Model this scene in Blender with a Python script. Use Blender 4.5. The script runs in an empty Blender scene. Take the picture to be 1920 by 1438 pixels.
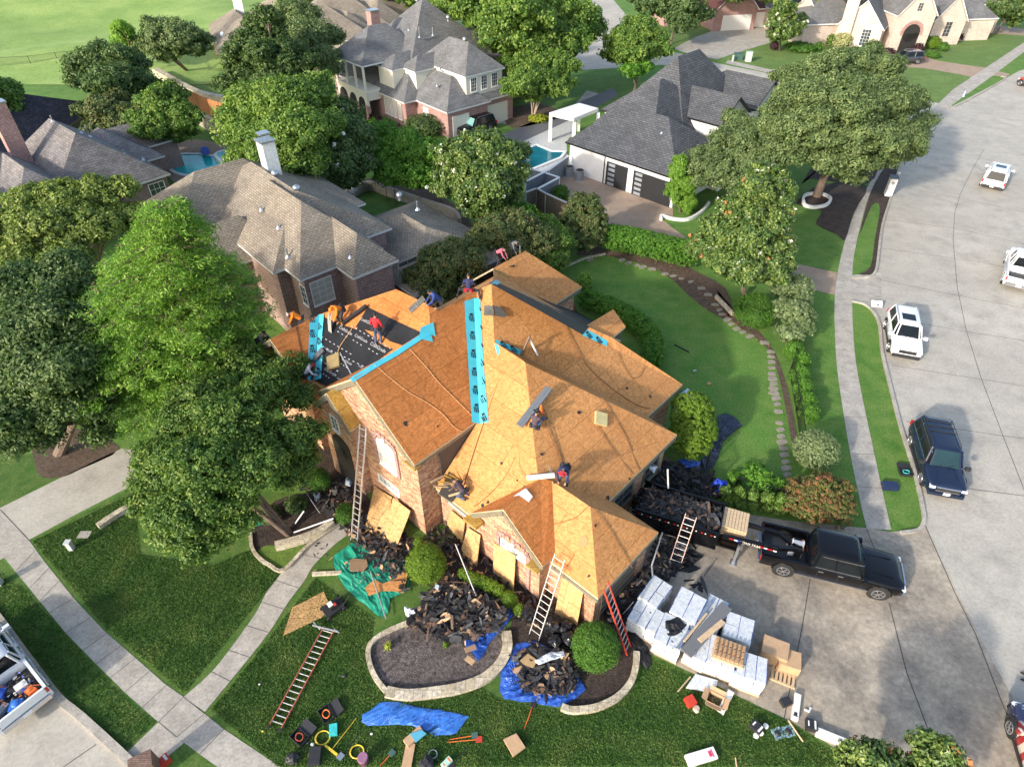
import bpy, math, random
import numpy as np
from mathutils import Vector, Matrix, noise as mnoise
R_ = math.radians
scene = bpy.context.scene
COL = scene.collection
# ---------------------------------------------------------------- camera, sky, sun, exposure
PITCH, FPX, CAMH = 40.6, 1210.0, 26.0
cam_d = bpy.data.cameras.new('Camera'); cam = bpy.data.objects.new('Camera', cam_d); COL.objects.link(cam)
cam.location = (0, 0, CAMH); cam.rotation_euler = (R_(90 - PITCH), 0, 0)
cam_d.sensor_fit = 'HORIZONTAL'; cam_d.sensor_width = 36.0; cam_d.lens = 36.0 * FPX / 1920.0
cam_d.clip_start = 0.3; cam_d.clip_end = 2500
scene.camera = cam
SUN_EL, SUN_AZ = 23.0, 225.0            # sun stands behind the camera, to the left (degrees clockwise from +Y)
world = bpy.data.worlds.new('World'); scene.world = world; world.use_nodes = True
wn = world.node_tree; bg = wn.nodes['Background']
sky = wn.nodes.new('ShaderNodeTexSky'); sky.sky_type = 'NISHITA'; sky.sun_disc = False
sky.sun_elevation = R_(SUN_EL); sky.sun_rotation = R_(SUN_AZ); sky.air_density = 1.0; sky.dust_density = 2.0; sky.ozone_density = 0.7
wn.links.new(sky.outputs[0], bg.inputs[0]); bg.inputs[1].default_value = 0.15
sl = bpy.data.lights.new('Sun', 'SUN'); sun = bpy.data.objects.new('Sun', sl); COL.objects.link(sun)
sl.energy = 2.0; sl.angle = R_(2.2); sl.color = (1.0, 0.93, 0.84)
_a, _e = R_(SUN_AZ), R_(SUN_EL)
sdir = Vector((math.sin(_a) * math.cos(_e), math.cos(_a) * math.cos(_e), math.sin(_e)))
sun.rotation_euler = sdir.to_track_quat('Z', 'Y').to_euler(); sun.location = sdir * 80
vs = scene.view_settings; vs.view_transform = 'Standard'; vs.look = 'None'; vs.gamma = 1.0; vs.exposure = 1.25
scene.cycles.max_bounces = 6; scene.cycles.transparent_max_bounces = 4

# ---------------------------------------------------------------- survey helper: bearing of a photo pixel -> point at height z
_p = R_(PITCH); FW = np.array([0, math.cos(_p), -math.sin(_p)]); UPV = np.array([0, math.sin(_p), math.cos(_p)]); RT = np.array([1.0, 0, 0])
CP = np.array([0, 0, CAMH])
def ray(px, py): return (px - 960) * RT - (py - 719) * UPV + FPX * FW
def U(px, py, z=0.0):
    d = ray(px, py); return Vector(CP + d * ((z - CAMH) / d[2]))
def mpp(px, py, z=0.0):
    P = np.array(U(px, py, z)) - CP; return float(P @ FW) / FPX
HT = R_(42.8)                                             # bearing of the house axes
S3 = Vector((math.sin(HT), math.cos(HT), 0)); T3 = Vector((math.cos(HT), -math.sin(HT), 0))
def H(s, t, z=0.0): return S3 * s + T3 * t + Vector((0, 0, z))
def onplane(px, py, A, n):                                # pixel bearing met with plane through A with normal n
    d = Vector(ray(px, py)); c = Vector(CP); return c + d * ((A - c).dot(n) / d.dot(n))

# ---------------------------------------------------------------- object helpers
def tag(o, label=None, cat=None, group=None, kind=None):
    if label: o['label'] = label
    if cat: o['category'] = cat
    if group: o['group'] = group
    if kind: o['kind'] = kind
    return o
def thing(name, label, cat, loc=(0, 0, 0), rz=0.0, group=None):
    o = bpy.data.objects.new(name, None); COL.objects.link(o); o.empty_display_size = 0.2
    o.location = loc; o.rotation_euler = (0, 0, rz); return tag(o, label, cat, group)
def copy_tree(o, parent=None):
    c = o.copy(); COL.objects.link(c)
    if parent is not None: c.parent = parent
    for ch in list(o.children): copy_tree(ch, c)
    return c
def put(o, loc, rz=0.0, label=None, rx=0.0, ry=0.0, sc=None):
    o.location = loc; o.rotation_euler = (rx, ry, rz)
    if label: o['label'] = label
    if sc: o.scale = (sc, sc, sc) if not isinstance(sc, tuple) else sc
    return o

class MB:
    """collects faces; build() links them as ONE mesh object"""
    def __init__(s): s.v = []; s.f = []; s.m = []; s.M = None; s.smooth = []
    def add(s, vs, fs, mi=0, sm=False):
        b = len(s.v)
        for p in vs:
            p = Vector(p)
            if s.M is not None: p = s.M @ p
            s.v.append(p)
        for f in fs: s.f.append(tuple(b + i for i in f)); s.m.append(mi); s.smooth.append(sm)
        return s
    def face(s, pts, mi=0): return s.add(pts, [tuple(range(len(pts)))], mi)
    def box(s, c, d, rz=0.0, mi=0, M=None):
        x, y, z = d[0] / 2, d[1] / 2, d[2] / 2
        vs = [Vector((a, b, e)) for e in (-z, z) for a, b in ((-x, -y), (x, -y), (x, y), (-x, y))]
        R = Matrix.Rotation(rz, 4, 'Z') if M is None else M
        vs = [R @ p + Vector(c) for p in vs]
        return s.add(vs, [(3, 2, 1, 0), (4, 5, 6, 7), (0, 1, 5, 4), (1, 2, 6, 5), (2, 3, 7, 6), (3, 0, 4, 7)], mi)
    def bar(s, a, b, w, h, mi=0, up=(0, 0, 1)):
        a, b = Vector(a), Vector(b); d = (b - a); L = d.length
        if L < 1e-6: return s
        d /= L; u = Vector(up)
        if abs(d.dot(u)) > 0.98: u = Vector((1, 0, 0))
        x = d.cross(u).normalized(); y = x.cross(d)
        vs = [p + x * (w / 2 * i) + y * (h / 2 * j) for p in (a, b) for i, j in ((-1, -1), (1, -1), (1, 1), (-1, 1))]
        return s.add(vs, [(0, 1, 2, 3), (7, 6, 5, 4), (0, 4, 5, 1), (1, 5, 6, 2), (2, 6, 7, 3), (3, 7, 4, 0)], mi)
    def tube(s, pts, r, n=8, mi=0, cap=True, closed=False):
        pts = [Vector(p) for p in pts]; N = len(pts); rs = r if isinstance(r, (list, tuple)) else [r] * N
        vs = []; px = None
        for i, p in enumerate(pts):
            if closed: d = pts[(i + 1) % N] - pts[i - 1]
            else: d = pts[min(i + 1, N - 1)] - pts[max(i - 1, 0)]
            d = d.normalized() if d.length > 1e-9 else Vector((0, 0, 1))
            if px is None: px = d.cross(Vector((0, 0, 1)) if abs(d.z) < 0.9 else Vector((1, 0, 0)))
            px = (px - d * px.dot(d)); px = px.normalized() if px.length > 1e-6 else Vector((1, 0, 0))
            py = d.cross(px)
            for k in range(n):
                a = 2 * math.pi * k / n; vs.append(p + (px * math.cos(a) + py * math.sin(a)) * rs[i])
        fs = []
        M = N if closed else N - 1
        for i in range(M):
            j = (i + 1) % N
            for k in range(n): fs.append((i * n + k, i * n + (k + 1) % n, j * n + (k + 1) % n, j * n + k))
        s.add(vs, fs, mi, True)
        if cap and not closed:
            b = len(s.v) - len(vs)
            s.f.append(tuple(b + k for k in range(n))[::-1]); s.m.append(mi); s.smooth.append(False)
            s.f.append(tuple(b + (N - 1) * n + k for k in range(n))); s.m.append(mi); s.smooth.append(False)
        return s
    def cyl(s, c, r, h, n=20, mi=0, axis='Z'):
        c = Vector(c); a = {'Z': Vector((0, 0, h / 2)), 'Y': Vector((0, h / 2, 0)), 'X': Vector((h / 2, 0, 0))}[axis]
        return s.tube([c - a, c + a], r, n, mi)
    def prism(s, poly, z0, z1, mi=0, mtop=None):
        n = len(poly); a = [Vector((p[0], p[1], z0)) for p in poly]; b = [Vector((p[0], p[1], z1)) for p in poly]
        s.add(a + b, [(i, (i + 1) % n, n + (i + 1) % n, n + i) for i in range(n)], mi)
        k = len(s.v) - 2 * n
        s.f.append(tuple(k + n + i for i in range(n))); s.m.append(mi if mtop is None else mtop); s.smooth.append(False)
        s.f.append(tuple(k + i for i in range(n))[::-1]); s.m.append(mi); s.smooth.append(False)
        return s
    def slab(s, pts, th=0.12, mi=0, me=None):
        """a roof plane: polygon with thickness hanging straight down"""
        pts = [Vector(p) for p in pts]; n = len(pts); lo = [p - Vector((0, 0, th)) for p in pts]
        s.add(pts + lo, [tuple(range(n))], mi); b = len(s.v) - 2 * n; me = mi if me is None else me
        for i in range(n): s.f.append((b + i, b + n + i, b + n + (i + 1) % n, b + (i + 1) % n)); s.m.append(me); s.smooth.append(False)
        s.f.append(tuple(b + n + i for i in range(n))[::-1]); s.m.append(me); s.smooth.append(False)
        return s
    def sphere(s, c, r, nu=12, nv=8, mi=0, jit=0.0, seed=0):
        c = Vector(c); r = Vector(r) if hasattr(r, '__len__') else Vector((r, r, r)); vs = []
        for j in range(1, nv):
            for i in range(nu):
                th = math.pi * j / nv; ph = 2 * math.pi * i / nu
                d = Vector((math.sin(th) * math.cos(ph), math.sin(th) * math.sin(ph), math.cos(th)))
                k = 1 + (jit * mnoise.noise(d * 2.2 + Vector((seed, seed * 1.7, 0))) if jit else 0)
                vs.append(c + Vector((d.x * r.x, d.y * r.y, d.z * r.z)) * k)
        t = len(vs); vs.append(c + Vector((0, 0, r.z))); vs.append(c - Vector((0, 0, r.z)))
        fs = [(j * nu + i, (j + 1) * nu + i, (j + 1) * nu + (i + 1) % nu, j * nu + (i + 1) % nu) for j in range(nv - 2) for i in range(nu)]
        fs += [(t, i, (i + 1) % nu) for i in range(nu)] + [(t + 1, (nv - 2) * nu + (i + 1) % nu, (nv - 2) * nu + i) for i in range(nu)]
        return s.add(vs, fs, mi, True)
    def ribbon(s, pts, w, z0, z1, mi=0, closed=False):
        """kerb or low wall of width w along a ground polyline"""
        P = [Vector((p[0], p[1], 0)) for p in pts]; n = len(P); L, Rr = [], []
        ws = w if isinstance(w, (list, tuple)) else [w] * n
        for i in range(n):
            a = P[(i - 1) % n] if (closed or i > 0) else P[i]; b = P[(i + 1) % n] if (closed or i < n - 1) else P[i]
            d = (b - a).normalized(); nn = Vector((-d.y, d.x, 0))
            L.append(P[i] + nn * ws[i] / 2); Rr.append(P[i] - nn * ws[i] / 2)
        for i in range(n if closed else n - 1):
            j = (i + 1) % n; A = [L[i], L[j], Rr[j], Rr[i]]
            lo = [Vector((q.x, q.y, z0)) for q in A]; hi = [Vector((q.x, q.y, z1)) for q in A]
            s.add(lo + hi, [(4, 5, 6, 7)[::-1], (0, 4, 5, 1)[::-1], (2, 6, 7, 3)[::-1]], mi)
            if not closed and i == 0: s.add([lo[0], lo[3], hi[3], hi[0]], [(0, 1, 2, 3)], mi)
            if not closed and i == n - 2: s.add([lo[1], lo[2], hi[2], hi[1]], [(3, 2, 1, 0)], mi)
        return s
    def build(s, name, mats, parent=None, world=False, angle=35):
        me = bpy.data.meshes.new(name); off = Vector((0, 0, 0))
        if world and parent is not None:
            q = parent
            while q is not None: off += q.location; q = q.parent
        me.from_pydata([p - off for p in s.v], [], s.f)
        if not isinstance(mats, (list, tuple)): mats = [mats]
        for m in mats: me.materials.append(m)
        if len(mats) > 1: me.polygons.foreach_set('material_index', s.m)
        if any(s.smooth): me.polygons.foreach_set('use_smooth', s.smooth)
        me.update()
        auto_uv(me)
        if any(s.smooth):
            try: me.set_sharp_from_angle(angle=R_(angle))
            except Exception: pass
        o = bpy.data.objects.new(name, me); COL.objects.link(o)
        if parent is not None: o.parent = parent
        return o
def auto_uv(me):
    """metre-true coordinates laid along each face: u level, v up the slope"""
    uv = me.uv_layers.new(name='UVMap'); n = len(me.loops); out = np.zeros(n * 2, 'f'); V = me.vertices
    for p in me.polygons:
        nn = p.normal
        if abs(nn.z) > 0.999: h = Vector((1, 0, 0))
        else: h = Vector((-nn.y, nn.x, 0)).normalized()
        w = nn.cross(h)
        for li in p.loop_indices:
            c = V[me.loops[li].vertex_index].co; out[2 * li] = c.dot(h); out[2 * li + 1] = c.dot(w)
    uv.data.foreach_set('uv', out)

# ---------------------------------------------------------------- materials
MATS = {}
def nm(name):
    m = bpy.data.materials.new(name); m.use_nodes = True; nt = m.node_tree; b = nt.nodes['Principled BSDF']; MATS[name] = m
    return m, nt, b
def nd(nt, t, **k):
    n = nt.nodes.new(t)
    for a, v in k.items(): setattr(n, a, v)
    return n
def ramp(nt, fac, stops):
    r = nd(nt, 'ShaderNodeValToRGB'); el = r.color_ramp.elements
    while len(el) < len(stops): el.new(0.5)
    for e, (p, c) in zip(el, stops): e.position = p; e.color = (*c, 1)
    nt.links.new(fac, r.inputs[0]); return r.outputs[0]
def coords(nt, kind='pos'):
    if kind == 'pos': return nd(nt, 'ShaderNodeNewGeometry').outputs['Position']
    return nd(nt, 'ShaderNodeTexCoord').outputs['UV' if kind == 'uv' else 'Object']
def noise(nt, vec, scale, detail=4, rough=0.6, dist=0.0, stretch=None):
    if stretch:
        mp = nd(nt, 'ShaderNodeMapping'); mp.inputs['Scale'].default_value = stretch; nt.links.new(vec, mp.inputs[0]); vec = mp.outputs[0]
    n = nd(nt, 'ShaderNodeTexNoise'); n.inputs['Scale'].default_value = scale; n.inputs['Detail'].default_value = detail
    n.inputs['Roughness'].default_value = rough; n.inputs['Distortion'].default_value = dist; nt.links.new(vec, n.inputs['Vector']); return n.outputs[0]
def mix(nt, fac, a, b, mode='MIX'):
    x = nd(nt, 'ShaderNodeMix', data_type='RGBA', blend_type=mode)
    if isinstance(fac, (int, float)): x.inputs[0].default_value = fac
    else: nt.links.new(fac, x.inputs[0])
    for i, q in ((6, a), (7, b)):
        if isinstance(q, tuple): x.inputs[i].default_value = (*q, 1)
        else: nt.links.new(q, x.inputs[i])
    return x.outputs[2]
def bump(nt, b, h, strength, dist=0.02):
    n = nd(nt, 'ShaderNodeBump'); n.inputs['Strength'].default_value = strength; n.inputs['Distance'].default_value = dist
    nt.links.new(h, n.inputs['Height']); nt.links.new(n.outputs[0], b.inputs['Normal'])
def sc(c, k): return tuple(min(1, x * k) for x in c)
def simple(name, col, rough=0.6, var=0.15, scale=6, metal=0.0, bmp=0.0, coord='obj', stops=None, coat=0.0, spec=None):
    m, nt, b = nm(name); b.inputs['Roughness'].default_value = rough; b.inputs['Metallic'].default_value = metal
    if coat: b.inputs['Coat Weight'].default_value = coat; b.inputs['Coat Roughness'].default_value = 0.06
    if spec is not None: b.inputs['Specular IOR Level'].default_value = spec
    f = noise(nt, coords(nt, coord), scale, 5)
    nt.links.new(ramp(nt, f, stops or [(0.3, sc(col, 1 - var)), (0.7, sc(col, 1 + var))]), b.inputs['Base Color'])
    if bmp: bump(nt, b, f, bmp)
    return m
def multi(name, cols, scales, rough=0.9, fine=(.72, 1.25), bmp=0.0, bscale=30, coord='pos', bdist=0.03, spec=0.3):
    """large patches of cols[0..1], broken up by a finer layer"""
    m, nt, b = nm(name); b.inputs['Roughness'].default_value = rough; b.inputs['Specular IOR Level'].default_value = spec; v = coords(nt, coord)
    f0 = noise(nt, v, scales[0], 4); f1 = noise(nt, v, scales[1], 5, 0.7); f2 = noise(nt, v, scales[2], 4, 0.7)
    a = ramp(nt, f0, [(0.35, cols[0]), (0.65, cols[1])])
    c = mix(nt, ramp(nt, f1, [(0.38, (0, 0, 0)), (0.68, (1, 1, 1))]), a, cols[2])
    g = ramp(nt, f2, [(0.25, (fine[0],) * 3), (0.75, (fine[1],) * 3)])
    nt.links.new(mix(nt, 1.0, c, g, 'MULTIPLY'), b.inputs['Base Color'])
    if bmp: bump(nt, b, noise(nt, v, bscale, 3), bmp, bdist)
    return m
def brick(name, c1, c2, mortar, w=0.22, h=0.075, mort=0.012, rough=0.85, stain=0.35, patchy=0.3, big=0.5, offs=0.5, bm=0.3):
    m, nt, b = nm(name); b.inputs['Roughness'].default_value = rough; b.inputs['Specular IOR Level'].default_value = 0.25
    v = coords(nt, 'uv'); t = nd(nt, 'ShaderNodeTexBrick'); nt.links.new(v, t.inputs['Vector'])
    t.inputs['Scale'].default_value = 1.0; t.inputs['Brick Width'].default_value = w; t.inputs['Row Height'].default_value = h
    t.inputs['Mortar Size'].default_value = mort; t.inputs['Color1'].default_value = (*c1, 1); t.inputs['Color2'].default_value = (*c2, 1)
    t.inputs['Mortar'].default_value = (*mortar, 1); t.offset = offs
    f = noise(nt, v, big, 5, 0.65)
    g = ramp(nt, f, [(0.3, (1 - stain,) * 3), (0.7, (1 + stain * 0.5,) * 3)])
    c = mix(nt, 1.0, t.outputs[0], g, 'MULTIPLY')
    f2 = noise(nt, v, 6.0, 3, 0.7)
    c = mix(nt, 1.0, c, ramp(nt, f2, [(0.3, (1 - patchy,) * 3), (0.7, (1 + patchy * 0.6,) * 3)]), 'MULTIPLY')
    nt.links.new(c, b.inputs['Base Color']); bump(nt, b, t.outputs[1], -bm, 0.01)
    return m
def osb(name, base, dark, streak=0.0):
    m, nt, b = nm(name); b.inputs['Roughness'].default_value = 0.85; b.inputs['Specular IOR Level'].default_value = 0.2; v = coords(nt, 'uv')
    vo = nd(nt, 'ShaderNodeTexVoronoi'); vo.inputs['Scale'].default_value = 9.0; vo.inputs['Randomness'].default_value = 1.0
    mp = nd(nt, 'ShaderNodeMapping'); mp.inputs['Scale'].default_value = (1.0, 1.9, 1); nt.links.new(v, mp.inputs[0])
    wob = noise(nt, v, 5.0, 3); vm = mix(nt, 0.12, mp.outputs[0], wob, 'ADD'); nt.links.new(vm, vo.inputs['Vector'])
    flake = ramp(nt, vo.outputs['Color'], [(0.15, sc(base, 0.78)), (0.5, base), (0.9, sc(base, 1.24))])
    big = noise(nt, v, 0.35, 5, 0.7)
    c = mix(nt, ramp(nt, big, [(0.42, (0, 0, 0)), (0.72, (0.75, 0.75, 0.75))]), flake, dark)
    fine = noise(nt, v, 4.0, 5, 0.75)
    c = mix(nt, 1.0, c, ramp(nt, fine, [(0.28, (0.8, 0.76, 0.7)), (0.5, (1, 1, 1)), (0.8, (1.1, 1.08, 1.04))]), 'MULTIPLY')
    # 4 x 8 ft sheet joints
    t = nd(nt, 'ShaderNodeTexBrick'); nt.links.new(v, t.inputs['Vector']); t.inputs['Scale'].default_value = 1.0
    t.inputs['Brick Width'].default_value = 2.44; t.inputs['Row Height'].default_value = 1.22; t.inputs['Mortar Size'].default_value = 0.011
    t.inputs['Color1'].default_value = (1, 1, 1, 1); t.inputs['Color2'].default_value = (0.86, 0.85, 0.84, 1); t.inputs['Mortar'].default_value = (0.5, 0.44, 0.38, 1)
    c = mix(nt, 1.0, c, t.outputs[0], 'MULTIPLY')
    if streak:
        s1 = noise(nt, v, 1.0, 6, 0.8, stretch=(0.5, 9.0, 1)); s2 = noise(nt, v, 0.3, 2)
        k = nd(nt, 'ShaderNodeMath', operation='MULTIPLY'); nt.links.new(ramp(nt, s1, [(0.5, (0, 0, 0)), (0.62, (1, 1, 1))]), k.inputs[0])
        nt.links.new(ramp(nt, s2, [(0.45, (0, 0, 0)), (0.6, (streak,) * 3)]), k.inputs[1]); c = mix(nt, k.outputs[0], c, sc(dark, 0.35))
    nt.links.new(c, b.inputs['Base Color']); bump(nt, b, fine, 0.15, 0.01)
    return m
def foliage(name, c1, c2, c3, trans=0.25, rough=0.55):
    m, nt, b = nm(name); at = nd(nt, 'ShaderNodeAttribute', attribute_name='tint')
    col = ramp(nt, at.outputs['Fac'], [(0.0, c1), (0.55, c2), (1.0, c3)])
    nt.links.new(col, b.inputs['Base Color']); b.inputs['Roughness'].default_value = rough; b.inputs['Specular IOR Level'].default_value = 0.35
    tr = nd(nt, 'ShaderNodeBsdfTranslucent'); nt.links.new(mix(nt, 1.0, col, (1.1, 1.25, 0.6), 'MULTIPLY'), tr.inputs[0])
    ms = nd(nt, 'ShaderNodeMixShader'); ms.inputs[0].default_value = trans
    nt.links.new(b.outputs[0], ms.inputs[1]); nt.links.new(tr.outputs[0], ms.inputs[2]); nt.links.new(ms.outputs[0], nt.nodes['Material Output'].inputs[0])
    return m

GRASS = multi('lawn grass', [(0.06, 0.15, 0.02), (0.095, 0.21, 0.032), (0.14, 0.22, 0.045)], (0.12, 0.9, 9), fine=(.55, 1.5), bmp=0.5, bscale=45)
GRASSF = multi('shade toned front grass', [(0.04, 0.105, 0.014), (0.064, 0.145, 0.022), (0.11, 0.16, 0.036)], (0.25, 1.3, 12), fine=(.5, 1.6), bmp=0.6, bscale=50)  # darker than the other lawn: shade is in the colour
GOLF = multi('fairway grass', [(0.23, 0.33, 0.075), (0.33, 0.43, 0.13), (0.17, 0.28, 0.06)], (0.035, 0.12, 3), bmp=0.2, bscale=8)
CONC = multi('pale concrete', [(0.44, 0.405, 0.335), (0.54, 0.495, 0.415), (0.35, 0.32, 0.27)], (0.15, 0.6, 7), fine=(.8, 1.15), rough=0.9, bmp=0.12, bscale=30, bdist=0.01)
CONCD = multi('driveway concrete', [(0.4, 0.335, 0.25), (0.52, 0.445, 0.345), (0.2, 0.175, 0.145)], (0.22, 0.42, 5), fine=(.66, 1.25), rough=0.9, bmp=0.15, bscale=30, bdist=0.01)
CONCW = multi('sidewalk concrete', [(0.4, 0.36, 0.3), (0.5, 0.46, 0.39), (0.31, 0.28, 0.24)], (0.4, 1.4, 9), rough=0.9, bmp=0.12, bscale=40, bdist=0.01)
TANC = multi('tan exposed aggregate', [(0.36, 0.26, 0.18), (0.44, 0.33, 0.24), (0.3, 0.22, 0.16)], (0.3, 1.2, 14), rough=0.95)
JOINT = simple('dark joint filler', (0.06, 0.055, 0.05), 0.9, 0.3, 8, coord='pos')
MULCH = multi('brown mulch', [(0.06, 0.042, 0.034), (0.1, 0.075, 0.062), (0.03, 0.02, 0.016)], (1.5, 6, 18), fine=(.4, 1.7), bmp=1.0, bscale=25, bdist=0.06)
MULCHG = multi('weathered grey mulch', [(0.12, 0.1, 0.092), (0.19, 0.16, 0.15), (0.045, 0.036, 0.032)], (1.2, 6, 16), fine=(.4, 1.8), bmp=1.0, bscale=22, bdist=0.06)
EARTH = multi('bare earth and leaf litter', [(0.12, 0.08, 0.055), (0.17, 0.12, 0.085), (0.06, 0.045, 0.03)], (0.6, 4, 30), bmp=0.8, bscale=20, bdist=0.05)
STONE = brick('cut limestone blocks', (0.62, 0.55, 0.42), (0.5, 0.42, 0.28), (0.3, 0.26, 0.2), 0.37, 0.5, 0.012, bm=0.5, big=1.2, patchy=.45)
FLAG = multi('flagstone', [(0.36, 0.32, 0.24), (0.28, 0.25, 0.19), (0.22, 0.2, 0.16)], (1, 4, 20), bmp=0.3)
BRICK = brick('buff red brick', (0.6, 0.38, 0.23), (0.33, 0.1, 0.055), (0.56, 0.42, 0.29), 0.36, 0.115, 0.014, stain=0.22, patchy=0.5, big=0.9)
BRICKP = brick('mauve brick', (0.34, 0.2, 0.17), (0.2, 0.1, 0.1), (0.4, 0.34, 0.31), 0.32, 0.11, 0.02, stain=0.25)
BRICKR = brick('pink red brick', (0.46, 0.22, 0.18), (0.34, 0.13, 0.11), (0.5, 0.42, 0.38), 0.3, 0.1, 0.016, stain=0.25)
BRICKT = brick('cream brick', (0.66, 0.54, 0.44), (0.55, 0.4, 0.32), (0.66, 0.6, 0.54), 0.32, 0.11, 0.015, stain=0.2)
SH_TAN = brick('weathered tan shingles', (0.36, 0.305, 0.235), (0.27, 0.225, 0.172), (0.15, 0.125, 0.095), 0.34, 0.15, 0.018, stain=0.35, patchy=0.3, big=0.3, bm=0.5)
SH_GREY = brick('grey shingles', (0.215, 0.213, 0.21), (0.16, 0.158, 0.156), (0.1, 0.1, 0.1), 0.5, 0.2, 0.014, stain=0.3, big=0.4, bm=0.5)
SH_BLACK = brick('charcoal shingles', (0.125, 0.13, 0.138), (0.085, 0.088, 0.094), (0.038, 0.04, 0.043), 0.5, 0.22, 0.022, stain=0.25, big=0.4, bm=0.5)
SH_BRN = brick('grey brown shingles', (0.27, 0.25, 0.235), (0.18, 0.165, 0.16), (0.11, 0.1, 0.1), 0.5, 0.2, 0.016, stain=0.35, big=0.35, bm=0.5)
SH_DK = brick('dark shingles', (0.085, 0.075, 0.085), (0.045, 0.04, 0.048), (0.03, 0.028, 0.03), 0.4, 0.2, 0.016, stain=0.3, patchy=0.5, bm=0.5)
SH_RED = brick('red brown shingles', (0.14, 0.055, 0.045), (0.1, 0.04, 0.035), (0.06, 0.03, 0.025), 0.5, 0.2, 0.014, stain=0.3, bm=0.5)
OSB1 = osb('weathered roof sheathing', (0.58, 0.275, 0.1), (0.5, 0.22, 0.075), 0.0)
OSB2 = osb('old rust toned sheathing', (0.52, 0.2, 0.06), (0.42, 0.14, 0.038), 0.6)
OSB3 = osb('new strand board', (0.62, 0.38, 0.17), (0.52, 0.29, 0.12))
FASC = simple('olive taupe fascia paint', (0.19, 0.17, 0.12), 0.6, 0.2)
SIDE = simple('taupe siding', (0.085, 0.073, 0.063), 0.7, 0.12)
DRIPW = simple('pale sheathing edge', (0.55, 0.43, 0.27), 0.7, 0.2)
FELT = simple('black synthetic underlayment', (0.014, 0.015, 0.018), 0.6, 0.4, 1.2, bmp=0.4, spec=.25)
BLUEU = simple('turquoise ice and water membrane', (0.075, 0.5, 0.6), 0.4, 0.1, 2.0, bmp=0.2)
INK = simple('black ink', (0.012, 0.02, 0.03), 0.6, 0.1)
WINK = simple('grey white ink', (0.42, 0.43, 0.46), 0.6, 0.1)
WHITE = simple('white paint', (0.78, 0.76, 0.72), 0.5, 0.06)
CREAM = simple('cream paint', (0.7, 0.66, 0.56), 0.6, 0.06)
WBRICK = simple('white painted masonry', (0.8, 0.78, 0.74), 0.7, 0.06, 2.0)
BLACKP = simple('black paint', (0.012, 0.012, 0.013), 0.35, 0.2)
DARK = simple('recess shade and dark trim', (0.02, 0.018, 0.016), 0.8, 0.3)  # near-black that paints the shade of openings; also seams and grilles
GLASS = simple('window glass', (0.05, 0.06, 0.07), 0.08, 0.2, 1.5, spec=0.8)
GLASST = simple('grey transom glass', (0.2, 0.22, 0.22), 0.15, 0.2, 1.5)
GLASSC = simple('pale blinds behind glass', (0.5, 0.5, 0.45), 0.25, 0.15, 1.0)
METAL = simple('galvanised metal', (0.5, 0.52, 0.54), 0.35, 0.12, metal=0.8)
ALU = simple('dull aluminium', (0.6, 0.6, 0.6), 0.4, 0.1, metal=0.55)
WOODL = simple('raw lumber', (0.55, 0.4, 0.24), 0.8, 0.18, 9)
WOODF = simple('old fence boards', (0.17, 0.13, 0.1), 0.9, 0.3, 9)
WOODO = simple('fresh cedar boards', (0.5, 0.22, 0.08), 0.8, 0.2, 9)
CARD = simple('cardboard', (0.5, 0.32, 0.18), 0.85, 0.1)
WRAP = multi('printed white wrapper', [(0.64, 0.64, 0.61), (0.7, 0.7, 0.67), (0.42, 0.48, 0.54)], (2, 7, 22), rough=0.45, coord='obj')
BAG = simple('black plastic bag', (0.014, 0.014, 0.016), 0.22, 0.3, 3, bmp=1.0)
TARPB = simple('royal blue tarpaulin', (0.022, 0.09, 0.4), 0.42, 0.2, 2.5, bmp=0.8)
TARPL = simple('bright blue tarpaulin', (0.04, 0.17, 0.55), 0.45, 0.15, 2.5, bmp=0.8)
TARPG = simple('green tarpaulin', (0.015, 0.28, 0.17), 0.5, 0.18, 2.5, bmp=0.8)
TARPK = simple('navy black tarpaulin', (0.022, 0.03, 0.055), 0.4, 0.3, 2.5, bmp=0.8)
SCRAP = simple('torn shingle scraps', (0.022, 0.021, 0.022), 0.8, 0.5, 5)
SCRAPB = simple('brown felt scraps', (0.13, 0.075, 0.05), 0.9, 0.35, 5)
RUBBER = simple('tyre rubber', (0.02, 0.02, 0.02), 0.85, 0.2)
RIM = simple('alloy rim', (0.5, 0.5, 0.52), 0.3, 0.1, metal=0.8)
CHROME = simple('chrome trim', (0.7, 0.7, 0.72), 0.15, 0.05, metal=0.95)
LAMPR = simple('red lamp lens', (0.45, 0.015, 0.012), 0.25, 0.1)
LAMPW = simple('clear lamp lens', (0.75, 0.78, 0.8), 0.12, 0.1)
CARGL = simple('tinted car glass', (0.008, 0.011, 0.013), 0.08, 0.2, 1.5, spec=0.3)
CARGT = simple('teal tinted windscreen', (0.012, 0.035, 0.04), 0.06, 0.2, 1.5, spec=0.45)
P_BLK = simple('black car paint', (0.004, 0.004, 0.005), 0.25, 0.05, coat=.35, spec=.25)
P_NAVY = simple('dark navy car paint', (0.01, 0.018, 0.042), 0.25, 0.05, coat=.5, spec=.3)
P_WHT = simple('white car paint', (0.74, 0.75, 0.76), 0.28, 0.03, coat=1.0)
P_GRY = simple('graphite car paint', (0.04, 0.045, 0.05), 0.25, 0.05, coat=1.0)
PLAST = simple('black plastic', (0.025, 0.025, 0.027), 0.55, 0.2)
BARK = simple('grey brown bark', (0.16, 0.115, 0.085), 0.95, 0.35, 7, bmp=0.8)
RED = simple('red fibreglass', (0.55, 0.05, 0.025), 0.45, 0.12)
ORANGE = simple('orange plastic', (0.8, 0.17, 0.03), 0.5, 0.1)
YELLOW = simple('yellow plastic', (0.72, 0.52, 0.05), 0.5, 0.1)
BLUEP = simple('blue plastic', (0.03, 0.09, 0.42), 0.45, 0.15)
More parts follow.
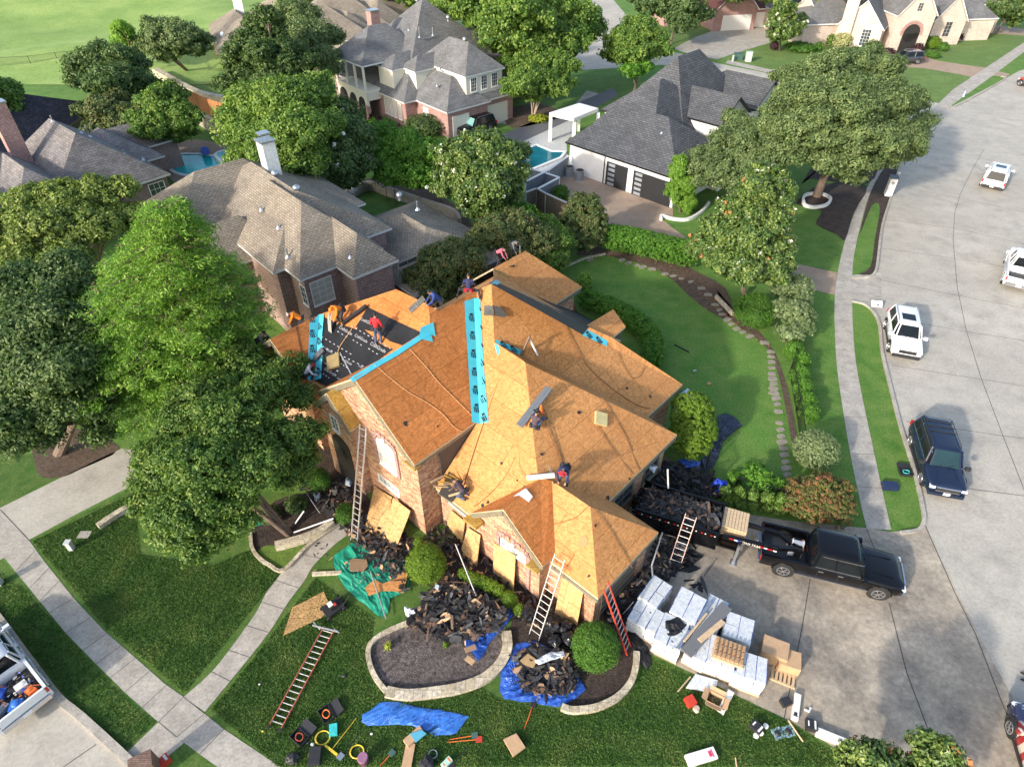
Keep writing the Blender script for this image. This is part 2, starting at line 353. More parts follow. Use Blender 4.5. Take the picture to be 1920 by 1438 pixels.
TEAL = simple('teal printed wrap', (0.05, 0.5, 0.48), 0.4, 0.3, 9)
TERRA = simple('dull purple cooler', (0.16, 0.06, 0.1), 0.5, 0.2)
ROPE = simple('brown rope', (0.2, 0.09, 0.035), 0.9, 0.2)
ROPEO = simple('tan air hose', (0.6, 0.33, 0.14), 0.7, 0.1)
def water(name, c1, c2):
    m, nt, b = nm(name); v = coords(nt, 'pos'); f = noise(nt, v, 1.2, 3, dist=1.0)
    nt.links.new(ramp(nt, f, [(0.3, c1), (0.7, c2)]), b.inputs['Base Color']); b.inputs['Roughness'].default_value = 0.15; b.inputs['Specular IOR Level'].default_value = 0.25
    bump(nt, b, noise(nt, v, 5, 2), 0.15); return m
WATER1 = water('turquoise pool water', (0.015, 0.36, 0.38), (0.03, 0.5, 0.5)); WATER2 = water('deep teal pool water', (0.01, 0.12, 0.16), (0.015, 0.2, 0.24))
# ================================================================ the ground
def ccw(pts):
    a = sum(pts[i][0] * pts[(i + 1) % len(pts)][1] - pts[(i + 1) % len(pts)][0] * pts[i][1] for i in range(len(pts)))
    return pts if a > 0 else pts[::-1]
def smooth_px(p, n=4, closed=False):
    """Catmull-Rom through survey points so that kerbs and beds curve"""
    out = []; N = len(p); rng = range(N if closed else N - 1)
    g = (lambda i: p[i % N]) if closed else (lambda i: p[max(0, min(N - 1, i))])
    for i in rng:
        a, b, c, d = g(i - 1), g(i), g(i + 1), g(i + 2)
        for k in range(n):
            t = k / n
            out.append(tuple(0.5 * (2 * b[j] + (c[j] - a[j]) * t + (2 * a[j] - 5 * b[j] + 4 * c[j] - d[j]) * t * t + (3 * b[j] - a[j] - 3 * c[j] + d[j]) * t ** 3) for j in (0, 1)))
    if not closed: out.append(p[-1])
    return out
def sheet(name, px, z, mat, kind='structure', sm=0, raw=None):
    pts = raw or [tuple(U(x, y, z)[:2]) for x, y in (smooth_px(px, sm, True) if sm else px)]
    pts = ccw(pts); mb = MB(); mb.face([(p[0], p[1], z) for p in pts]); o = mb.build(name, mat); tag(o, kind=kind); return o
def line_strips(name, segs, w, z, mat=JOINT):
    mb = MB()
    for seg in segs:
        P = [U(x, y, z) for x, y in seg]
        for a, b in zip(P, P[1:]):
            d = (b - a).normalized(); n = Vector((-d.y, d.x, 0)) * w / 2
            mb.face([a - n, b - n, b + n, a + n])
    return tag(mb.build(name, mat), kind='structure')
g = MB(); g.face([(-420, -40, 0), (420, -40, 0), (420, 460, 0), (-420, 460, 0)])
tag(g.build('ground', GRASS), kind='structure')
# golf fairway with soft mounds
def hills():
    x0, x1, y0, y1, nx, ny = -330, -8, 92, 420, 110, 110; vs = []
    for j in range(ny):
        for i in range(nx):
            x = x0 + (x1 - x0) * i / (nx - 1); y = y0 + (y1 - y0) * j / (ny - 1)
            e = min(1, (x1 - x) / 14, (y - y0 - (x + 60) * -0.12) / 16); e = max(0, e)
            h = 2.6 * max(0, mnoise.noise(Vector((x / 42, y / 30, 3.3))) + 0.32) + 0.5 * mnoise.noise(Vector((x / 12, y / 12, 1)))
            vs.append((x, y, 0.03 + max(0, h) * e * e))
    fs = [(j * nx + i, j * nx + i + 1, (j + 1) * nx + i + 1, (j + 1) * nx + i) for j in range(ny - 1) for i in range(nx - 1)]
    mb = MB(); mb.add(vs, fs, 0, True); return tag(mb.build('fairway', GOLF), kind='structure')
hills()
sheet('cart_path', [(0, 98), (90, 98), (170, 101), (215, 108), (215, 112), (165, 106), (90, 104), (0, 104)], 0.05, CONC)
# near front lawn (cloud shade put into a darker grass colour)
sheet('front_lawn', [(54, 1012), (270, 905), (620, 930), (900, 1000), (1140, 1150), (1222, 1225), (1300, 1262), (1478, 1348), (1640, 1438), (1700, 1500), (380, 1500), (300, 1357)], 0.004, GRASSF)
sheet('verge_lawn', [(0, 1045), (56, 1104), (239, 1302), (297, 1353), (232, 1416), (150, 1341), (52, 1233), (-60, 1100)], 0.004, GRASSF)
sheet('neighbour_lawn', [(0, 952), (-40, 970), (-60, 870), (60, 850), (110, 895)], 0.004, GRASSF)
# right-hand street, driveway apron, side street
KERB_A = [(1690, 300), (1672, 365), (1655, 420), (1647, 480), (1643, 505), (1632, 517), (1598, 520)]
KERB_B = [(1598, 563), (1622, 569), (1640, 585), (1650, 610), (1655, 660), (1672, 730), (1690, 800), (1715, 880), (1731, 950), (1733, 975), (1722, 992), (1690, 997)]
road = [(1750, 228), (1720, 262)] + KERB_A + KERB_B + [(1755, 1030), (1830, 1180), (1960, 1420), (2080, 1650), (3300, 1400), (2900, 500), (2400, 100), (1920, 131), (1910, 134), (1881, 150), (1787, 199)]
sheet('street', road, 0.006, CONC)
sheet('side_street', [(1075, 105), (1092, 132), (1240, 122), (1390, 143), (1440, 153), (1500, 170), (1640, 215), (1735, 235), (1790, 200), (1640, 170), (1500, 148), (1440, 138), (1340, 118), (1240, 92)], 0.005, CONC)
sheet('rear_street', [(1110, 0), (1150, 0), (1175, 30), (1170, 60), (1145, 105), (1120, 130), (1092, 132), (1075, 105), (1115, 60)], 0.007, CONC)
DRV = [(1100, 1180), (1222, 1226), (1300, 1262), (1378, 1302), (1478, 1349), (1560, 1398), (1640, 1448), (1700, 1500), (2080, 1650), (1960, 1420), (1830, 1180), (1755, 1030), (1735, 985), (1722, 992), (1670, 997), (1625, 990), (1560, 984), (1470, 975), (1380, 960), (1250, 925), (1180, 950), (1150, 1080)]
sheet('driveway', DRV, 0.010, CONCD)
line_strips('driveway_joints', [[(1520, 1080), (1503, 1180), (1470, 1348)], [(1667, 1130), (1700, 1260), (1745, 1380), (1760, 1438)], [(1735, 985), (1790, 1110), (1830, 1190), (1880, 1320), (1935, 1440)], [(1625, 992), (1640, 1030)], [(1345, 1045), (1320, 1080)]], 0.035, 0.016)
sj = [[(1845, 280), (1825, 315), (1800, 365), (1790, 400), (1787, 450), (1795, 540), (1812, 620), (1840, 710), (1880, 815), (1925, 930)],
      [(1665, 345), (1800, 372), (1930, 400)], [(1660, 412), (1790, 428), (1930, 460)], [(1648, 465), (1830, 490), (1930, 510)], [(1650, 525), (1800, 555), (1930, 580)],
      [(1700, 602), (1812, 622), (1930, 640)], [(1672, 685), (1840, 711), (1930, 725)], [(1700, 790), (1880, 817), (1930, 823)], [(1730, 905), (1925, 930)]]
line_strips('street_joints', sj, 0.03, 0.013)
# sidewalk along the right street
SWL = [(1757, 197), (1700, 262), (1655, 310), (1630, 345), (1602, 400), (1582, 460), (1569, 520), (1565, 560), (1565, 610), (1569, 685), (1580, 765), (1593, 843), (1608, 918), (1625, 991)]
SWR = [(1773, 206), (1722, 265), (1664, 312), (1632, 361), (1614, 421), (1602, 475), (1598, 516), (1598, 562), (1599, 610), (1605, 680), (1618, 750), (1633, 820), (1650, 900), (1671, 993)]
sheet('sidewalk', smooth_px(SWL, 3) + smooth_px(SWR, 3)[::-1], 0.014, CONCW)
line_strips('sidewalk_joints', [[a, b] for a, b in (((1566, 600), (1599, 603)), ((1568, 655), (1602, 658)), ((1573, 715), (1610, 716)), ((1583, 782), (1625, 782)), ((1594, 850), (1640, 852)), ((1607, 912), (1654, 915)), ((1566, 540), (1598, 541)), ((1571, 500), (1599, 500)), ((1583, 455), (1605, 457)), ((1604, 395), (1622, 400)))], 0.02, 0.020)
sheet('crossing_path', [(1490, 494), (1569, 511), (1565, 553), (1515, 541), (1480, 520)], 0.012, TANC)
sheet('crossing_apron', [(1598, 516), (1632, 514), (1652, 500), (1655, 600), (1622, 566), (1598, 563)], 0.009, CONCW)
sheet('sidewalk', [(1787, 168), (1757, 197), (1773, 206), (1862, 142), (1920, 98), (1960, 70), (1942, 66), (1905, 90)], 0.014, CONCW)
sheet('sidewalk', [(1360, 119), (1440, 137), (1480, 140), (1500, 133), (1480, 130), (1445, 131), (1365, 113)], 0.014, CONCW)
sheet('verge_lawn', [(1773, 193), (1787, 199), (1881, 150), (1879, 144), (1862, 142)], 0.012, GRASS)
sheet('verge_lawn', [(1880, 128), (1910, 133), (1960, 108), (1945, 95)], 0.012, GRASS)
# opposite houses' drives
sheet('neighbour_driveway', [(1345, 55), (1300, 72), (1262, 92), (1300, 104), (1345, 112), (1370, 103), (1443, 81), (1440, 52)], 0.011, CONCW)
sheet('circular_drive', [(1640, 125), (1730, 128), (1800, 140), (1862, 155), (1895, 140), (1850, 128), (1760, 115), (1740, 108), (1640, 112)], 0.011, TANC)
sheet('circular_drive', [(1810, 46), (1835, 42), (1920, 55), (1960, 58), (1960, 70), (1840, 62)], 0.009, TANC)
# bottom left street and walks
sheet('corner_street', [(-400, 1300), (-60, 1090), (0, 1162), (52, 1233), (108, 1306), (150, 1341), (232, 1416), (300, 1500), (-200, 1700)], 0.006, CONC)
line_strips('corner_street_joints', [[(100, 1450), (180, 1395)]], 0.03, 0.012)
SWL2 = [(-40, 995), (7, 1044), (56, 1104), (123, 1186), (180, 1244), (239, 1302), (297, 1353), (331, 1381), (374, 1413), (440, 1460), (500, 1500)]
SWR2 = [(-20, 950), (54, 1012), (82, 1051), (138, 1121), (195, 1182), (254, 1233), (307, 1280), (344, 1306), (382, 1336), (419, 1366), (464, 1396), (560, 1460), (620, 1500)]
sheet('sidewalk', SWL2 + SWR2[::-1], 0.016, CONCW)
line_strips('sidewalk_joints', [[a, b] for a, b in (((30, 1070), (66, 1031)), ((56, 1102), (92, 1064)), ((75, 1125), (112, 1088)), ((92, 1148), (138, 1121)), ((123, 1186), (170, 1157)), ((155, 1220), (200, 1187)), ((180, 1244), (227, 1210)), ((207, 1270), (253, 1233)), ((234, 1297), (280, 1258)), ((265, 1327), (312, 1284)), ((297, 1353), (344, 1306)), ((331, 1381), (384, 1337)), ((374, 1413), (420, 1366)), ((297, 1353), (331, 1381)), ((344, 1306), (382, 1336)))], 0.02, 0.022)
sheet('neighbour_driveway', [(-40, 975), (0, 952), (105, 900), (190, 858), (228, 841), (300, 850), (330, 890), (254, 907), (150, 960), (54, 1012), (7, 1045), (-60, 1090)], 0.012, CONC)
line_strips('neighbour_driveway_joints', [[(0, 955), (54, 1012)], [(232, 842), (268, 872)]], 0.03, 0.019)
FPL = [(344, 1306), (397, 1259), (441, 1203), (480, 1148), (498, 1113), (517, 1088), (538, 1060), (572, 1026), (605, 995), (640, 960)]
FPR = [(384, 1334), (430, 1278), (480, 1217), (510, 1177), (541, 1128), (571, 1088), (587, 1061), (617, 1030), (647, 1006), (690, 985)]
sheet('front_path', smooth_px(FPL, 3) + smooth_px(FPR, 3)[::-1], 0.018, CONCW)
line_strips('front_path_joints', [[a, b] for a, b in (((397, 1259), (432, 1277)), ((428, 1218), (468, 1232)), ((462, 1172), (503, 1185)), ((490, 1128), (533, 1142)), ((517, 1088), (560, 1102)), ((560, 1038), (600, 1046)))], 0.02, 0.024)
sheet('street_walk', [(297, 1353), (232, 1416), (299, 1430), (345, 1392), (331, 1381)], 0.013, CONCW)
# kerbs: real 12 cm steps
def kerb(name, px, w=0.17, h=0.13, mat=CONCW, sm=3, kind='structure', closed=False):
    P = [U(x, y, h) for x, y in smooth_px(px, sm, closed)]
    mb = MB(); mb.ribbon(P, w, 0, h, 0, closed); return tag(mb.build(name, mat), kind=kind)
kerb('kerb', KERB_A); kerb('kerb', KERB_B)
kerb('kerb', [(-60, 1088), (0, 1162), (52, 1233), (108, 1306), (150, 1341), (232, 1416), (270, 1455)], 0.3)
kerb('kerb', [(1773, 196), (1790, 200), (1881, 150), (1877, 143)])
FARG = multi('sunlit toned far turf', [(0.11, 0.19, 0.04), (0.16, 0.24, 0.06), (0.1, 0.16, 0.04)], (0.1, 0.5, 3), bmp=0.3, bscale=20)  # sunlit brightness of the far lawns put into the grass colour
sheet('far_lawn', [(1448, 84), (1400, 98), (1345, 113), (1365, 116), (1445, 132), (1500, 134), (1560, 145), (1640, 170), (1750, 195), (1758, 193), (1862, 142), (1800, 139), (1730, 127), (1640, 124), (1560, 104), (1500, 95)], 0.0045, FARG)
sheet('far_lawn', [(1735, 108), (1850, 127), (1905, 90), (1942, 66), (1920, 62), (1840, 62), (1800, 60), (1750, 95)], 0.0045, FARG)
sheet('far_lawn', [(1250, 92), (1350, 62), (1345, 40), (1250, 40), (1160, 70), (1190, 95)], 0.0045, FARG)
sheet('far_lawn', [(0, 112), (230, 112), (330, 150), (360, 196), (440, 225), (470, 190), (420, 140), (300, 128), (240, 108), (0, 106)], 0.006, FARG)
# mulch, soil and beds
def bed(name, px, mat=MULCH, z=0.03, sm=3): return sheet(name, px, z, mat, sm=sm)
bed('mulch_bed', [(765, 1166), (724, 1183), (698, 1201), (691, 1219), (694, 1244), (706, 1271), (725, 1295), (763, 1298), (815, 1293), (861, 1286), (904, 1269), (934, 1243), (948, 1213), (948, 1180), (930, 1110), (850, 1090)], MULCHG)
bed('mulch_bed', [(1053, 1321), (1073, 1326), (1110, 1323), (1143, 1311), (1166, 1293), (1183, 1271), (1191, 1243), (1192, 1220), (1150, 1150), (1080, 1140), (960, 1160), (985, 1250)], MULCH)
bed('mulch_bed', [(469, 998), (471, 1025), (484, 1043), (505, 1056), (530, 1066), (553, 1044), (576, 1022), (610, 996), (648, 970), (620, 935), (560, 925), (500, 950)], MULCH)
bed('mulch_bed', [(590, 840), (640, 830), (700, 950), (800, 1020), (900, 1000), (1010, 1060), (1140, 1160), (1110, 1200), (985, 1150), (870, 1120), (760, 1080), (700, 1040), (650, 990), (600, 930)], MULCH, 0.022)
bed('ground_cover_bed', [(500, 1022), (484, 1040), (530, 1065), (575, 1022), (540, 1026)], simple('lime ground cover', (0.1, 0.17, 0.02), 0.9, 0.4, 12, coord='pos', bmp=1.0), 0.045)
bed('bare_earth', [(60, 790), (130, 800), (225, 838), (150, 880), (110, 895), (70, 885)], EARTH, 0.012)
bed('mulch_bed', [(1505, 345), (1520, 335), (1625, 345), (1655, 300), (1700, 262), (1660, 250), (1540, 300)], MULCH)
bed('mulch_bed', [(1500, 372), (1545, 345), (1625, 348), (1600, 400), (1585, 450), (1570, 440), (1530, 420), (1540, 395), (1497, 385)], MULCH)
bed('mulch_bed', [(1632, 362), (1660, 312), (1680, 300), (1686, 310), (1672, 365), (1654, 420), (1646, 480), (1640, 512), (1610, 514), (1632, 500), (1640, 450), (1650, 390), (1635, 385), (1612, 440)], MULCH, 0.024)
bed('mulch_bed', [(1280, 470), (1290, 500), (1360, 540), (1370, 600), (1310, 570), (1240, 510), (1140, 480), (1080, 478), (1120, 455), (1200, 455)], EARTH, 0.02)
bed('mulch_bed', [(1345, 545), (1375, 580), (1440, 640), (1475, 720), (1500, 850), (1490, 860), (1468, 740), (1440, 655), (1370, 600)], EARTH, 0.02)
bed('mulch_bed', [(640, 350), (690, 335), (800, 355), (870, 400), (890, 440), (860, 430), (790, 385), (700, 350), (640, 372)], EARTH, 0.02)
bed('mulch_bed', [(945, 222), (950, 205), (1010, 195), (1060, 215), (1010, 232), (960, 240)], EARTH, 0.02)
bed('pool_patio', [(300, 285), (330, 270), (370, 262), (430, 275), (470, 300), (440, 340), (330, 345)], TANC, 0.015)
bed('pool_patio', [(960, 262), (1060, 225), (1075, 250), (1062, 268), (1060, 320), (990, 330), (950, 300)], simple('pale pool paving', (0.5, 0.5, 0.48), 0.8, 0.15, 3, coord='pos'), 0.012)
sheet('neighbour_driveway', [(1056, 312), (1262, 388), (1262, 408), (1240, 410), (1262, 428), (1300, 455), (1180, 440), (1050, 400), (1010, 350)], 0.02, TANC)
sheet('rear_driveway', [(940, 232), (1000, 240), (1140, 180), (1100, 170), (1075, 200), (985, 228), (960, 215), (880, 245)], 0.014, CONCW)
sheet('asphalt_lane', [(942, 252), (1150, 165), (1160, 180), (1085, 218), (960, 275)], 0.02, simple('grey asphalt', (0.13, 0.135, 0.145), 0.9, 0.1, 5, coord='pos'))
# stepping stones round the back lawn: countable slabs
stepx = [(1106, 487), (1166, 488), (1178, 494), (1194, 498), (1205, 501), (1222, 505), (1247, 514), (1262, 518), (1277, 523), (1295, 529), (1315, 541), (1327, 553), (1340, 572), (1348, 582), (1353, 590), (1363, 600), (1371, 608), (1381, 617), (1392, 623), (1406, 631), (1433, 643), (1445, 660), (1446, 669), (1446, 679), (1447, 690), (1447, 701), (1448, 710), (1450, 719), (1450, 728), (1451, 737), (1455, 747), (1457, 758), (1459, 772), (1461, 793), (1463, 806), (1464, 818), (1466, 829), (1468, 841), (1470, 853), (1472, 866), (1473, 878), (1475, 890)]
random.seed(5); st0 = None
for i, (x, y) in enumerate(stepx):
    if st0 is None:
        mb = MB(); mb.prism([(-.42, -.2), (-.1, -.27), (.36, -.22), (.44, .08), (.2, .26), (-.3, .24)], 0, 0.045)
        st0 = mb.build('stepping_stone', FLAG); tag(st0, 'flat tan stepping stone set in the grass edging the back lawn', 'stepping stone', 'stepping stones curving round the back lawn'); o = st0
    else: o = copy_tree(st0)
    k = random.uniform(.55, .8); put(o, U(x, y, 0.0), random.uniform(-.4, .4) + (0.3 if y < 620 else 0), sc=(k, k, 1))
# low stone edgings (each run is a thing of its own)
def edging(px, w, h, label, mat=STONE, name='stone_edging', cat='garden edging', sm=4, closed=False):
    o = kerb(name, px, w, h, mat, sm, None, closed); return tag(o, label, cat)
edging([(763, 1166), (724, 1183), (698, 1201), (690, 1219), (693, 1244), (705, 1271), (724, 1295)], 0.2, 0.16, 'thin pale stone edging on the left of the grey mulch bed')
edging([(724, 1295), (763, 1301), (815, 1296), (861, 1288), (906, 1271), (937, 1244), (951, 1213), (949, 1182)], 0.42, 0.2, 'broad buff limestone edging round the lower right of the grey mulch bed')
edging([(1053, 1323), (1073, 1329), (1110, 1326), (1143, 1314), (1168, 1296), (1185, 1273), (1193, 1243), (1194, 1220)], 0.25, 0.25, 'curved limestone edging below the big round shrub at the garage corner')
edging([(469, 998), (472, 1025), (485, 1044), (505, 1058), (531, 1067), (576, 1022), (612, 996), (646, 972)], 0.16, 0.14, 'low pale edging curving round the tree bed by the front path')
edging([(515, 1020), (560, 1008), (600, 992), (622, 975)], 0.35, 0.4, 'short raised limestone planter wall under the leaning tree')
edging([(182, 984), (215, 962), (255, 938)], 0.3, 0.3, 'straight rough stone kerb lying in the lawn beside the neighbour driveway')
edging([(585, 1075), (598, 1074), (640, 1072)], 0.16, 0.14, 'short white edging stub left of the green tarp')
edging([(1060, 500), (1075, 492), (1100, 482), (1135, 475)], 0.16, 0.14, 'thin edging arc at the top left of the back lawn')
edging([(1343, 553), (1358, 568), (1375, 586)], 0.18, 0.3, 'little white retaining edge left of the clipped green shrub')
edging([(1240, 410), (1241, 402), (1262, 408), (1290, 409), (1315, 395), (1330, 378)], 0.22, 0.25, 'white painted edging round the weeping tree by the dark garage', WHITE)
edging([(1507, 370), (1515, 362), (1540, 361), (1558, 370), (1550, 382), (1528, 386), (1510, 382)], 0.22, 0.28, 'white ring edging round the street oak trunk', WHITE, closed=True)
edging([(290, 128), (330, 150), (370, 170), (424, 182)], 0.8, 1.1, 'pale stone retaining wall above the golf side lawn', name='retaining_wall', cat='retaining wall')
edging([(357, 200), (395, 222), (440, 240)], 0.5, 1.6, 'stone retaining wall under the orange cedar fence', name='retaining_wall', cat='retaining wall')
edging([(628, 372), (660, 352), (690, 340), (725, 350), (800, 375), (850, 392), (862, 410)], 0.3, 0.9, 'weathered concrete retaining wall round the small shaded yard', CONCW, 'retaining_wall', 'retaining wall')
# ================================================================ the house being re-roofed
class Pl:                                                 # a roof plane in house axes: z = z0 + p * (d.P - k)
    def __init__(s, d, k, p, z0): s.d = d; s.k = k; s.p = p; s.z0 = z0; s.n = (Vector((0, 0, 1)) - d * p).normalized(); s.A = d * k + Vector((0, 0, z0))
    def at(s, px, py, off=0.0): return onplane(px, py, s.A, s.n) + s.n * off
    def z(s, P): return s.z0 + s.p * (s.d.dot(P) - s.k)
AR = Pl(-T3, 15.87, .8, 5.25); CC = Pl(S3, 11.95, .8, 2.9); BB = Pl(S3, 15.35, .8, 8.1); EE = Pl(-T3, 19.33, .757, 9.0)
FF = Pl(-T3, 15.27, .72, 7.43); QQ = Pl(S3, 12.5, .8, 2.9); NN = Pl(-S3, -19.4, .77, 9.0); GG = Pl(-T3, 21.65, .8, 2.9); PP = Pl(-T3, 6.93, .8, 2.9)
LL = Pl(-T3, 26.36, .8, 6.8); YY = Pl(-T3, 11.6, .8, 4.9)
LLp = Pl(-T3, 26.36, .8, 6.8)
house = thing('brick_house', 'two storey brick house stripped to orange roof sheathing, roofers at work on it', 'house', H(16, -16, 0))
mb = MB()
def fp(*st): return [tuple(H(s, t)[:2]) for s, t in st]
mb.prism(ccw(fp((11.15, -22.9), (11.15, -16.0), (19, -16.0), (19, -22.9))), 0, 5.12)
mb.face([H(11.15, -16.0, 5.12), H(11.15, -19.4, 7.95), H(11.15, -22.9, 5.12)])
mb.prism(ccw(fp((12.2, -15.9), (12.2, -9.7), (12.82, -9.7), (12.82, -7.2), (16.6, -7.2), (16.6, -9.75), (21.95, -9.75), (21.95, -11.7), (25.6, -11.7), (23.9, -14.6), (24.6, -16.3), (26.8, -16.5), (26.8, -21.92), (29.8, -21.92), (29.8, -27), (24.4, -27), (24.4, -23.85), (18.9, -23.85), (18.9, -15.9))), 0, 2.84)
mb.face([H(12.2, -13.7, 2.84), H(12.2, -11.6, 4.75), H(12.2, -9.7, 3.2), H(12.2, -9.7, 2.84)][::-1])
mb.prism(ccw(fp((15.2, -23.85), (15.2, -14.9), (24.0, -14.9), (24.0, -23.85))), 2.8, 5.1)
mb.prism(ccw(fp((11.75, -28.4), (11.75, -22.9), (16.6, -22.9), (16.6, -26.4), (13.5, -28.4))), 0, 4.9)
mb.prism(ccw(fp((11.05, -28.3), (11.05, -24.4), (11.75, -24.4), (11.75, -28.3))), 0, 4.9)
mb.face([H(11.05, -24.4, 4.9), H(11.05, -26.36, 6.65), H(11.05, -28.3, 4.9)])
mb.prism(ccw(fp((10.65, -22.75), (10.65, -20.1), (11.15, -20.1), (11.15, -22.75))), 0, 4.85)
mb.face([H(10.65, -20.1, 4.85), H(10.65, -21.35, 6.25), H(10.65, -22.75, 4.85)])
mb.build('wall', BRICK, house, True)
# roof planes (each polygon corner lies on the two or three planes that meet there)
R = MB(); th = .13
A1, A2, A3, A4 = H(10.95, -19.4, 8.12), H(15.35, -19.4, 8.1), H(10.95, -15.87, 5.25), H(14.87, -15.85, 5.24)
H1, H2, H3, PK = H(16.2, -20.4, 8.85), H(16.45, -20.0, 8.56), H(19.0, -20.0, 8.56), H(19.45, -19.4, 8.95)
R.slab([A1, A3, A4, H3, H2, H1, A2], th, 1, 2)
D = H(17.42, -15.3, 7.4); Dl = H(14.2, -11.6, 4.75); V1 = H(17.55, -17.4, 7.45)
wl = H(11.95, -15.87, 2.9)
R.slab([A4, wl, H(11.95, -13.7, 2.87), Dl, D, H(17.5, -15.5, 7.4), V1, PK, H3], th, 0, 2)
R.slab([PK, V1, H(18.2, -16.6, 6.9), H(22.56, -11.35, 2.95), H(26.0, -11.35, 2.97)], th, 0, 2)
R.slab([V1, H(17.5, -15.5, 7.4), D, H(22.2, -9.4, 3.2), H(22.56, -11.35, 2.95), H(18.2, -16.6, 6.85)], th, 0, 2)      # FN: rear side of the F ridge
R.slab([D, Dl, H(14.7, -11.2, 4.62), H(14.75, -10.9, 4.3), H(16.2, -9.4, 3.18), H(22.24, -9.4, 3.2)], th, 0, 2)
B1 = H(16.15, -22.8, 8.72); B2 = H(14.05, -24.75, 7.06); L2 = H(13.7, -26.36, 6.8)
R.slab([A2, H1, B1, B2, L2, H(11.4, -24.1, 4.94), H(11.4, -23.35, 4.94)], th, 1, 2)
R.slab([H(10.75, -26.36, 6.8), H(10.75, -24.05, 4.95), H(11.4, -24.05, 4.95), L2], th, 1, 2)
LE = H(13.7, -28.7, 4.9); R.slab([H(10.75, -26.36, 6.8), L2, LE, H(10.75, -28.7, 4.95)], th, 1, 2)
R.slab([B1, L2, B2], th, 1, 2); R.slab([B1, LE, L2], th, 1, 2); R.slab([B1, H(17.3, -26.8, 5.0), LE], th, 1, 2)
R.slab([A2, H(11.4, -23.35, 4.94), H(10.95, -23.1, 5.2), A1], th, 1, 2)
W1, W2 = H(16.9, -24.1, 5.25), H(24.4, -24.1, 5.25)
R.slab([B1, H1, H2, W1], th, 1, 2)
R.slab([H2, H3, PK, W2, W1], th, 0, 2)
Gr0, Gr1, Ge0, Ge1 = H(25.0, -24.75, 5.3), H(28.0, -24.75, 5.3), H(27.4, -21.65, 2.85), H(30.25, -21.65, 2.88)
R.slab([PK, H(26.0, -11.35, 2.97), H(23.65, -14.75, 5.73), H(24.95, -14.95, 4.73), H(24.95, -16.2, 4.73), H(27.35, -16.4, 2.88), H(27.35, -21.7, 2.88), Gr0, W2], th, 0, 2)                 # N: far slope
R.slab([Gr0, Ge0, Ge1, Gr1], th, 0, 2)
R.slab([Gr1, Ge1, H(30.3, -27.6, 2.9)], th, 0, 2)
R.slab([Gr0, Gr1, H(30.3, -27.6, 2.9), H(24.5, -27.6, 2.9)], th, 0, 2)
Ya, Yr, Yl, Yk = H(12.0, -11.6, 4.92), H(12.0, -9.4, 3.12), H(11.98, -13.7, 2.86), H(14.35, -11.6, 4.86)
R.slab([Ya, Yr, H(12.78, -9.4, 3.12), H(14.7, -11.25, 4.66), Yk], th, 1, 2)
R.slab([Ya, Yk, Yl], th, 1, 2)
Qa, Qb = H(14.7, -9.18, 4.66), H(14.7, -11.25, 4.66)
R.slab([Qa, Qb, H(12.78, -9.4, 3.1), H(12.5, -9.4, 2.9), H(12.5, -6.93, 2.9)], th, 0, 2)
R.slab([Qa, H(12.5, -6.93, 2.9), H(16.85, -6.93, 2.88)], th, 0, 2)
R.slab([Qb, Qa, H(16.85, -6.93, 2.88), H(16.85, -9.4, 2.9)], th, 0, 2)
pa = H(10.5, -21.35, 6.38); R.slab([pa, H(10.5, -19.95, 4.88), H(11.16, -19.95, 4.88), H(11.16, -21.35, 6.38)], .1, 3, 2)
R.slab([pa, H(11.16, -21.35, 6.38), H(11.16, -22.9, 4.8), H(10.5, -22.9, 4.8)], .1, 3, 2)
OSBY = osb('ochre plywood', (0.5, 0.3, 0.07), (0.28, 0.2, 0.07))
R.build('roof', [OSB1, OSB2, DRIPW, OSBY], house, True)
# fascias and rake boards
def rake(a, b, h=.24, w=.05, dn=.16): F_ = MB(); F_.bar(Vector(a) - Vector((0, 0, dn)), Vector(b) - Vector((0, 0, dn)), w, h); F_.build('fascia', FASC, house, True)
for a, b in ((H(10.96, -19.4, 8.05), H(10.96, -23.1, 5.1)), (H(10.96, -19.4, 8.05), H(10.96, -15.9, 5.2)), (H(12.0, -11.6, 4.84), H(12.0, -13.72, 2.8)), (H(12.0, -11.6, 4.84), H(12.0, -9.42, 3.08)),
             (H(10.76, -26.36, 6.72), H(10.76, -28.7, 4.85)), (H(10.76, -26.36, 6.72), H(10.76, -24.1, 4.9)), (H(10.5, -21.35, 6.3), H(10.5, -19.97, 4.82)), (H(10.5, -21.35, 6.3), H(10.5, -22.9, 4.74))): rake(a, b, .24, .06)
for a, b in ((H(10.96, -15.9, 5.2), H(14.87, -15.9, 5.2)), (H(11.97, -15.8, 2.86), H(11.97, -13.7, 2.84)), (H(12.5, -9.4, 2.84), H(12.5, -6.95, 2.84)), (H(12.5, -6.95, 2.84), H(16.85, -6.95, 2.82)),
             (H(16.3, -9.42, 3.12), H(22.24, -9.42, 3.12)), (H(22.6, -11.38, 2.9), H(26, -11.38, 2.9)), (H(27.4, -21.67, 2.8), H(30.2, -21.67, 2.8)), (H(11.42, -24.1, 4.88), H(11.42, -23.2, 4.88))): rake(a, b, .2, .04, .2)
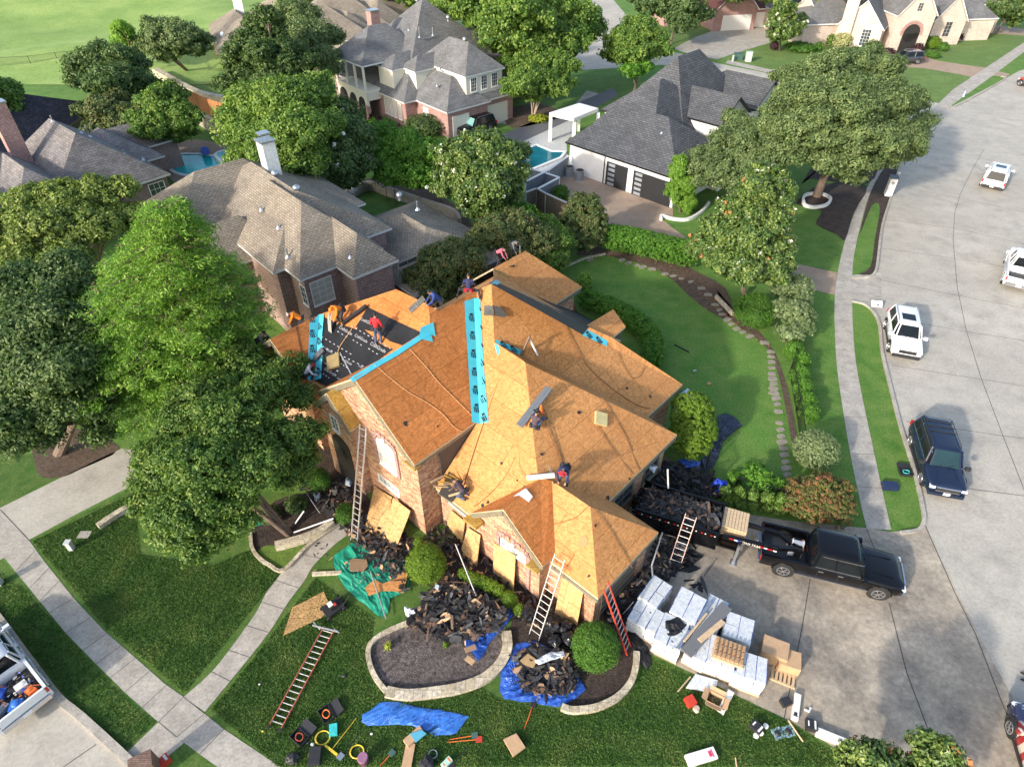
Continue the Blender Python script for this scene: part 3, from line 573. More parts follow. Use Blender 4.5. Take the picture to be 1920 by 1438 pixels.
# soffit returns, dark under-eave siding, dark panel painting the entrance shade
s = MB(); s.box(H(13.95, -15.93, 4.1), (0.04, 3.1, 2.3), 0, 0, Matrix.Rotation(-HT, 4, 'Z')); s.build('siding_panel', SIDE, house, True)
MS = Matrix.Rotation(-HT, 4, 'Z')                         # local y = s, local x = t
def hbox(m, s, t, z, ds, dt, dz, mi=0): return m.box(H(s, t, z), (dt, ds, dz), 0, mi, MS)
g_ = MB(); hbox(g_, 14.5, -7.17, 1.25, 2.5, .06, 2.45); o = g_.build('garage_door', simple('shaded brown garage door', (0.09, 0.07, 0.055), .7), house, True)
g_ = MB(); hbox(g_, 14.5, -7.13, 2.56, 2.7, .1, .16)
for k in range(1, 5): hbox(g_, 14.5, -7.135, k * .5, 2.5, .02, .02)
g_.build('door_frame', FASC, o, False) if False else g_.build('door_frame', FASC, house, True)
e_ = MB(); hbox(e_, 10.64, -21.4, 1.35, .06, 1.5, 2.7); e_.tube([H(10.61, -21.4, 2.7), H(10.67, -21.4, 2.7)], .75, 20); e_.build('entrance_shade_panel', DARK, house, True)  # flat dark panel on the wall, painting the shade inside the entrance
# windows: frame > pane
def win(parent, O, u, n, w, h, cols=2, rows=3, pane=GLASS, fr=WHITE, arch=False, name='window', fw=.07):
    """O = bottom centre on the wall, u along it, n outward"""
    u = u.normalized(); n = n.normalized(); z = Vector((0, 0, 1)); f = MB(); p = MB()
    def q(mbx, a, b, c, d, off, th=.05, mi=0):
        P = [O + u * x + z * y for x, y in ((a, b), (c, b), (c, d), (a, d))]
        mbx.add([k + n * (off + th) for k in P] + [k + n * off for k in P], [(0, 1, 2, 3), (0, 4, 5, 1), (1, 5, 6, 2), (2, 6, 7, 3), (3, 7, 4, 0)], mi)
    W = w / 2
    q(f, -W - fw, -fw, -W, h + fw, 0); q(f, W, -fw, W + fw, h + fw, 0); q(f, -W, -fw, W, 0, 0); q(f, -W, h, W, h + fw, 0); q(f, -W - fw, -fw - .05, W + fw, -fw, 0, .1)
    for i in range(1, cols): x = -W + w * i / cols; q(f, x - .013, 0, x + .013, h, .01, .025)
    for i in range(1, rows): y = h * i / rows; q(f, -W, y - .013, W, y + .013, .01, .023)
    if arch:
        pts = [O + u * (-W - fw) + z * (h + fw)] + [O + u * ((W + fw) * math.cos(math.pi * (1 - k / 8))) + z * (h + fw + .25 * math.sin(math.pi * k / 8)) for k in range(1, 8)] + [O + u * (W + fw) + z * (h + fw)]
        f.add([k + n * .045 for k in pts], [tuple(range(len(pts)))], 0)
    q(p, -W, 0, W, h, 0, .015)
    fo = f.build(name, fr, parent, True); po = MB()
    # pane is parented to the frame object
    off = Vector((0, 0, 0)); qo = parent
    while qo is not None: off += qo.location; qo = qo.parent
    p.v = [k - off for k in p.v]; p.build('pane', pane, fo); return fo
win(house, H(11.15, -18.22, 3.15), T3, -S3, 1.15, 1.45, 2, 2, GLASSC, WHITE, True)
win(house, H(11.15, -18.5, 1.55), T3, -S3, 1.5, .35, 5, 2, GLASST)
win(house, H(12.2, -14.55, 2.25), T3, -S3, 1.3, .28, 5, 1, GLASST)
win(house, H(12.2, -11.2, 2.15), T3, -S3, 1.35, .33, 5, 2, GLASST)
win(house, H(12.82, -8.5, 2.2), T3, -S3, 1.5, .3, 5, 1, GLASS)
win(house, H(10.65, -21.5, 3.85), T3, -S3, .5, .8, 2, 3, GLASS)
for ds, w in ((18.4, 1.5), (20.8, 1.2)): win(house, H(ds, -9.75, .9), S3, T3, w, 1.6, 2, 3, GLASS, FASC)
for (s0, t0, w, z0, z1) in ((11.13, -18.22, 1.15, 3.0, 4.9), (12.18, -11.2, 1.4, .3, 2.7)):
    b_ = MB()
    for sgn in (-1, 1): hbox(b_, s0 - .02, t0 + sgn * (w / 2 + .2), (z0 + z1) / 2, .06, .2, z1 - z0)
    for k in range(9):
        a = math.pi * k / 8; hbox(b_, s0 - .02, t0 - math.cos(a) * (w / 2 + .12), z1 + math.sin(a) * .3, .06, .22, .2)
    b_.build('brick_surround', BRICKR, house, True)
k_ = MB(); hbox(k_, 11.09, -18.22, 4.98, .1, .2, .3); k_.build('keystone', WHITE, house, True); k_ = MB(); hbox(k_, 12.12, -11.2, 2.62, .1, .2, .3); k_.build('keystone', WHITE, house, True)
for q_ in ((11.05, -16.15, 5.02, .35, .7, .1), (11.9, -13.35, 2.7, .5, .8, .14), (11.95, -9.75, 2.86, .5, .6, .1), (10.75, -22.75, 4.62, .4, .6, .12)): c_ = MB(); hbox(c_, *q_); c_.build('cornice_return', OSBY, house, True)
# chimney-like wing with its own shed roof on the far slope
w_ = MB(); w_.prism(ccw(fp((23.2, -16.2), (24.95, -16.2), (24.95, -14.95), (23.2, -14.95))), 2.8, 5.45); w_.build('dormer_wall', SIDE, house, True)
w_ = MB(); w_.slab([Pl(-T3, 15.6, .62, 6.0).at(*q) for q in ((1100, 610), (1140, 640), (1173, 612), (1150, 580))], .12, 0, 1); w_.build('dormer_roof', [OSB1, DRIPW], house, True)
# laid goods
def drape(name, px, pl, off, mat, parent=house, mi=0, raw=None):
    m = MB(); m.face([pl.at(x, y, off) for x, y in px] if raw is None else raw, mi); o = m.build(name, mat, parent, True); return o
def text_on(txt, pl, p0, p1, off, mat, name='printed_word', parent=house, flip=1, hscale=1.0, raw=None):
    a, b = (pl.at(*p0, off), pl.at(*p1, off)) if raw is None else raw; n = pl.n if pl is not None else Vector((0, 0, 1))
    cu = bpy.data.curves.new('t', 'FONT'); cu.body = txt; cu.size = 1.0; to = bpy.data.objects.new('t', cu); COL.objects.link(to)
    bpy.context.view_layer.update()
    me = bpy.data.meshes.new_from_object(to.evaluated_get(bpy.context.evaluated_depsgraph_get())); bpy.data.objects.remove(to)
    xs = [v.co.x for v in me.vertices]; w = max(xs) - min(xs); k = (b - a).length / w; ex = (b - a).normalized(); ey = n.cross(ex).normalized()
    q = parent; offv = Vector((0, 0, 0))
    while q is not None: offv += q.location; q = q.parent
    for v in me.vertices: v.co = a + ex * ((v.co.x - min(xs)) * k) + ey * (v.co.y * k * hscale) - offv
    me.name = name; me.materials.clear(); me.materials.append(mat); o = bpy.data.objects.new(name, me); COL.objects.link(o); o.parent = parent; return o
und = drape('underlayment', [(600, 592), (643, 610), (668, 618), (676, 612), (722, 650), (738, 655), (690, 690), (672, 703), (626, 731), (600, 719), (583, 708)], BB, .03, FELT)
und2 = drape('underlayment', [(690, 577), (792, 625), (755, 648), (733, 641), (715, 628), (700, 623), (668, 614)], BB, .05, FELT)
undN = drape('underlayment', [(916, 531), (955, 517), (1114, 603), (1092, 629)], NN, .03, FELT)
undN.data.polygons[0].vertices
for a, b in (((637, 616), (660, 630)), ((666, 631), (689, 644)), ((695, 647), (723, 663)), ((608, 655), (624, 663)), ((642, 675), (660, 686)), ((673, 687), (686, 695)), ((609, 694), (631, 707)), ((633, 710), (646, 718)), ((677, 601), (701, 612))):
    text_on('CraftGrade', BB, a, b, .065, WINK)
ml = MB()
for a, b in (((634, 622), (657, 636)), ((663, 638), (684, 651)), ((692, 654), (714, 668)), ((640, 682), (655, 692)), ((607, 701), (622, 712)), ((604, 632), (665, 668)), ((606, 650), (688, 690)), ((603, 676), (640, 700)), ((660, 612), (735, 655))):
    P, Q = BB.at(*a, .06), BB.at(*b, .06); nseg = max(6, int((Q - P).length / .16)); up = BB.n.cross((Q - P).normalized()) * .018
    for k in range(nseg):
        if k % 2 == 0:
            c, d = P.lerp(Q, k / nseg), P.lerp(Q, (k + .8) / nseg); ml.face([c - up, d - up, d + up, c + up])
ml.build('printed_lines', WINK, house, True)
for a, b in (((961, 541), (986, 556)), ((994, 559), (1018, 573)), ((1025, 575), (1049, 589)), ((1056, 592), (1080, 604))):
    text_on('CraftGrade', NN, a, b, .04, WINK, hscale=1.6)
wr = MB(); wr.tube([BB.at(646, 608, .15), BB.at(690, 576, .15)], .11, 10); wr.build('underlayment_roll', FELT, house, True)
drape('membrane', [(598, 591), (609, 590), (605, 640), (607, 655), (604, 710), (584, 716)], BB, .075, BLUEU); drape('membrane', [(600, 589), (584, 716), (576, 712), (578, 660), (580, 607)], LLp, .06, BLUEU)
vm = MB()                                                 # valley membrane folded on both planes
def fold(left, right, pts_mid, pa_, pb_, off=.05):
    L = [pa_.at(*q, off) for q in left]; Rr = [pb_.at(*q, off) for q in right]
    M_ = [(pa_.at(*q, off)) for q in pts_mid]
    for i in range(len(M_) - 1): vm.face([L[i], L[i + 1], M_[i + 1], M_[i]]); vm.face([M_[i], M_[i + 1], Rr[i + 1], Rr[i]])
fold([(870, 566), (877, 680), (884, 792)], [(901, 560), (907, 680), (917, 792)], [(888, 560), (893, 680), (899, 795)], AR, CC)
fold([(912, 502), (945, 521)], [(928, 507), (955, 520)], [(917, 503), (951, 521)], NN, GG)
vm.face([NN.at(x, y, .05) for x, y in ((918, 533), (951, 513), (956, 518), (932, 536))])
vm.face([EE.at(x, y, .05) for x, y in ((928, 637), (976, 657), (974, 668), (932, 652))]); vm.face([CC.at(x, y, .06) for x, y in ((928, 645), (945, 655), (934, 667))])
vm.face([EE.at(x, y, .05) for x, y in ((1092, 622), (1099, 612), (1139, 637), (1137, 650), (1090, 629))])
vm.face([AR.at(x, y, .05) for x, y in ((788, 615), (812, 605), (816, 632), (808, 628), (811, 642), (785, 635))])
vm.build('valley_membrane', BLUEU, house, True)
mr = MB()                                                 # membrane over the A ridge
rp = [(660, 715), (700, 690), (745, 664), (790, 634), (808, 626)]
for (a, b) in zip(rp, rp[1:]):
    P, Q = AR.at(*a, .05), AR.at(*b, .05); up = Vector((0, 0, 1)); w = -T3 * .2 - up * .06
    P1, Q1 = P.copy(), Q.copy(); mr.face([P, Q, Q + T3 * .06 - up * .03, P + T3 * .06 - up * .03]); mr.face([P, P + w + up * .1, Q + w + up * .1, Q])
mr.build('ridge_membrane', BLUEU, house, True)
mk = MB(); random.seed(3)                                  # printed marks on the turquoise rolls
def mark(pl, px, py, off, ang, k=1.35):
    c = pl.at(px, py, off); ex = T3; ex = (ex - pl.n * ex.dot(pl.n)).normalized(); ey = pl.n.cross(ex)
    ca, sa = math.cos(ang), math.sin(ang); a = ex * ca + ey * sa; b = -ex * sa + ey * ca
    for (x, y, w, h) in ((-.13, .03, .09, .12), (.04, .07, .22, .04), (.04, .0, .2, .035), (.02, -.06, .2, .035)):
        P = c + a * x * k + b * y * k; mk.face([P + a * (i * w / 2 * k) + b * (j * h / 2 * k) for i, j in ((-1, -1), (1, -1), (1, 1), (-1, 1))])
for i, y in enumerate(range(580, 790, 17)): mark(AR if i % 2 else CC, 880 + (y - 560) * .055 if i % 2 else 896 + (y - 560) * .055, y, .075, -.5)
for i, y in enumerate(range(600, 705, 14)): mark(BB if i % 2 else LLp, 600 if i % 2 else 584, y, .095, -.3)
for x, y in ((943, 649), (962, 657)): mark(EE, x, y, .07, .1)
for x, y in ((1103, 630), (1122, 640)): mark(EE, x, y, .07, .1)
mk.build('printed_marks', INK, house, True)
# air hoses and safety ropes lying over the sheathing
def rope(px, pl, r, mat, label, name='air_hose', cat='hose', off=.03, group=None, sm=5):
    pls = pl if isinstance(pl, list) else [pl] * len(px)
    if sm and not isinstance(pl, list): px = smooth_px(px, sm); pls = [pl] * len(px)
    m = MB(); m.tube([q.at(x, y, off) for (x, y), q in zip(px, pls)], r, 6)
    o = m.build(name, mat); return tag(o, label, cat, group)
rope([(702, 684), (735, 712), (765, 735), (800, 755), (830, 777), (850, 800), (868, 810)], AR, .014, ROPEO, 'tan air hose across the left sheathing slope, nearer the gable edge')
rope([(768, 655), (800, 690), (820, 715), (850, 745), (885, 780)], AR, .014, ROPEO, 'tan air hose across the left sheathing slope, nearer the turquoise valley')

rope([(1057, 610), (1075, 645), (1100, 685), (1130, 715), (1170, 745), (1200, 762), (1218, 766)], EE, .02, ROPE, 'double brown rope curving down the long rear slope', 'rope', 'rope')
rope([(1157, 660), (1170, 690), (1185, 709), (1200, 705), (1206, 690)], EE, .012, ROPE, 'thin brown rope looped on the upper part of the long rear slope', 'rope', 'rope')
rope([(1013, 758), (1025, 800), (1045, 850), (1052, 880)], FF, .02, ROPE, 'brown safety rope running down to the crouching man at the hip', 'rope', 'rope')
rope([(1020, 768), (1035, 810), (1050, 855), (1056, 878)], FF, .014, ROPE, 'second thinner safety rope beside the one to the crouching man', 'rope', 'rope')
rope([(1120, 800), (1145, 838), (1170, 868), (1187, 890)], FF, .018, ROPE, 'brown rope under the pale foam block on the front right slope', 'rope', 'rope')
rope([(1128, 745), (1150, 780), (1170, 815), (1185, 850), (1198, 882)], FF, .018, ROPE, 'brown rope right of the foam block on the front right slope', 'rope', 'rope')
rope([(953, 672), (930, 730), (905, 800), (885, 860), (870, 910)], CC, .018, ROPE, 'long brown safety rope on the pale slope down to the seated man', 'rope', 'rope')
rope([(988, 805), (978, 840), (975, 870), (985, 890), (995, 897)], CC, .015, ROPE, 'brown hose loop on the pale slope beside the hip', 'hose', 'hose')
rope([(970, 850), (950, 890), (920, 925), (890, 950)], CC, .012, ROPE, 'thin curving hose on the pale slope above the eave', 'hose', 'hose')
rope([(1104, 948), (1080, 970), (1050, 980), (1026, 984)], QQ, .014, ROPE, 'thin hose lying across the pale garage slope', 'hose', 'hose')
rope([(1112, 952), (1140, 990), (1165, 1030), (1185, 1065)], PP, .018, ROPE, 'brown rope down the garage hip end', 'rope', 'rope')
rope([(554, 612), (563, 660), (570, 695)], LLp, .018, ROPE, 'brown safety rope on the far left sheathing', 'rope', 'rope')
rope([(662, 618), (640, 650), (634, 668)], BB, .016, ROPEO, 'tan hose on the black underlayment', 'hose', 'hose', off=.09)
# things resting on the roof
def block(px, py, pl, a, b, h, ang, mat, name, label, cat, off=0.0):
    c = pl.at(px, py, off + h / 2); ex = (T3 - pl.n * T3.dot(pl.n)).normalized(); ey = pl.n.cross(ex)
    ex2 = ex * math.cos(ang) + ey * math.sin(ang); ey2 = -ex * math.sin(ang) + ey * math.cos(ang)
    M = Matrix((ex2, ey2, pl.n)).transposed().to_4x4(); m = MB(); m.box((0, 0, 0), (a, b, h)); m.box((0, b * .12, h * .5), (a * .8, .012, .01)); o = m.build(name, mat); o.matrix_world = Matrix.Translation(c) @ M
    return tag(o, label, cat)
FOAM = simple('yellow foam block', (0.5, 0.42, 0.2), .8, .12, 4)
block(1125, 786, FF, .62, .62, .16, .75, FOAM, 'foam_block', 'pale yellow foam block resting on the front right sheathing slope', 'foam block')
block(628, 679, BB, .75, .75, .12, .8, simple('olive foam block', (0.27, 0.2, 0.09), .9, .15), 'foam_block', 'olive brown foam block lying on the black underlayment', 'foam block', .05)
block(596, 672, BB, .3, 1.15, .12, -.25, simple('grey shingle stack', (.1, .1, .11), .8), 'shingle_stack', 'narrow dark grey shingle stack on the left turquoise membrane', 'shingle stack', .09)
SHG = brick('laid grey shingles', (0.15, 0.15, 0.14), (0.11, 0.11, 0.1), (0.07, .07, .07), 1.0, .14, .01)
block(783, 572, BB, .35, .95, .05, -.35, SHG, 'shingle_strip', 'short grey shingle strip on the small orange slope', 'shingle', .03)
m = MB(); q = [(909, 575), (927, 573)]; m.face([CC.at(909, 574, .06), CC.at(908, 592, .06), CC.at(928, 593, .06), CC.at(925, 574, .06)]); m.face([EE.at(925, 574, .06), EE.at(928, 593, .06), EE.at(946, 597, .1), EE.at(945, 587, .12), EE.at(936, 577, .08)])
tag(m.build('shingle_sheet', SHG), 'grey shingle sheet bent over the hip below the peak', 'shingle')
# ridge metal leaning over the hip, white tubes, paper
def rod(px0, pl0, o0, px1, pl1, o1, w, h, mat, name, label, cat, round_=False):
    a, b = pl0.at(*px0, o0), pl1.at(*px1, o1); m = MB()
    if round_: m.tube([a, b], w / 2, 12)
    else: m.bar(a, b, w, h); m.bar(a + Vector((0, 0, h / 2 + .005)), b + Vector((0, 0, h / 2 + .005)), .03, .012)
    return tag(m.build(name, mat), label, cat)
rod((980, 802), CC, .35, (1023, 732), FF, .35, .36, .07, simple('grey drip edge metal', (0.16, 0.18, 0.2), .45, .08, metal=.3), 'metal_flashing', 'long grey metal flashing pieces laid over the hip', 'flashing')
rod((983, 641), EE, .5, (1006, 668), EE, .12, .1, .1, WHITE, 'vent_pipe', 'white pipe propped on the rear slope beside the flue', 'pipe', True)
rod((977, 670), EE, -.1, (981, 640), EE, .7, .12, .12, simple('rusty flue pipe', (.2, .12, .08), .6, metal=.4), 'flue_pipe', 'rusty flue pipe standing at the small turquoise valley', 'pipe', True)
rod((993, 898), CC, .3, (1033, 894), FF, .3, .24, .24, WHITE, 'wrapped_roll', 'white wrapped roll lying across the hip above the garage', 'roll', True)
m = MB(); m.face([YY.at(x, y, .05) for x, y in ((961, 931), (983, 916), (985, 921), (972, 929))]); m.face([YY.at(x, y, .06) for x, y in ((972, 929), (985, 916), (998, 931), (990, 942))]); tag(m.build('paper_sheet', WHITE), 'white folded paper on the small gable slope', 'paper')
drape('roof_patch', [(1084, 1016), (1090, 1005), (1098, 1004), (1103, 1012), (1101, 1022), (1092, 1027), (1085, 1025)], QQ, .02, simple('dark osb patch', (.36, .22, .09), .8, .2, 30))
# open rotten eave by the seated man: framing, litter
m = MB(); m.face([CC.at(x, y, .03) for x, y in ((842, 884), (868, 902), (862, 925), (848, 942), (823, 926))]); m.build('open_deck', DARK, house, True)  # flat dark face laid on the slope, painting the shade of the hole
m = MB(); random.seed(9)
for k in range(9):
    a = CC.at(random.uniform(832, 862), random.uniform(892, 930), random.uniform(.04, .3)); d = Vector((random.uniform(-1, 1), random.uniform(-1, 1), random.uniform(-.1, .5))).normalized() * random.uniform(.5, 1.3); m.bar(a - d / 2, a + d / 2, .1, .04, k % 2)
tag(m.build('broken_boards', [OSBY, WOODL]), 'loose broken boards around the opened eave by the seated man', 'boards')
rod((1026, 1041), QQ, .12, (1072, 1070), QQ, .12, .035, .035, RED, 'ladder_stabiliser', 'thin red bar across the garage eave at the ladder head', 'bar', True)
m = MB(); random.seed(11)
for (x, y, pl) in ((1015, 852, FF), (940, 868, CC), (1085, 775, FF), (1062, 700, EE), (1175, 728, EE), (1218, 744, EE), (958, 500, GG), (963, 500, GG), (970, 900, CC), (984, 912, CC), (915, 942, CC), (905, 948, CC), (1104, 1080, QQ), (1050, 888, FF), (1180, 898, FF), (1140, 935, FF), (760, 795, AR), (820, 800, AR), (1116, 985, PP), (980, 850, CC), (1040, 905, QQ)):
    c = pl.at(x, y, .03); r = random.uniform(.05, .13); ex = (T3 - pl.n * T3.dot(pl.n)).normalized(); ey = pl.n.cross(ex)
    m.face([c + (ex * math.cos(a) + ey * math.sin(a)) * r * random.uniform(.4, 1.4) for a in [i * 2 * math.pi / 6 for i in range(6)]])
tag(m.build('nail_holes_and_scraps', SCRAP), 'small dark shingle scraps scattered on the sheathing', 'scraps', kind='stuff')
# small penciled OSB grade marks

# boards leaned on the front windows
def lean(p0, p1, q1, q0, label, mat=OSB3, name='strand_board'):
    m = MB(); n = (Vector(p1) - Vector(p0)).cross(Vector(q0) - Vector(p0)).normalized() * .018
    a = [Vector(x) for x in (p0, p1, q1, q0)]; m.add([x + n for x in a] + [x - n for x in a], [(0, 1, 2, 3), (7, 6, 5, 4), (0, 4, 5, 1), (1, 5, 6, 2), (2, 6, 7, 3), (3, 7, 4, 0)])
    return tag(m.build(name, mat), label, 'board')
def wp(px, py, s): return onplane(px, py, S3 * s, S3)
lean(U(684, 992, .0), U(722, 1014), wp(735, 932, 11.05), wp(702, 912, 11.05), 'left strand board leaning under the tall gable window')
lean(U(717, 1018, .02), U(742, 1030, .02), wp(770, 958, 10.95), wp(737, 933, 10.95), 'right strand board, tilted, leaning under the tall gable window')
lean(U(838, 985), U(867, 1020), wp(872, 978, 12.1), wp(846, 956, 12.1), 'strand board leaning left of the downpipe in the entrance corner')
lean(U(862, 1040), U(894, 1062), wp(901, 1003, 12.1), wp(877, 988, 12.1), 'strand board leaning just left of the small front gable')
lean(U(925, 1078), U(963, 1108), wp(967, 1041, 12.1), wp(926, 1017, 12.1), 'upright strand board covering the small gable window')
lean(U(1039, 1155), U(1081, 1178), wp(1094, 1108, 12.78), wp(1054, 1082, 12.78), 'strand board leaning on the garage front window')
# ================================================================ neighbouring houses
class Fr:
    def __init__(s, px, py, z, ang):
        s.o = U(px, py, z) if z is not None else Vector((px, py, 0)); s.o.z = 0; a = R_(ang); s.u = Vector((math.cos(a), math.sin(a), 0)); s.n = Vector((-math.sin(a), math.cos(a), 0)); s.M = Matrix.Rotation(a, 4, 'Z')
    def __call__(s, u, n, z=0.0): return s.o + s.u * u + s.n * n + Vector((0, 0, z))
    def box(s, m, u, n, z, du, dn, dz, mi=0): return m.box(s(u, n, z), (du, dn, dz), 0, mi, s.M)
def rblock(Rm, Wm, G, u0, u1, n0, n1, ze, p=.8, axis='u', ends='hh', z0=0.0, pe=None, inset=.35, walls=True, th=.16, zr=None):
    """a hipped or gabled roof on a rectangle of eaves, with the walls under it"""
    f = (lambda a, b, z: G(a, b, z)) if axis == 'u' else (lambda a, b, z: G(b, a, z))
    a0, a1, b0, b1 = (u0, u1, n0, n1) if axis == 'u' else (n0, n1, u0, u1)
    hw = (b1 - b0) / 2; bm = (b0 + b1) / 2; zt = ze + p * hw; pe = pe or p; hi = hw * p / pe
    r0 = a0 + (hi if ends[0] == 'h' else 0); r1 = a1 - (hi if ends[1] == 'h' else 0)
    if r0 > r1: r0 = r1 = (r0 + r1) / 2
    c = [f(a0, b0, ze), f(a1, b0, ze), f(a1, b1, ze), f(a0, b1, ze)]; P, Q = f(r0, bm, zt), f(r1, bm, zt)
    def sl(pts):
        n = (pts[1] - pts[0]).cross(pts[2] - pts[1]); Rm.slab(pts if n.z > 0 else pts[::-1], th, 0, 1)
    sl([c[0], c[1], Q, P] if r1 - r0 > .01 else [c[0], c[1], P]); sl([c[2], c[3], P, Q] if r1 - r0 > .01 else [c[2], c[3], P])
    if ends[0] == 'h': sl([c[3], c[0], P])
    if ends[1] == 'h': sl([c[1], c[2], Q])
    if Wm is not None and walls:
        i = inset; x0, x1 = a0 + i, a1 - i; y0, y1 = b0 + i, b1 - i; zw = ze - .1 + p * i * .8
        w = [f(x0, y0, 0), f(x1, y0, 0), f(x1, y1, 0), f(x0, y1, 0)]; Wm.prism(ccw([tuple(k[:2]) for k in w]), z0, ze + .04)
        for e, xx in ((0, x0), (1, x1)):
            if ends[e] == 'g':
                t = [f(xx, y0, ze + .04), f(xx, y1, ze + .04), f(xx, bm, ze + .04 + p * (hw - i) - .02)]; Wm.face(t if e == 1 else t[::-1])
    return f
def vents(G, lst, parent, dishes=()):
    for (u, n, z, h) in lst:
        m = MB(); m.tube([G(u, n, z - .1), G(u, n, z + h)], .06, 8); m.tube([G(u, n, z - .05), G(u, n, z + .12)], [.2, .07], 8); m.build('vent_pipe', METAL, parent, True)
def turbine(P, parent):
    m = MB(); m.tube([P, P + Vector((0, 0, .25))], .15, 10); m.sphere(P + Vector((0, 0, .42)), (.26, .26, .24), 14, 8); m.build('roof_turbine', METAL, parent, True)
def gdoor(G, u0, u1, n, h, parent, mat, out=-1, panels=4, axis='u'):
    m = MB(); c = (u0 + u1) / 2
    if axis == 'u':
        G.box(m, c, n + out * .02, h / 2, u1 - u0, .08, h)
        for k in range(1, panels): G.box(m, c, n + out * .062, h * k / panels, u1 - u0, .012, .02, 1)
    return m.build('garage_door', [mat, PLAST if mat in (BLACKP,) else CREAM], parent, True)
def chimney(G, u, n, z0, z1, w, d, parent, mat, cap=True, flue=False):
    m = MB(); G.box(m, u, n, (z0 + z1) / 2, w, d, z1 - z0); o = m.build('chimney', mat, parent, True)
    c = MB(); G.box(c, u, n, z1 + .06, w + .16, d + .16, .12)
    if flue: G.box(c, u, n, z1 + .55, w * .8, d * .8, .1); [G.box(c, u + a * w * .3, n + b * d * .3, z1 + .3, .05, .05, .45) for a in (-1, 1) for b in (-1, 1)]
    off = Vector((0, 0, 0)); q = parent
    while q is not None: off += q.location; q = q.parent
    c.v = [k - off for k in c.v]; c.build('chimney_cap', METAL, o); return o
GUT = simple('pale gutter', (0.6, 0.6, 0.58), .5, .1); GUTD = simple('taupe gutter', (0.25, 0.22, 0.18), .5, .1)

# --- tan shingled house behind the tall bright tree
G2 = Fr(662, 522, 5.3, 42.4)
h2 = thing('neighbour_house', 'mauve brick house with weathered tan many-hipped roof and tall white chimney', 'house', tuple(G2(2, 9)))
r, w = MB(), MB()
rblock(r, w, G2, 0, 3.35, 0, 9, 5.3, 1.05, 'n', 'hh'); rblock(r, w, G2, -2.5, 3.5, 1.97, 15, 5.3, .9, 'n', 'hh', pe=.64)
rblock(r, w, G2, -3.3, 5.5, 3.9, 19, 5.3, .6, 'n', 'hh'); rblock(r, w, G2, -6.2, 4.5, 12, 19.2, 5.3, .74, 'u', 'hh'); rblock(r, w, G2, -5.2, 0, 8.0, 12.6, 4.4, .9, 'u', 'gh'); rblock(r, None, G2, 1, 6.6, 9, 19, 5.0, .45, 'n', 'hh')
rblock(r, w, G2, 3.6, 12.3, -1.0, 10.6, 2.9, .42, 'n', 'hh')
h2r = r.build('roof', [SH_TAN, GUT], h2, True); w.build('wall', BRICKP, h2, True)
chimney(G2, 1.9, 13.2, 5, 9.6, .95, .95, h2, simple('white siding', (.72, .72, .7), .6), True, True)
win(h2, G2(4.2, .35, 4.5), G2.u, -G2.n, 1.4, .3, 2, 1, GLASS, GUTD)
win(h2, G2(-2.15, 2.7, 3.1), G2.n * -1, -G2.u, .6, 1.3, 2, 3); win(h2, G2(-1.1, 2.31, 3.0), G2.u, -G2.n, 1.4, 1.6, 3, 4, GLASSC, WHITE); win(h2, G2(-2.86, 5.3, .3), G2.n * -1, -G2.u, .9, 1.9, 1, 2, DARK, PLAST)
vents(G2, [(-2.0, 4.2, 5.8, .55), (-1.2, 6.6, 6.6, .25), (.7, 1.2, 6.0, .2), (-1.0, 9.3, 6.8, .25), (8.6, 5.2, 5.2, .6)], h2)
turbine(G2(1.4, 11.6, 7.5), h2); turbine(G2(1.4, 8.6, 7.4), h2); turbine(G2(9.2, 8.4, 4.6), h2)
def dish(P, az, parent):
    m = MB(); m.tube([P, P + Vector((0, 0, .5))], .025, 6); c = P + Vector((0, 0, .62)); d = Vector((math.cos(az) * .8, math.sin(az) * .8, .55)).normalized(); x = d.cross(Vector((0, 0, 1))).normalized(); y = x.cross(d); vs_ = []; n = 16
    for rr, dd in ((.0, 0), (.2, .02), (.38, .07)):
        for k in range(n): a = 2 * math.pi * k / n; vs_.append(c + x * (rr * math.cos(a)) + y * (rr * math.sin(a) * .85) + d * dd)
    m.add(vs_, [(j * n + k, j * n + (k + 1) % n, (j + 1) * n + (k + 1) % n, (j + 1) * n + k) for j in (0, 1) for k in range(n)], 0, True); m.tube([c - y * .1, c + d * .4], .015, 5); m.build('satellite_dish', METAL, parent, True)
dish(G2(6.2, 9.8, 5.1), R_(120), h2)

# --- grey-brown roofed house on the left edge with the brick chimney
G3 = Fr(318, 325, 2.9, 49)
h3 = thing('neighbour_house', 'grey brown roofed brick house at the left edge, red brick chimney on its slope', 'house', tuple(G3(-8, 5)))
r, w = MB(), MB()
rblock(r, w, G3, -10, 0, -.1, 12, 2.9, .82, 'n', 'hh', pe=1.25); rblock(r, w, G3, -4.3, 1.7, 4.3, 12.6, 2.9, .72, 'n', 'hh'); rblock(r, w, G3, -3, 5.0, 7.6, 13, 2.9, .6, 'u', 'hh')
rblock(r, w, G3, -13.5, -6.5, -2.5, 9, 2.9, .95, 'n', 'hh'); rblock(r, w, G3, -19, -6, 1, 12, 2.9, .72, 'u', 'hh'); rblock(r, w, G3, -17.5, -11.5, -4, 6, 2.9, 1.0, 'n', 'gh')
r.build('roof', [SH_BRN, GUT], h3, True); w.build('wall', BRICKP, h3, True)
chimney(G3, -8.6, 7.2, 3, 9.4, 1.3, .9, h3, BRICKR)
vents(G3, [(-3.3, 6.0, 5.6, .9), (-3.8, 6.2, 6.0, .3), (-1.0, 2.4, 3.7, .3), (-.5, 3.6, 3.4, .3), (-2.4, 2.0, 4.8, .35), (-5, 8, 6.9, .5)], h3)
win(h3, G3(-1.4, .15, .9), G3.u, -G3.n, 1.3, 1.5, 3, 3)
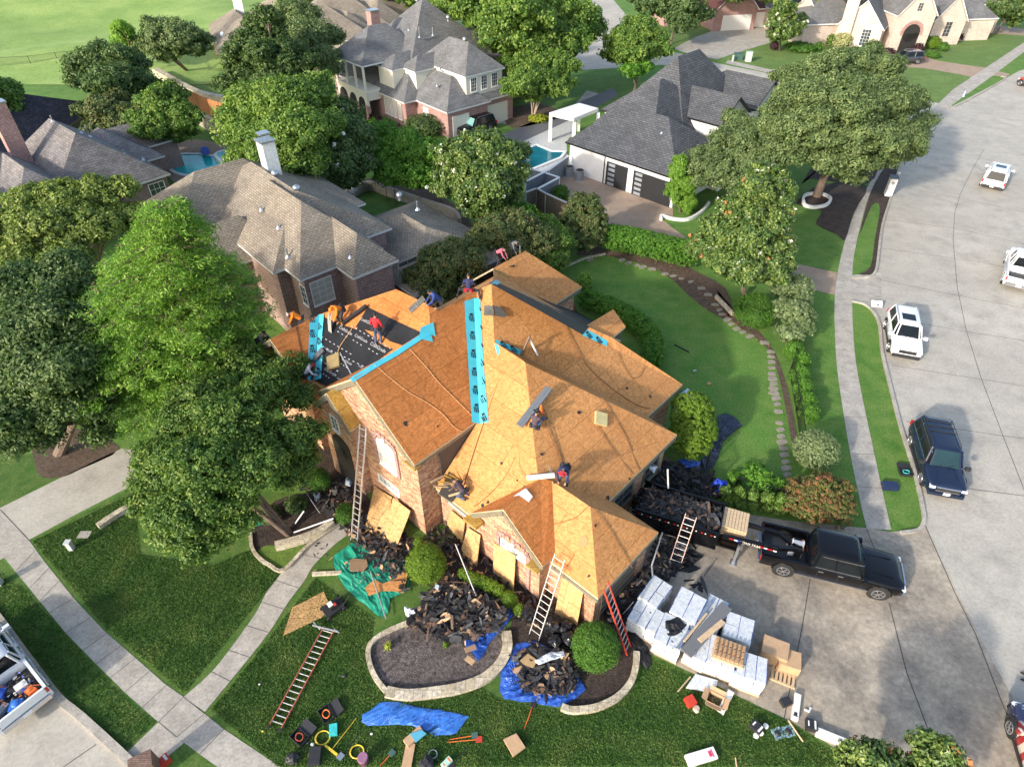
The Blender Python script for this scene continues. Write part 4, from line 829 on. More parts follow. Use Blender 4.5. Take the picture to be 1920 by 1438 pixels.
# --- dark shingled house beyond it
G4 = Fr(-46, 74.3, None, 0)
h4 = thing('neighbour_house', 'house with mottled dark shingle roof and a small dormer, top left', 'house', tuple(G4(-8, 5)))
r, w = MB(), MB()
rblock(r, w, G4, -16, .3, -22, .3, 2.9, .62, 'n', 'hh', pe=.5); rblock(r, w, G4, -10.5, -4.5, -14, -9, 4.2, .5, 'u', 'hh', z0=2)
r.build('roof', [SH_DK, GUTD], h4, True); w.build('wall', simple('olive siding', (.2, .2, .15), .8), h4, True)
vents(G4, [(-4, -7, 5.3, .5), (-4.6, -7, 5.6, .35), (-6.5, -5, 5.9, .35)], h4); win(h4, G4(-4.82, -11.5, 2.9), G4.n, G4.u, 2.2, 1.1, 2, 1, GLASS, WHITE)

# --- big grey roofed house with the two garage doors and the porch
G5 = Fr(838, 212, 2.9, 41.3)
h5 = thing('neighbour_house', 'large grey roofed pink brick house with cream dormers and arched two storey porch', 'house', tuple(G5(5, 9)))
r, w, c = MB(), MB(), MB()
rblock(r, w, G5, 0, 6.2, 0, 9, 2.9, .83, 'n', 'hh', inset=.3); rblock(r, w, G5, 3.4, 10.4, .35, 9, 2.95, .83, 'n', 'hh', inset=.35)
rblock(r, w, G5, -1.6, 17, 5.8, 22.5, 2.9, .87, 'n', 'hh', inset=.35)
rblock(r, None, G5, -3.4, 6, 10.9, 18.0, 6.0, .85, 'u', 'hh')
rblock(r, c, G5, 3.3, 9.0, .8, 10, 5.75, .88, 'n', 'hh', z0=3.2, inset=.25); rblock(r, c, G5, -1.0, 5, 8.6, 12.0, 5.6, .7, 'u', 'hh', z0=2.5, inset=.2); rblock(r, c, G5, .6, 6, 6.4, 9.4, 5.6, .8, 'u', 'hh', z0=2.5, inset=.2)
rblock(r, c, G5, 14.5, 19, 12, 15, 6.6, .6, 'u', 'hg', z0=5, inset=.2)
r.build('roof', [SH_GREY, GUT], h5, True); w.build('wall', BRICKR, h5, True); c.build('dormer_front', CREAM, h5, True)
p = MB()                                                   # porch: slab, columns, arches
G5.box(p, -.6, 14.4, 3.0, 5.4, 6.6, .5)
for nn in (11.3, 13.2, 15.2, 17.6):
    G5.box(p, -3.1, nn, 4.6, .22, .22, 2.8)
G5.box(p, -3.1, 14.4, 2.4, .26, 6.7, 1.6); G5.box(p, -.6, 11.2, 2.6, 5.2, .3, .9)
p.build('porch_frame', CREAM, h5, True)
for uu, nn in ((-3.1, 11.3), (-3.1, 13.2), (-3.1, 15.2), (-3.1, 17.6), (-.9, 11.3)): p = MB(); G5.box(p, uu, nn, .85, .45, .45, 1.75); p.build('porch_pier', BRICKR, h5, True)
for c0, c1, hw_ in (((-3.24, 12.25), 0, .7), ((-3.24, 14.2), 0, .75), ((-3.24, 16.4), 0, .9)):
    p = MB(); G5.box(p, c0[0], c0[1], .9, .05, hw_ * 2, 1.8); p.tube([G5(c0[0] - .025, c0[1], 1.75), G5(c0[0] + .025, c0[1], 1.75)], hw_, 20); p.build('porch_arch_shade', DARK, h5, True)  # flat dark arch between piers paints the shade under the porch
gdoor(G5, .9, 3.2, .3, 2.2, h5, CREAM); gdoor(G5, 4.3, 9.2, .7, 2.2, h5, CREAM)
for k in (4.6, 6.1, 7.6): win(h5, G5(k, 1.05, 4.0), G5.u, -G5.n, .75, 1.35, 3, 4, GLASS)
for k in (7.4, 8.4, 9.3, 10.2): win(h5, G5(-1.25, k, .7), -G5.n, -G5.u, .6, 1.7, 2, 5, GLASSC, WHITE)
win(h5, G5(.3, 4.4, .3), -G5.n, -G5.u, .9, 2.0, 1, 1, CREAM)
chimney(G5, 1.6, 15.6, 5, 10.2, 1.2, 1.0, h5, BRICKR)
for P in (G5(7.6, 15.2, 10.2), G5(7.5, 9, 9.3), G5(6.2, 4.4, 8.0)): turbine(P, h5)
vents(G5, [(4.3, 10.4, 7.9, 1.0), (5.2, 9, 8.2, .8), (2.0, 12.6, 6.5, .9), (3.2, 5.2, 5.6, .3), (1.5, 3.6, 4.6, .3), (4.5, 12.8, 8.2, .3)], h5)

# --- tan roof peeping out behind it
G6 = Fr(640, 60, 2.9, 41)
h6 = thing('neighbour_house', 'tan roofed house half hidden behind the large grey roof, top centre', 'house', tuple(G6(5, 9)))
r, w = MB(), MB()
rblock(r, w, G6, -2, 18, 2, 26, 2.9, .6, 'u', 'hh'); rblock(r, w, G6, -2, 4, -4, 6, 2.9, .9, 'n', 'hh'); rblock(r, w, G6, 4, 10, -3, 8, 3.6, .9, 'n', 'hh'); rblock(r, w, G6, -7, 1, -1, 7, 2.9, .7, 'n', 'hh')
r.build('roof', [SH_TAN, GUTD], h6, True); w.build('wall', BRICKT, h6, True)
# --- tan brick house by the golf course with two white chimneys
G7 = Fr(408, 98, 2.9, 20)
h7 = thing('neighbour_house', 'low tan brick house beside the golf course with two white chimneys', 'house', tuple(G7(8, 6)))
r, w = MB(), MB()
rblock(r, w, G7, 0, 22, .5, 12, 2.9, .62, 'u', 'hh'); rblock(r, w, G7, -1, 8, 6, 18, 2.9, .62, 'n', 'hh'); rblock(r, w, G7, 10, 26, 4, 16, 2.9, .7, 'u', 'hh')
r.build('roof', [SH_TAN, GUT], h7, True); w.build('wall', BRICKT, h7, True)
chimney(G7, 4, 13, 3, 8.8, 1.3, 1.3, h7, WHITE, True, True); chimney(G7, 12.5, 14.5, 3, 10.0, 1.4, 1.4, h7, WHITE, True, True); dish(G7(1, 5, 3.4), R_(230), h7)

# --- white house with charcoal roof and black garage doors
G8 = Fr(1060, 266, 2.9, -44.1)
h8 = thing('neighbour_house', 'white painted house with charcoal shingle roof and two black garage doors', 'house', tuple(G8(6, 9)))
r, w = MB(), MB()
rblock(r, w, G8, 2, 12.9, 0, 9.4, 2.9, .66, 'u', 'hh', inset=.35); rblock(r, w, G8, 0, 9.8, 0.01, 16, 2.9, 1.04, 'n', 'hh', pe=.66, inset=.35); rblock(r, w, G8, -1.4, 9.7, 6, 21, 2.9, 1.14, 'n', 'hh', inset=.35)
rblock(r, w, G8, 3, 11.5, 8.7, 14.5, 5.0, .68, 'u', 'hg', inset=.3); rblock(r, w, G8, 3, 11.6, 15.2, 21.4, 5.0, .68, 'u', 'hg', inset=.3); rblock(r, w, G8, 10, 14, 6, 12, 3.2, .7, 'u', 'hh'); rblock(r, w, G8, -3.5, 4, 10, 15, 2.9, .8, 'u', 'hh')
r.build('roof', [SH_BLACK, BLACKP], h8, True); w.build('wall', WBRICK, h8, True)
GDK = simple('black garage panel', (.022, .022, .024), .5, .1)
for (a, b) in ((5.0, 7.4), (8.1, 12.3)):
    m = MB(); G8.box(m, (a + b) / 2, .3, 1.13, b - a, .1, 2.26)
    for k in range(1, 5): G8.box(m, (a + b) / 2, .245, 2.26 * k / 5, b - a, .01, .02, 1)
    o = m.build('garage_door', [GDK, PLAST], h8, True); m = MB()
    for k in range(5): G8.box(m, a + .62, .235, 2.26 * (k + .5) / 5, .75, .03, .26)
    m.v = [k - h8.location for k in m.v]; m.build('glass_panel', simple('frosted panel', (.28, .3, .32), .3, .1) if 'frosted panel' not in MATS else MATS['frosted panel'], o)
m = MB(); m.tube([G8(4.7, .28, 0), G8(4.7, .28, 2.8)], .05, 6); m.build('downpipe', BLACKP, h8, True)
for (nn) in (17.2, 18.3, 19.4): win(h8, G8(11.3, nn, 2.4 if nn == 18.3 else 2.2), G8.n, G8.u, .6, 1.9, 1, 2, GLASS, BLACKP, True)
vents(G8, [(1.2, 9.4, 4.4, .7), (1.6, 8.9, 4.6, .4), (8.6, 3.3, 5.0, .15)], h8)
# --- red brick garage house, top right
G9 = Fr(35.0, 122.2, None, 12)
h9 = thing('neighbour_house', 'red brick house with a gabled double garage at the top of the street', 'house', tuple(G9(4, 4)))
r, w = MB(), MB()
rblock(r, w, G9, -1.2, 7.0, 0, 14, 3.0, 1.0, 'n', 'gh', inset=.3); rblock(r, w, G9, 6.5, 12.5, 1.2, 10, 2.9, .7, 'u', 'hh', inset=.3); rblock(r, w, G9, -8, 20, 5, 18, 3, .7, 'u', 'hh')
r.build('roof', [SH_RED, WHITE], h9, True); w.build('wall', BRICKR, h9, True); gdoor(G9, .6, 5.9, .3, 2.3, h9, WHITE); gdoor(G9, 7.3, 10, 1.5, 2.3, h9, WHITE)
win(h9, G9(2.9, .3, 4.3), G9.u, -G9.n, .8, .9, 2, 1, WHITE, WHITE)
# --- long cream house across the street, arched entry
G10 = Fr(48, 113, None, 8)
h10 = thing('neighbour_house', 'long cream brick house with grey gables and a tall arched entry', 'house', tuple(G10(10, 6)))
r, w = MB(), MB()
Ga, Gb, Gc, Gd = Fr(44.9, 118.8, None, -61), Fr(50.2, 110.4, None, -32), Fr(58.0, 108.5, None, 3), Fr(75.2, 121.6, None, 38)
rblock(r, w, G10, -3, 30, -1, 15, 3.2, .8, 'u', 'hh', inset=.3); rblock(r, w, G10, 12, 34, 3, 20, 4.4, .75, 'u', 'hh', inset=.3)
rblock(r, w, Ga, -.3, 6.6, 0, 12, 3.1, 1.0, 'n', 'gh', inset=.25); rblock(r, w, Gb, -.6, 6.2, -.2, 11, 3.4, 1.05, 'n', 'gh', inset=.25)
rblock(r, w, Gc, -.6, 5.6, -.1, 10, 5.0, 1.25, 'n', 'gh', inset=.25); rblock(r, w, Gc, 8, 13.5, 4, 14, 3.4, 1.3, 'n', 'gh', inset=.25); rblock(r, w, Gd, -.5, 5.8, -.2, 12, 3.4, 1.2, 'n', 'gh', inset=.25)
r.build('roof', [SH_GREY, WHITE], h10, True); w.build('wall', BRICKT, h10, True)
chimney(Gb, .9, -.1, 0, 8.2, 1.7, 1.0, h10, BRICKT)
m = MB(); Gc.box(m, 2.5, .12, 1.3, 2.5, .1, 2.6); m.tube([Gc(2.5, .07, 2.6), Gc(2.5, .17, 2.6)], 1.25, 24); o = m.build('entry_arch_shade', DARK, h10, True)  # dark panel and disc paint the shaded opening; no real recess behind
m = MB()
for k in range(13): a = math.pi * k / 12; m.box(Gc(2.5 - math.cos(a) * 1.5, .1, 2.6 + math.sin(a) * 1.5), (.45, .14, .45), 0, 0, Gc.M @ Matrix.Rotation(-(math.pi / 2 - a), 4, 'Y'))
m.build('arch_surround', BRICKR, h10, True)
win(h10, Gb(3.9, .05, 1.0), Gb.u, -Gb.n, 1.2, 2.2, 3, 5, GLASS, WHITE, True); win(h10, Gc(2.5, .15, 5.6), Gc.u, -Gc.n, .7, 1.0, 2, 3, GLASS, BRICKT, True); win(h10, Ga(3.1, .25, .6), Ga.u, -Ga.n, 1.3, 1.2, 2, 2, GLASSC); win(h10, Gc(10.7, 4.25, 1.2), Gc.u, -Gc.n, 1.0, 2.0, 2, 4, GLASS, BRICKT, True); win(h10, Gd(2.6, .05, 1.2), Gd.u, -Gd.n, 1.0, 2.0, 2, 4, GLASS, BRICKT, True)

# ================================================================ pools, pergola, fences, yard fittings
def pool(px, z, label, mat, cop=WHITE, w=.35, sm=4):
    P = [tuple(U(x, y, z)[:2]) for x, y in smooth_px(px, sm, True)] if sm else [tuple(U(x, y, z)[:2]) for x, y in px]
    c = [sum(p[i] for p in P) / len(P) for i in (0, 1)]; t = thing('swimming_pool', label, 'swimming pool', (c[0], c[1], 0))
    m = MB(); m.face([(x, y, z) for x, y in ccw(P)]); m.build('water', mat, t, True); m = MB(); m.ribbon(P, w, 0, z + .07, 0, True); m.build('coping', cop, t, True); return t
pool([(308, 302), (325, 292), (355, 289), (390, 291), (420, 300), (410, 312), (380, 330), (330, 325)], .08, 'kidney shaped turquoise pool behind the tan roofed house', WATER1)
pool([(404, 290), (420, 283), (438, 287), (440, 295), (425, 301), (412, 300)], .35, 'small raised spa at the right end of the turquoise pool', WATER1, w=.3)
pool([(982, 282), (1006, 272), (1035, 284), (1060, 285), (1052, 296), (988, 322), (975, 305)], .1, 'deep teal rectangular pool beside the white house', WATER2, sm=0)
m = MB(); m.tube([U(384, 283), U(384, 283, .35), U(384, 283, .75)], [.28, .45, .4], 16); tag(m.build('garden_urn', BLUEP), 'cobalt blue glazed urn on the pool patio', 'urn')
t = thing('pergola', 'white pergola with solid top standing over the poolside of the white house', 'pergola', tuple(U(1085, 240)))
q = [U(x, y, 2.9) for x, y in ((1030, 214), (1076, 225), (1122, 206), (1086, 196))]
m = MB(); m.slab([k + Vector((0, 0, .15)) for k in q], .35, 0); m.build('canopy', WHITE, t, True)
for k in (q[0], q[1], q[2], q[3]): m = MB(); m.box((k.x * .97 + q[2].x * .03, k.y * .97 + q[2].y * .03, 1.3), (.35, .35, 2.6)); m.build('post', WHITE, t, True)
def fence(px, h, label, mat, w=.06, post=2.2, cap=None, name='fence', rails=False, z0=0.0):
    P = [U(x, y, z0) for x, y in px]; t = thing(name, label, 'fence', tuple(P[0])); m, pm = MB(), MB()
    for a, b in zip(P, P[1:]):
        L = (b - a).length; n = max(1, int(L / post)); d = (b - a).normalized()
        if rails:
            for k in range(1, int(L / .14)): c = a + d * k * .14; m.bar(c, c + Vector((0, 0, h)), .016, .016)
            for hh in (.12, h - .05): m.bar(a + Vector((0, 0, hh)), b + Vector((0, 0, hh)), .03, .03)
        else:
            k = 0; nb = int(L / .16)
            for k in range(nb):
                c = a + d * (k + .5) * L / nb; m.box(c + Vector((0, 0, h / 2)), (L / nb - .012, w * (.5 if k % 2 else .7), h * (1 - .012 * (k % 3))), math.atan2(d.y, d.x))
        for k in range(n + 1): c = a + (b - a) * k / n; pq = MB(); pq.box(c + Vector((0, 0, h / 2)), (.1 if not rails else .06,) * 2 + (h + .06,), math.atan2(d.y, d.x)); pq.build('post', cap or mat, t, True)
        if cap: pm.bar(a + Vector((0, 0, h + .05)), b + Vector((0, 0, h + .05)), .2, .08)
    m.build('picket_panel', mat, t, True); (pm.build('top_rail', cap or mat, t, True) if cap else None); return t
fence([(357, 198), (395, 217), (440, 232)], 1.9, 'fresh orange cedar fence on the stone retaining wall', WOODO, z0=1.5)
fence([(985, 400), (1005, 392), (1022, 402), (1060, 420)], 1.9, 'weathered grey board fence with pale cap behind the middle shrubs', WOODF, cap=simple('pale fence cap', (.5, .47, .42), .8))
GF = simple('grey painted boards', (.22, .235, .26), .7, .08)
fence([(985, 375), (1028, 352), (1064, 325)], 1.7, 'grey board fence between the pool and the tan courtyard', GF, cap=WHITE); fence([(985, 345), (1018, 355), (1047, 365), (998, 392), (985, 398)], 1.6, 'grey boarded bin enclosure beside the tan courtyard', GF, cap=WHITE)
fence([(0, 128), (60, 125), (110, 118), (170, 112)], 1.4, 'thin black metal fence along the golf course edge', BLACKP, rails=True)
fence([(1374, 925), (1420, 940), (1470, 952)], 1.3, 'black railing in front of the climbing plants by the trailer', BLACKP, rails=True)
fence([(1497, 640), (1480, 700), (1492, 770), (1505, 860)], 1.1, 'black railing down the hedge row beside the sidewalk lawn', BLACKP, rails=True)
fence([(1236, 905), (1285, 925), (1330, 915), (1322, 880)], 1.3, 'black railing around the side yard behind the debris trailer', BLACKP, rails=True)
# courtyard AC units
ac = thing('air_conditioner', 'grey round air conditioning unit nearer the pool fence', 'air conditioner', tuple(U(1067, 331)), 0, 'air conditioning units by the white wall')
m = MB(); m.tube([(0, 0, .05), (0, 0, 1.0)], .42, 20)
for k in range(8): m.tube([(0, 0, .12 + k * .11), (0, 0, .15 + k * .11)], .435, 20)
m.build('casing', simple('grey unit casing', (.25, .26, .27), .6), ac); m = MB(); m.tube([(0, 0, 1.0), (0, 0, 1.03)], .34, 20); m.build('fan_grille', DARK, ac); m = MB(); m.box((0, 0, .03), (1.0, 1.0, .06)); m.build('pad', CONCW, ac)
put(copy_tree(ac), U(1086, 338), .2, 'grey round air conditioning unit nearer the garage doors')
# ground utility boxes, hydrant, mailboxes
def ubox(px, py, d, mat, name, label, cat, rz=0.0, cap=None):
    t = thing(name, label, cat, tuple(U(px, py)), rz); m = MB(); m.box((0, 0, d[2] / 2), d); m.build('cabinet', mat, t); m = MB(); m.box((0, 0, d[2] + .03), (d[0] + .06, d[1] + .06, .06)); m.build('lid', cap or mat, t); return t
UTG = simple('utility green', (.06, .12, .1), .6); UTW = simple('utility grey', (.5, .52, .5), .6)
ubox(1383, 112, (1.2, .9, .8), UTG, 'transformer_box', 'low green transformer box on the lawn across the street', 'utility box'); ubox(1402, 116, (.8, .6, 1.3), UTW, 'utility_cabinet', 'tall pale utility cabinet beside the green transformer', 'utility box'); ubox(1373, 116, (.2, .2, .8), UTW, 'utility_pedestal', 'thin pale pedestal left of the green transformer', 'utility box')
ubox(136, 1030, (.22, .22, .55), UTW, 'utility_pedestal', 'small pale green pedestal in the front left lawn', 'utility box'); ubox(1, 1095, (.25, .25, .6), UTW, 'utility_pedestal', 'pale pedestal at the left edge beside the sidewalk', 'utility box')
m = MB(); m.box((0, 0, .03), (.55, .4, .06)); o = m.build('meter_cover', CONCW); o.location = U(159, 1003); tag(o, 'flat concrete meter cover set in the front left lawn', 'meter cover')
t = thing('fire_hydrant', 'pale blue fire hydrant on the small verge at the corner', 'fire hydrant', tuple(U(1806, 182)))
m = MB(); m.tube([(0, 0, 0), (0, 0, .06), (0, 0, .5), (0, 0, .66), (0, 0, .74)], [.16, .13, .12, .13, .04], 12); m.build('barrel', simple('hydrant paint', (.4, .5, .55), .5), t); m = MB(); m.tube([(-.2, 0, .45), (.2, 0, .45)], .06, 8); m.tube([(0, -.2, .4), (0, 0, .4)], .07, 8); m.build('outlet', METAL, t)
t = thing('mailbox', 'white brick mailbox pillar with dark slate top by the street oak', 'mailbox', tuple(U(1664, 366)), -.3); m = MB(); m.box((0, 0, .85), (.6, .75, 1.7)); m.build('pillar', WBRICK, t); m = MB(); m.box((0, 0, 1.75), (.7, .85, .1)); m.build('cap', simple('slate', (.1, .12, .14), .6), t)
m = MB(); m.box((0, -.4, 1.3), (.25, .06, .25)); m.build('mailbox_door', METAL, t)
for (x, y) in ((1684, 330),): t = thing('light_globe', 'small white globe light at the kerb above the mailbox', 'lamp', tuple(U(x, y))); m = MB(); m.sphere((0, 0, .25), .14); m.build('globe', WHITE, t); m = MB(); m.tube([(0, 0, 0), (0, 0, .15)], .04, 6); m.build('stem', METAL, t)
t = thing('yard_sign', 'white yard sign lying at the kerb behind the white compact car', 'sign', tuple(U(1641, 577)), -.15); m = MB(); m.box((0, 0, .32), (.75, .03, .5), 0, 0, Matrix.Rotation(-.9, 4, 'X')); m.build('board', WHITE, t); m = MB(); m.bar((-.25, .1, 0), (-.25, 0, .3), .02, .02); m.bar((.25, .1, 0), (.25, 0, .3), .02, .02); m.build('stakes', METAL, t)
m = MB(); m.tube([(-.05, -.2, .38), (.05, -.2, .4)], .05, 10); m.build('printed_emblem', PLAST, t)
# ================================================================ vegetation: leaf by leaf
rng = np.random.default_rng(7)
F_BRT = foliage('feathery bright green foliage', (0.1, 0.23, 0.026), (0.22, 0.39, 0.055), (0.4, 0.56, 0.12), .38)
F_OAK = foliage('mid green oak foliage', (0.05, 0.115, 0.018), (0.145, 0.25, 0.04), (0.34, 0.43, 0.09), .3)
F_DRK = foliage('dark green foliage', (0.04, 0.085, 0.022), (0.095, 0.16, 0.045), (0.21, 0.27, 0.09), .25)
F_OK2 = foliage('deeper oak foliage', (0.034, 0.09, 0.013), (0.095, 0.18, 0.028), (0.27, 0.34, 0.07), .28)
F_YEL = foliage('yellow green foliage', (0.075, 0.123, 0.025), (0.165, 0.232, 0.042), (0.345, 0.392, 0.098), .25)
F_OLV = foliage('grey olive foliage', (0.065, 0.11, 0.038), (0.15, 0.215, 0.075), (0.3, 0.36, 0.14), .25)
F_MAG = foliage('glossy magnolia foliage', (0.030, 0.077, 0.016), (0.112, 0.182, 0.039), (0.300, 0.350, 0.091), .1, .3)
F_CED = foliage('cedar foliage', (0.032, 0.075, 0.020), (0.072, 0.128, 0.031), (0.136, 0.188, 0.049), .2)
F_BOX = foliage('clipped yellow green foliage', (0.069, 0.138, 0.011), (0.138, 0.241, 0.017), (0.241, 0.356, 0.034), .2)
F_BOX2 = foliage('clipped mid green foliage', (0.040, 0.115, 0.014), (0.081, 0.196, 0.021), (0.138, 0.276, 0.034), .2)
F_VAR = foliage('variegated pale foliage', (0.081, 0.138, 0.046), (0.196, 0.265, 0.103), (0.460, 0.517, 0.276), .2)
F_LIG = foliage('bright hedge foliage', (0.046, 0.138, 0.011), (0.103, 0.253, 0.023), (0.230, 0.414, 0.057), .25)
F_GLD = foliage('golden foliage', (0.184, 0.230, 0.023), (0.368, 0.414, 0.034), (0.575, 0.598, 0.092), .2)
F_PHO = foliage('red tipped foliage', (0.06, 0.14, 0.02), (0.16, 0.15, 0.045), (0.42, 0.08, 0.055), .15)
F_BRN = foliage('bronze tipped shrub foliage', (0.040, 0.075, 0.022), (0.104, 0.150, 0.039), (0.256, 0.195, 0.084), .2)
F_PUR = foliage('purple leaved shrub', (0.034, 0.014, 0.016), (0.063, 0.023, 0.029), (0.103, 0.046, 0.052), .15)
PETAL = simple('white petals', (0.8, 0.78, 0.68), .6, .05); BRNL = simple('spent brown leaves', (.42, .18, .06), .8, .2)
def leafmesh(name, mats, c, n, L, W, tint, off, parent=None, mi=None):
    N = len(c); n = n / np.linalg.norm(n, axis=1, keepdims=True); r = rng.normal(size=(N, 3)); t = r - n * np.sum(r * n, axis=1, keepdims=True)
    t /= np.linalg.norm(t, axis=1, keepdims=True); b = np.cross(n, t); L = np.broadcast_to(np.asarray(L, float), (N,))[:, None]; W = np.broadcast_to(np.asarray(W, float), (N,))[:, None]
    bend = n * L * .12
    v = np.stack([c - t * L / 2 - bend, c + b * W / 2, c + t * L / 2 - bend, c - b * W / 2], axis=1).reshape(-1, 3) - np.array(off)
    me = bpy.data.meshes.new(name); me.vertices.add(4 * N); me.vertices.foreach_set('co', v.astype('f').ravel())
    me.loops.add(4 * N); me.loops.foreach_set('vertex_index', np.arange(4 * N, dtype='i')); me.polygons.add(N)
    me.polygons.foreach_set('loop_start', np.arange(0, 4 * N, 4, dtype='i')); me.polygons.foreach_set('loop_total', np.full(N, 4, 'i'))
    for m in (mats if isinstance(mats, list) else [mats]): me.materials.append(m)
    if mi is not None: me.polygons.foreach_set('material_index', mi.astype('i'))
    a = me.attributes.new('tint', 'FLOAT', 'FACE'); a.data.foreach_set('value', np.clip(tint, 0, 1).astype('f')); me.update(calc_edges=True)
    o = bpy.data.objects.new(name, me); COL.objects.link(o)
    if parent is not None: o.parent = parent
    return o
def crown_pts(lobes, n, cr, per=45, low=-.35, inner=.18, flat=.8, shell=(.74, 1.0)):
    C = np.array([list(l[0]) for l in lobes]); Rr = np.array([l[1] for l in lobes]); w = (Rr[:, 0] * (Rr[:, 0] + Rr[:, 2])); w = w / w.sum()
    K = max(6, int(n / per)); k0 = int(K * 1.9); idx = rng.choice(len(lobes), k0, p=w); d = rng.normal(size=(k0, 3)); d /= np.linalg.norm(d, axis=1, keepdims=True)
    d[:, 2] = np.where(d[:, 2] < low, -d[:, 2], d[:, 2]); rad = rng.uniform(shell[0], shell[1], k0)[:, None]; P = C[idx] + d * Rr[idx] * rad
    q = (P[:, None, :] - C[None]) / (Rr[None] * .78); ins = (np.sum(q * q, axis=2) < 1).sum(axis=1) > 0; keep = np.where(~ins)[0]
    if len(keep) < K: keep = np.concatenate([keep, np.where(ins)[0][:K - len(keep)]])
    keep = keep[:K]; P, d = P[keep], d[keep]; tc = rng.uniform(0, 1, len(P)); m = len(P) * per
    ci = np.repeat(np.arange(len(P)), per); g = rng.normal(size=(m, 3)); g /= np.linalg.norm(g, axis=1, keepdims=True)
    crs = cr * rng.uniform(.6, 1.35, len(P))[ci][:, None]
    pts = P[ci] + g * crs * (rng.uniform(.15, 1, (m, 1)) ** .5) * np.array([1, 1, flat]); nn = g * .55 + d[ci] * .5 + rng.normal(size=(m, 3)) * .45 + np.array([0, 0, .25])
    tint = tc[ci] * .45 + rng.uniform(0, 1, m) * .55
    ni = int(n * inner); ii = rng.choice(len(lobes), ni, p=w); di = rng.normal(size=(ni, 3)); di /= np.linalg.norm(di, axis=1, keepdims=True)
    pi_ = C[ii] + di * Rr[ii] * rng.uniform(.45, .78, (ni, 1))
    return pts, nn, tint, pi_, di + rng.normal(size=(ni, 3)) * .4, rng.uniform(0, .8, ni)
def lobe(px, py, rp, z, vf=.8, k=1.0):
    r = rp * mpp(px, py, z); return (U(px, py, z), (r * k, r * k, r * vf * k))
def plant(name, label, cat, px_lobes, mat, n, L, W=None, cr=.5, base=None, group=None, bark=BARK, trunk=True, per=45, low=-.35, flat=.8, blossoms=0, brown=0, lean=0, tr=.16, shell=(.64, 1.05), stems=1, vf=.8, inner=.18, spread=True):
    W = W or L * .55; lobes = [lobe(*(l if len(l) == 5 else (*l, vf))) for l in px_lobes]; base_lobes = list(lobes)
    if trunk and spread:
        n = int(n * 1.25)
        for c_, r_ in base_lobes:
            for k in range(4):
                d_ = rng.normal(size=3); d_[2] = abs(d_[2]) * .7 - .15; d_ /= np.linalg.norm(d_); q_ = rng.uniform(.3, .52)
                lobes.append((c_ + Vector((d_[0] * r_[0], d_[1] * r_[1], d_[2] * r_[2])) * rng.uniform(.8, 1.02), (r_[0] * q_, r_[1] * q_, r_[2] * q_)))
    cx = sum(l[0].x for l in lobes) / len(lobes); cy = sum(l[0].y for l in lobes) / len(lobes)
    b = U(*base) if base else Vector((cx, cy, 0)); t = thing(name, label, cat, tuple(b), 0, group)
    p, nn, ti, p2, n2, t2 = crown_pts(lobes, n, cr, per, low, inner, flat, shell)
    zmin = np.maximum(p[:, 2], .06); p[:, 2] = zmin; p2[:, 2] = np.maximum(p2[:, 2], .05)
    Ls = np.concatenate([L * rng.uniform(.7, 1.3, len(p)), np.full(len(p2), L * 2.4)]); Ws = np.concatenate([W * rng.uniform(.7, 1.3, len(p)), np.full(len(p2), W * 3.0)])
    c = np.concatenate([p, p2]); N_ = np.concatenate([nn, n2]); T_ = np.concatenate([ti, t2])
    leafmesh('crown' if trunk else 'foliage', mat, c, N_, Ls, Ws, T_, b, t)
    for cnt, mm, nme, s in ((blossoms, PETAL, 'blossoms', 1.35), (brown, BRNL, 'spent_leaves', 1.1)):
        if cnt:
            pts = []; nr = []
            sel = rng.choice(len(p), cnt * 6); sel = sel[p[sel, 2] > np.median(p[:, 2]) * .6][:cnt]
            for i in sel:
                o = nn[i] / np.linalg.norm(nn[i]); q = p[i] + o * L * .3
                for k in range(5): pts.append(q + rng.normal(size=3) * L * .22); nr.append(o + rng.normal(size=3) * .8)
            leafmesh(nme, mm, np.array(pts), np.array(nr), L * s * 1.15, L * s * .9, np.zeros(len(pts)), b, t)
    m = MB(); random.seed(int(b.x * 31 + b.y * 17))
    if trunk:
        top = sum((l[0] for l in base_lobes), Vector()) / len(base_lobes); top.z = max(top.z * .55, 1.2); ht = top.z
        for s_ in range(stems):
            o_ = Vector((random.uniform(-1, 1), random.uniform(-1, 1), 0)) * (.25 if stems > 1 else 0); mid = b.lerp(top, .5) + o_ * 1.5; mid.z = ht * .5
            m.tube([b + o_ * .4 - Vector((0, 0, .05)), mid, top + o_ * 3], [tr * 1.35, tr, tr * .65], 9)
        for l in base_lobes:
            e = l[0]; q = top.lerp(e, .5) + Vector((random.uniform(-.3, .3), random.uniform(-.3, .3), random.uniform(.0, .3))); m.tube([top - Vector((0, 0, ht * .15)), q, e], [tr * .6, tr * .4, tr * .15], 6)
            for k in range(3):
                d = Vector((random.gauss(0, 1), random.gauss(0, 1), random.uniform(-.1, .9))).normalized(); m.tube([q.lerp(e, .6), e + Vector((d.x * l[1][0], d.y * l[1][1], d.z * l[1][2])) * .8], [tr * .22, tr * .06], 5)
        m.build('trunk', bark, t, True)
    else:
        for l in lobes[:8]: m.tube([Vector((l[0].x, l[0].y, 0)), Vector((l[0].x, l[0].y, l[0].z + l[1][2] * .3))], [.04, .02], 6)
        m.build('stem', bark, t, True)
    return t
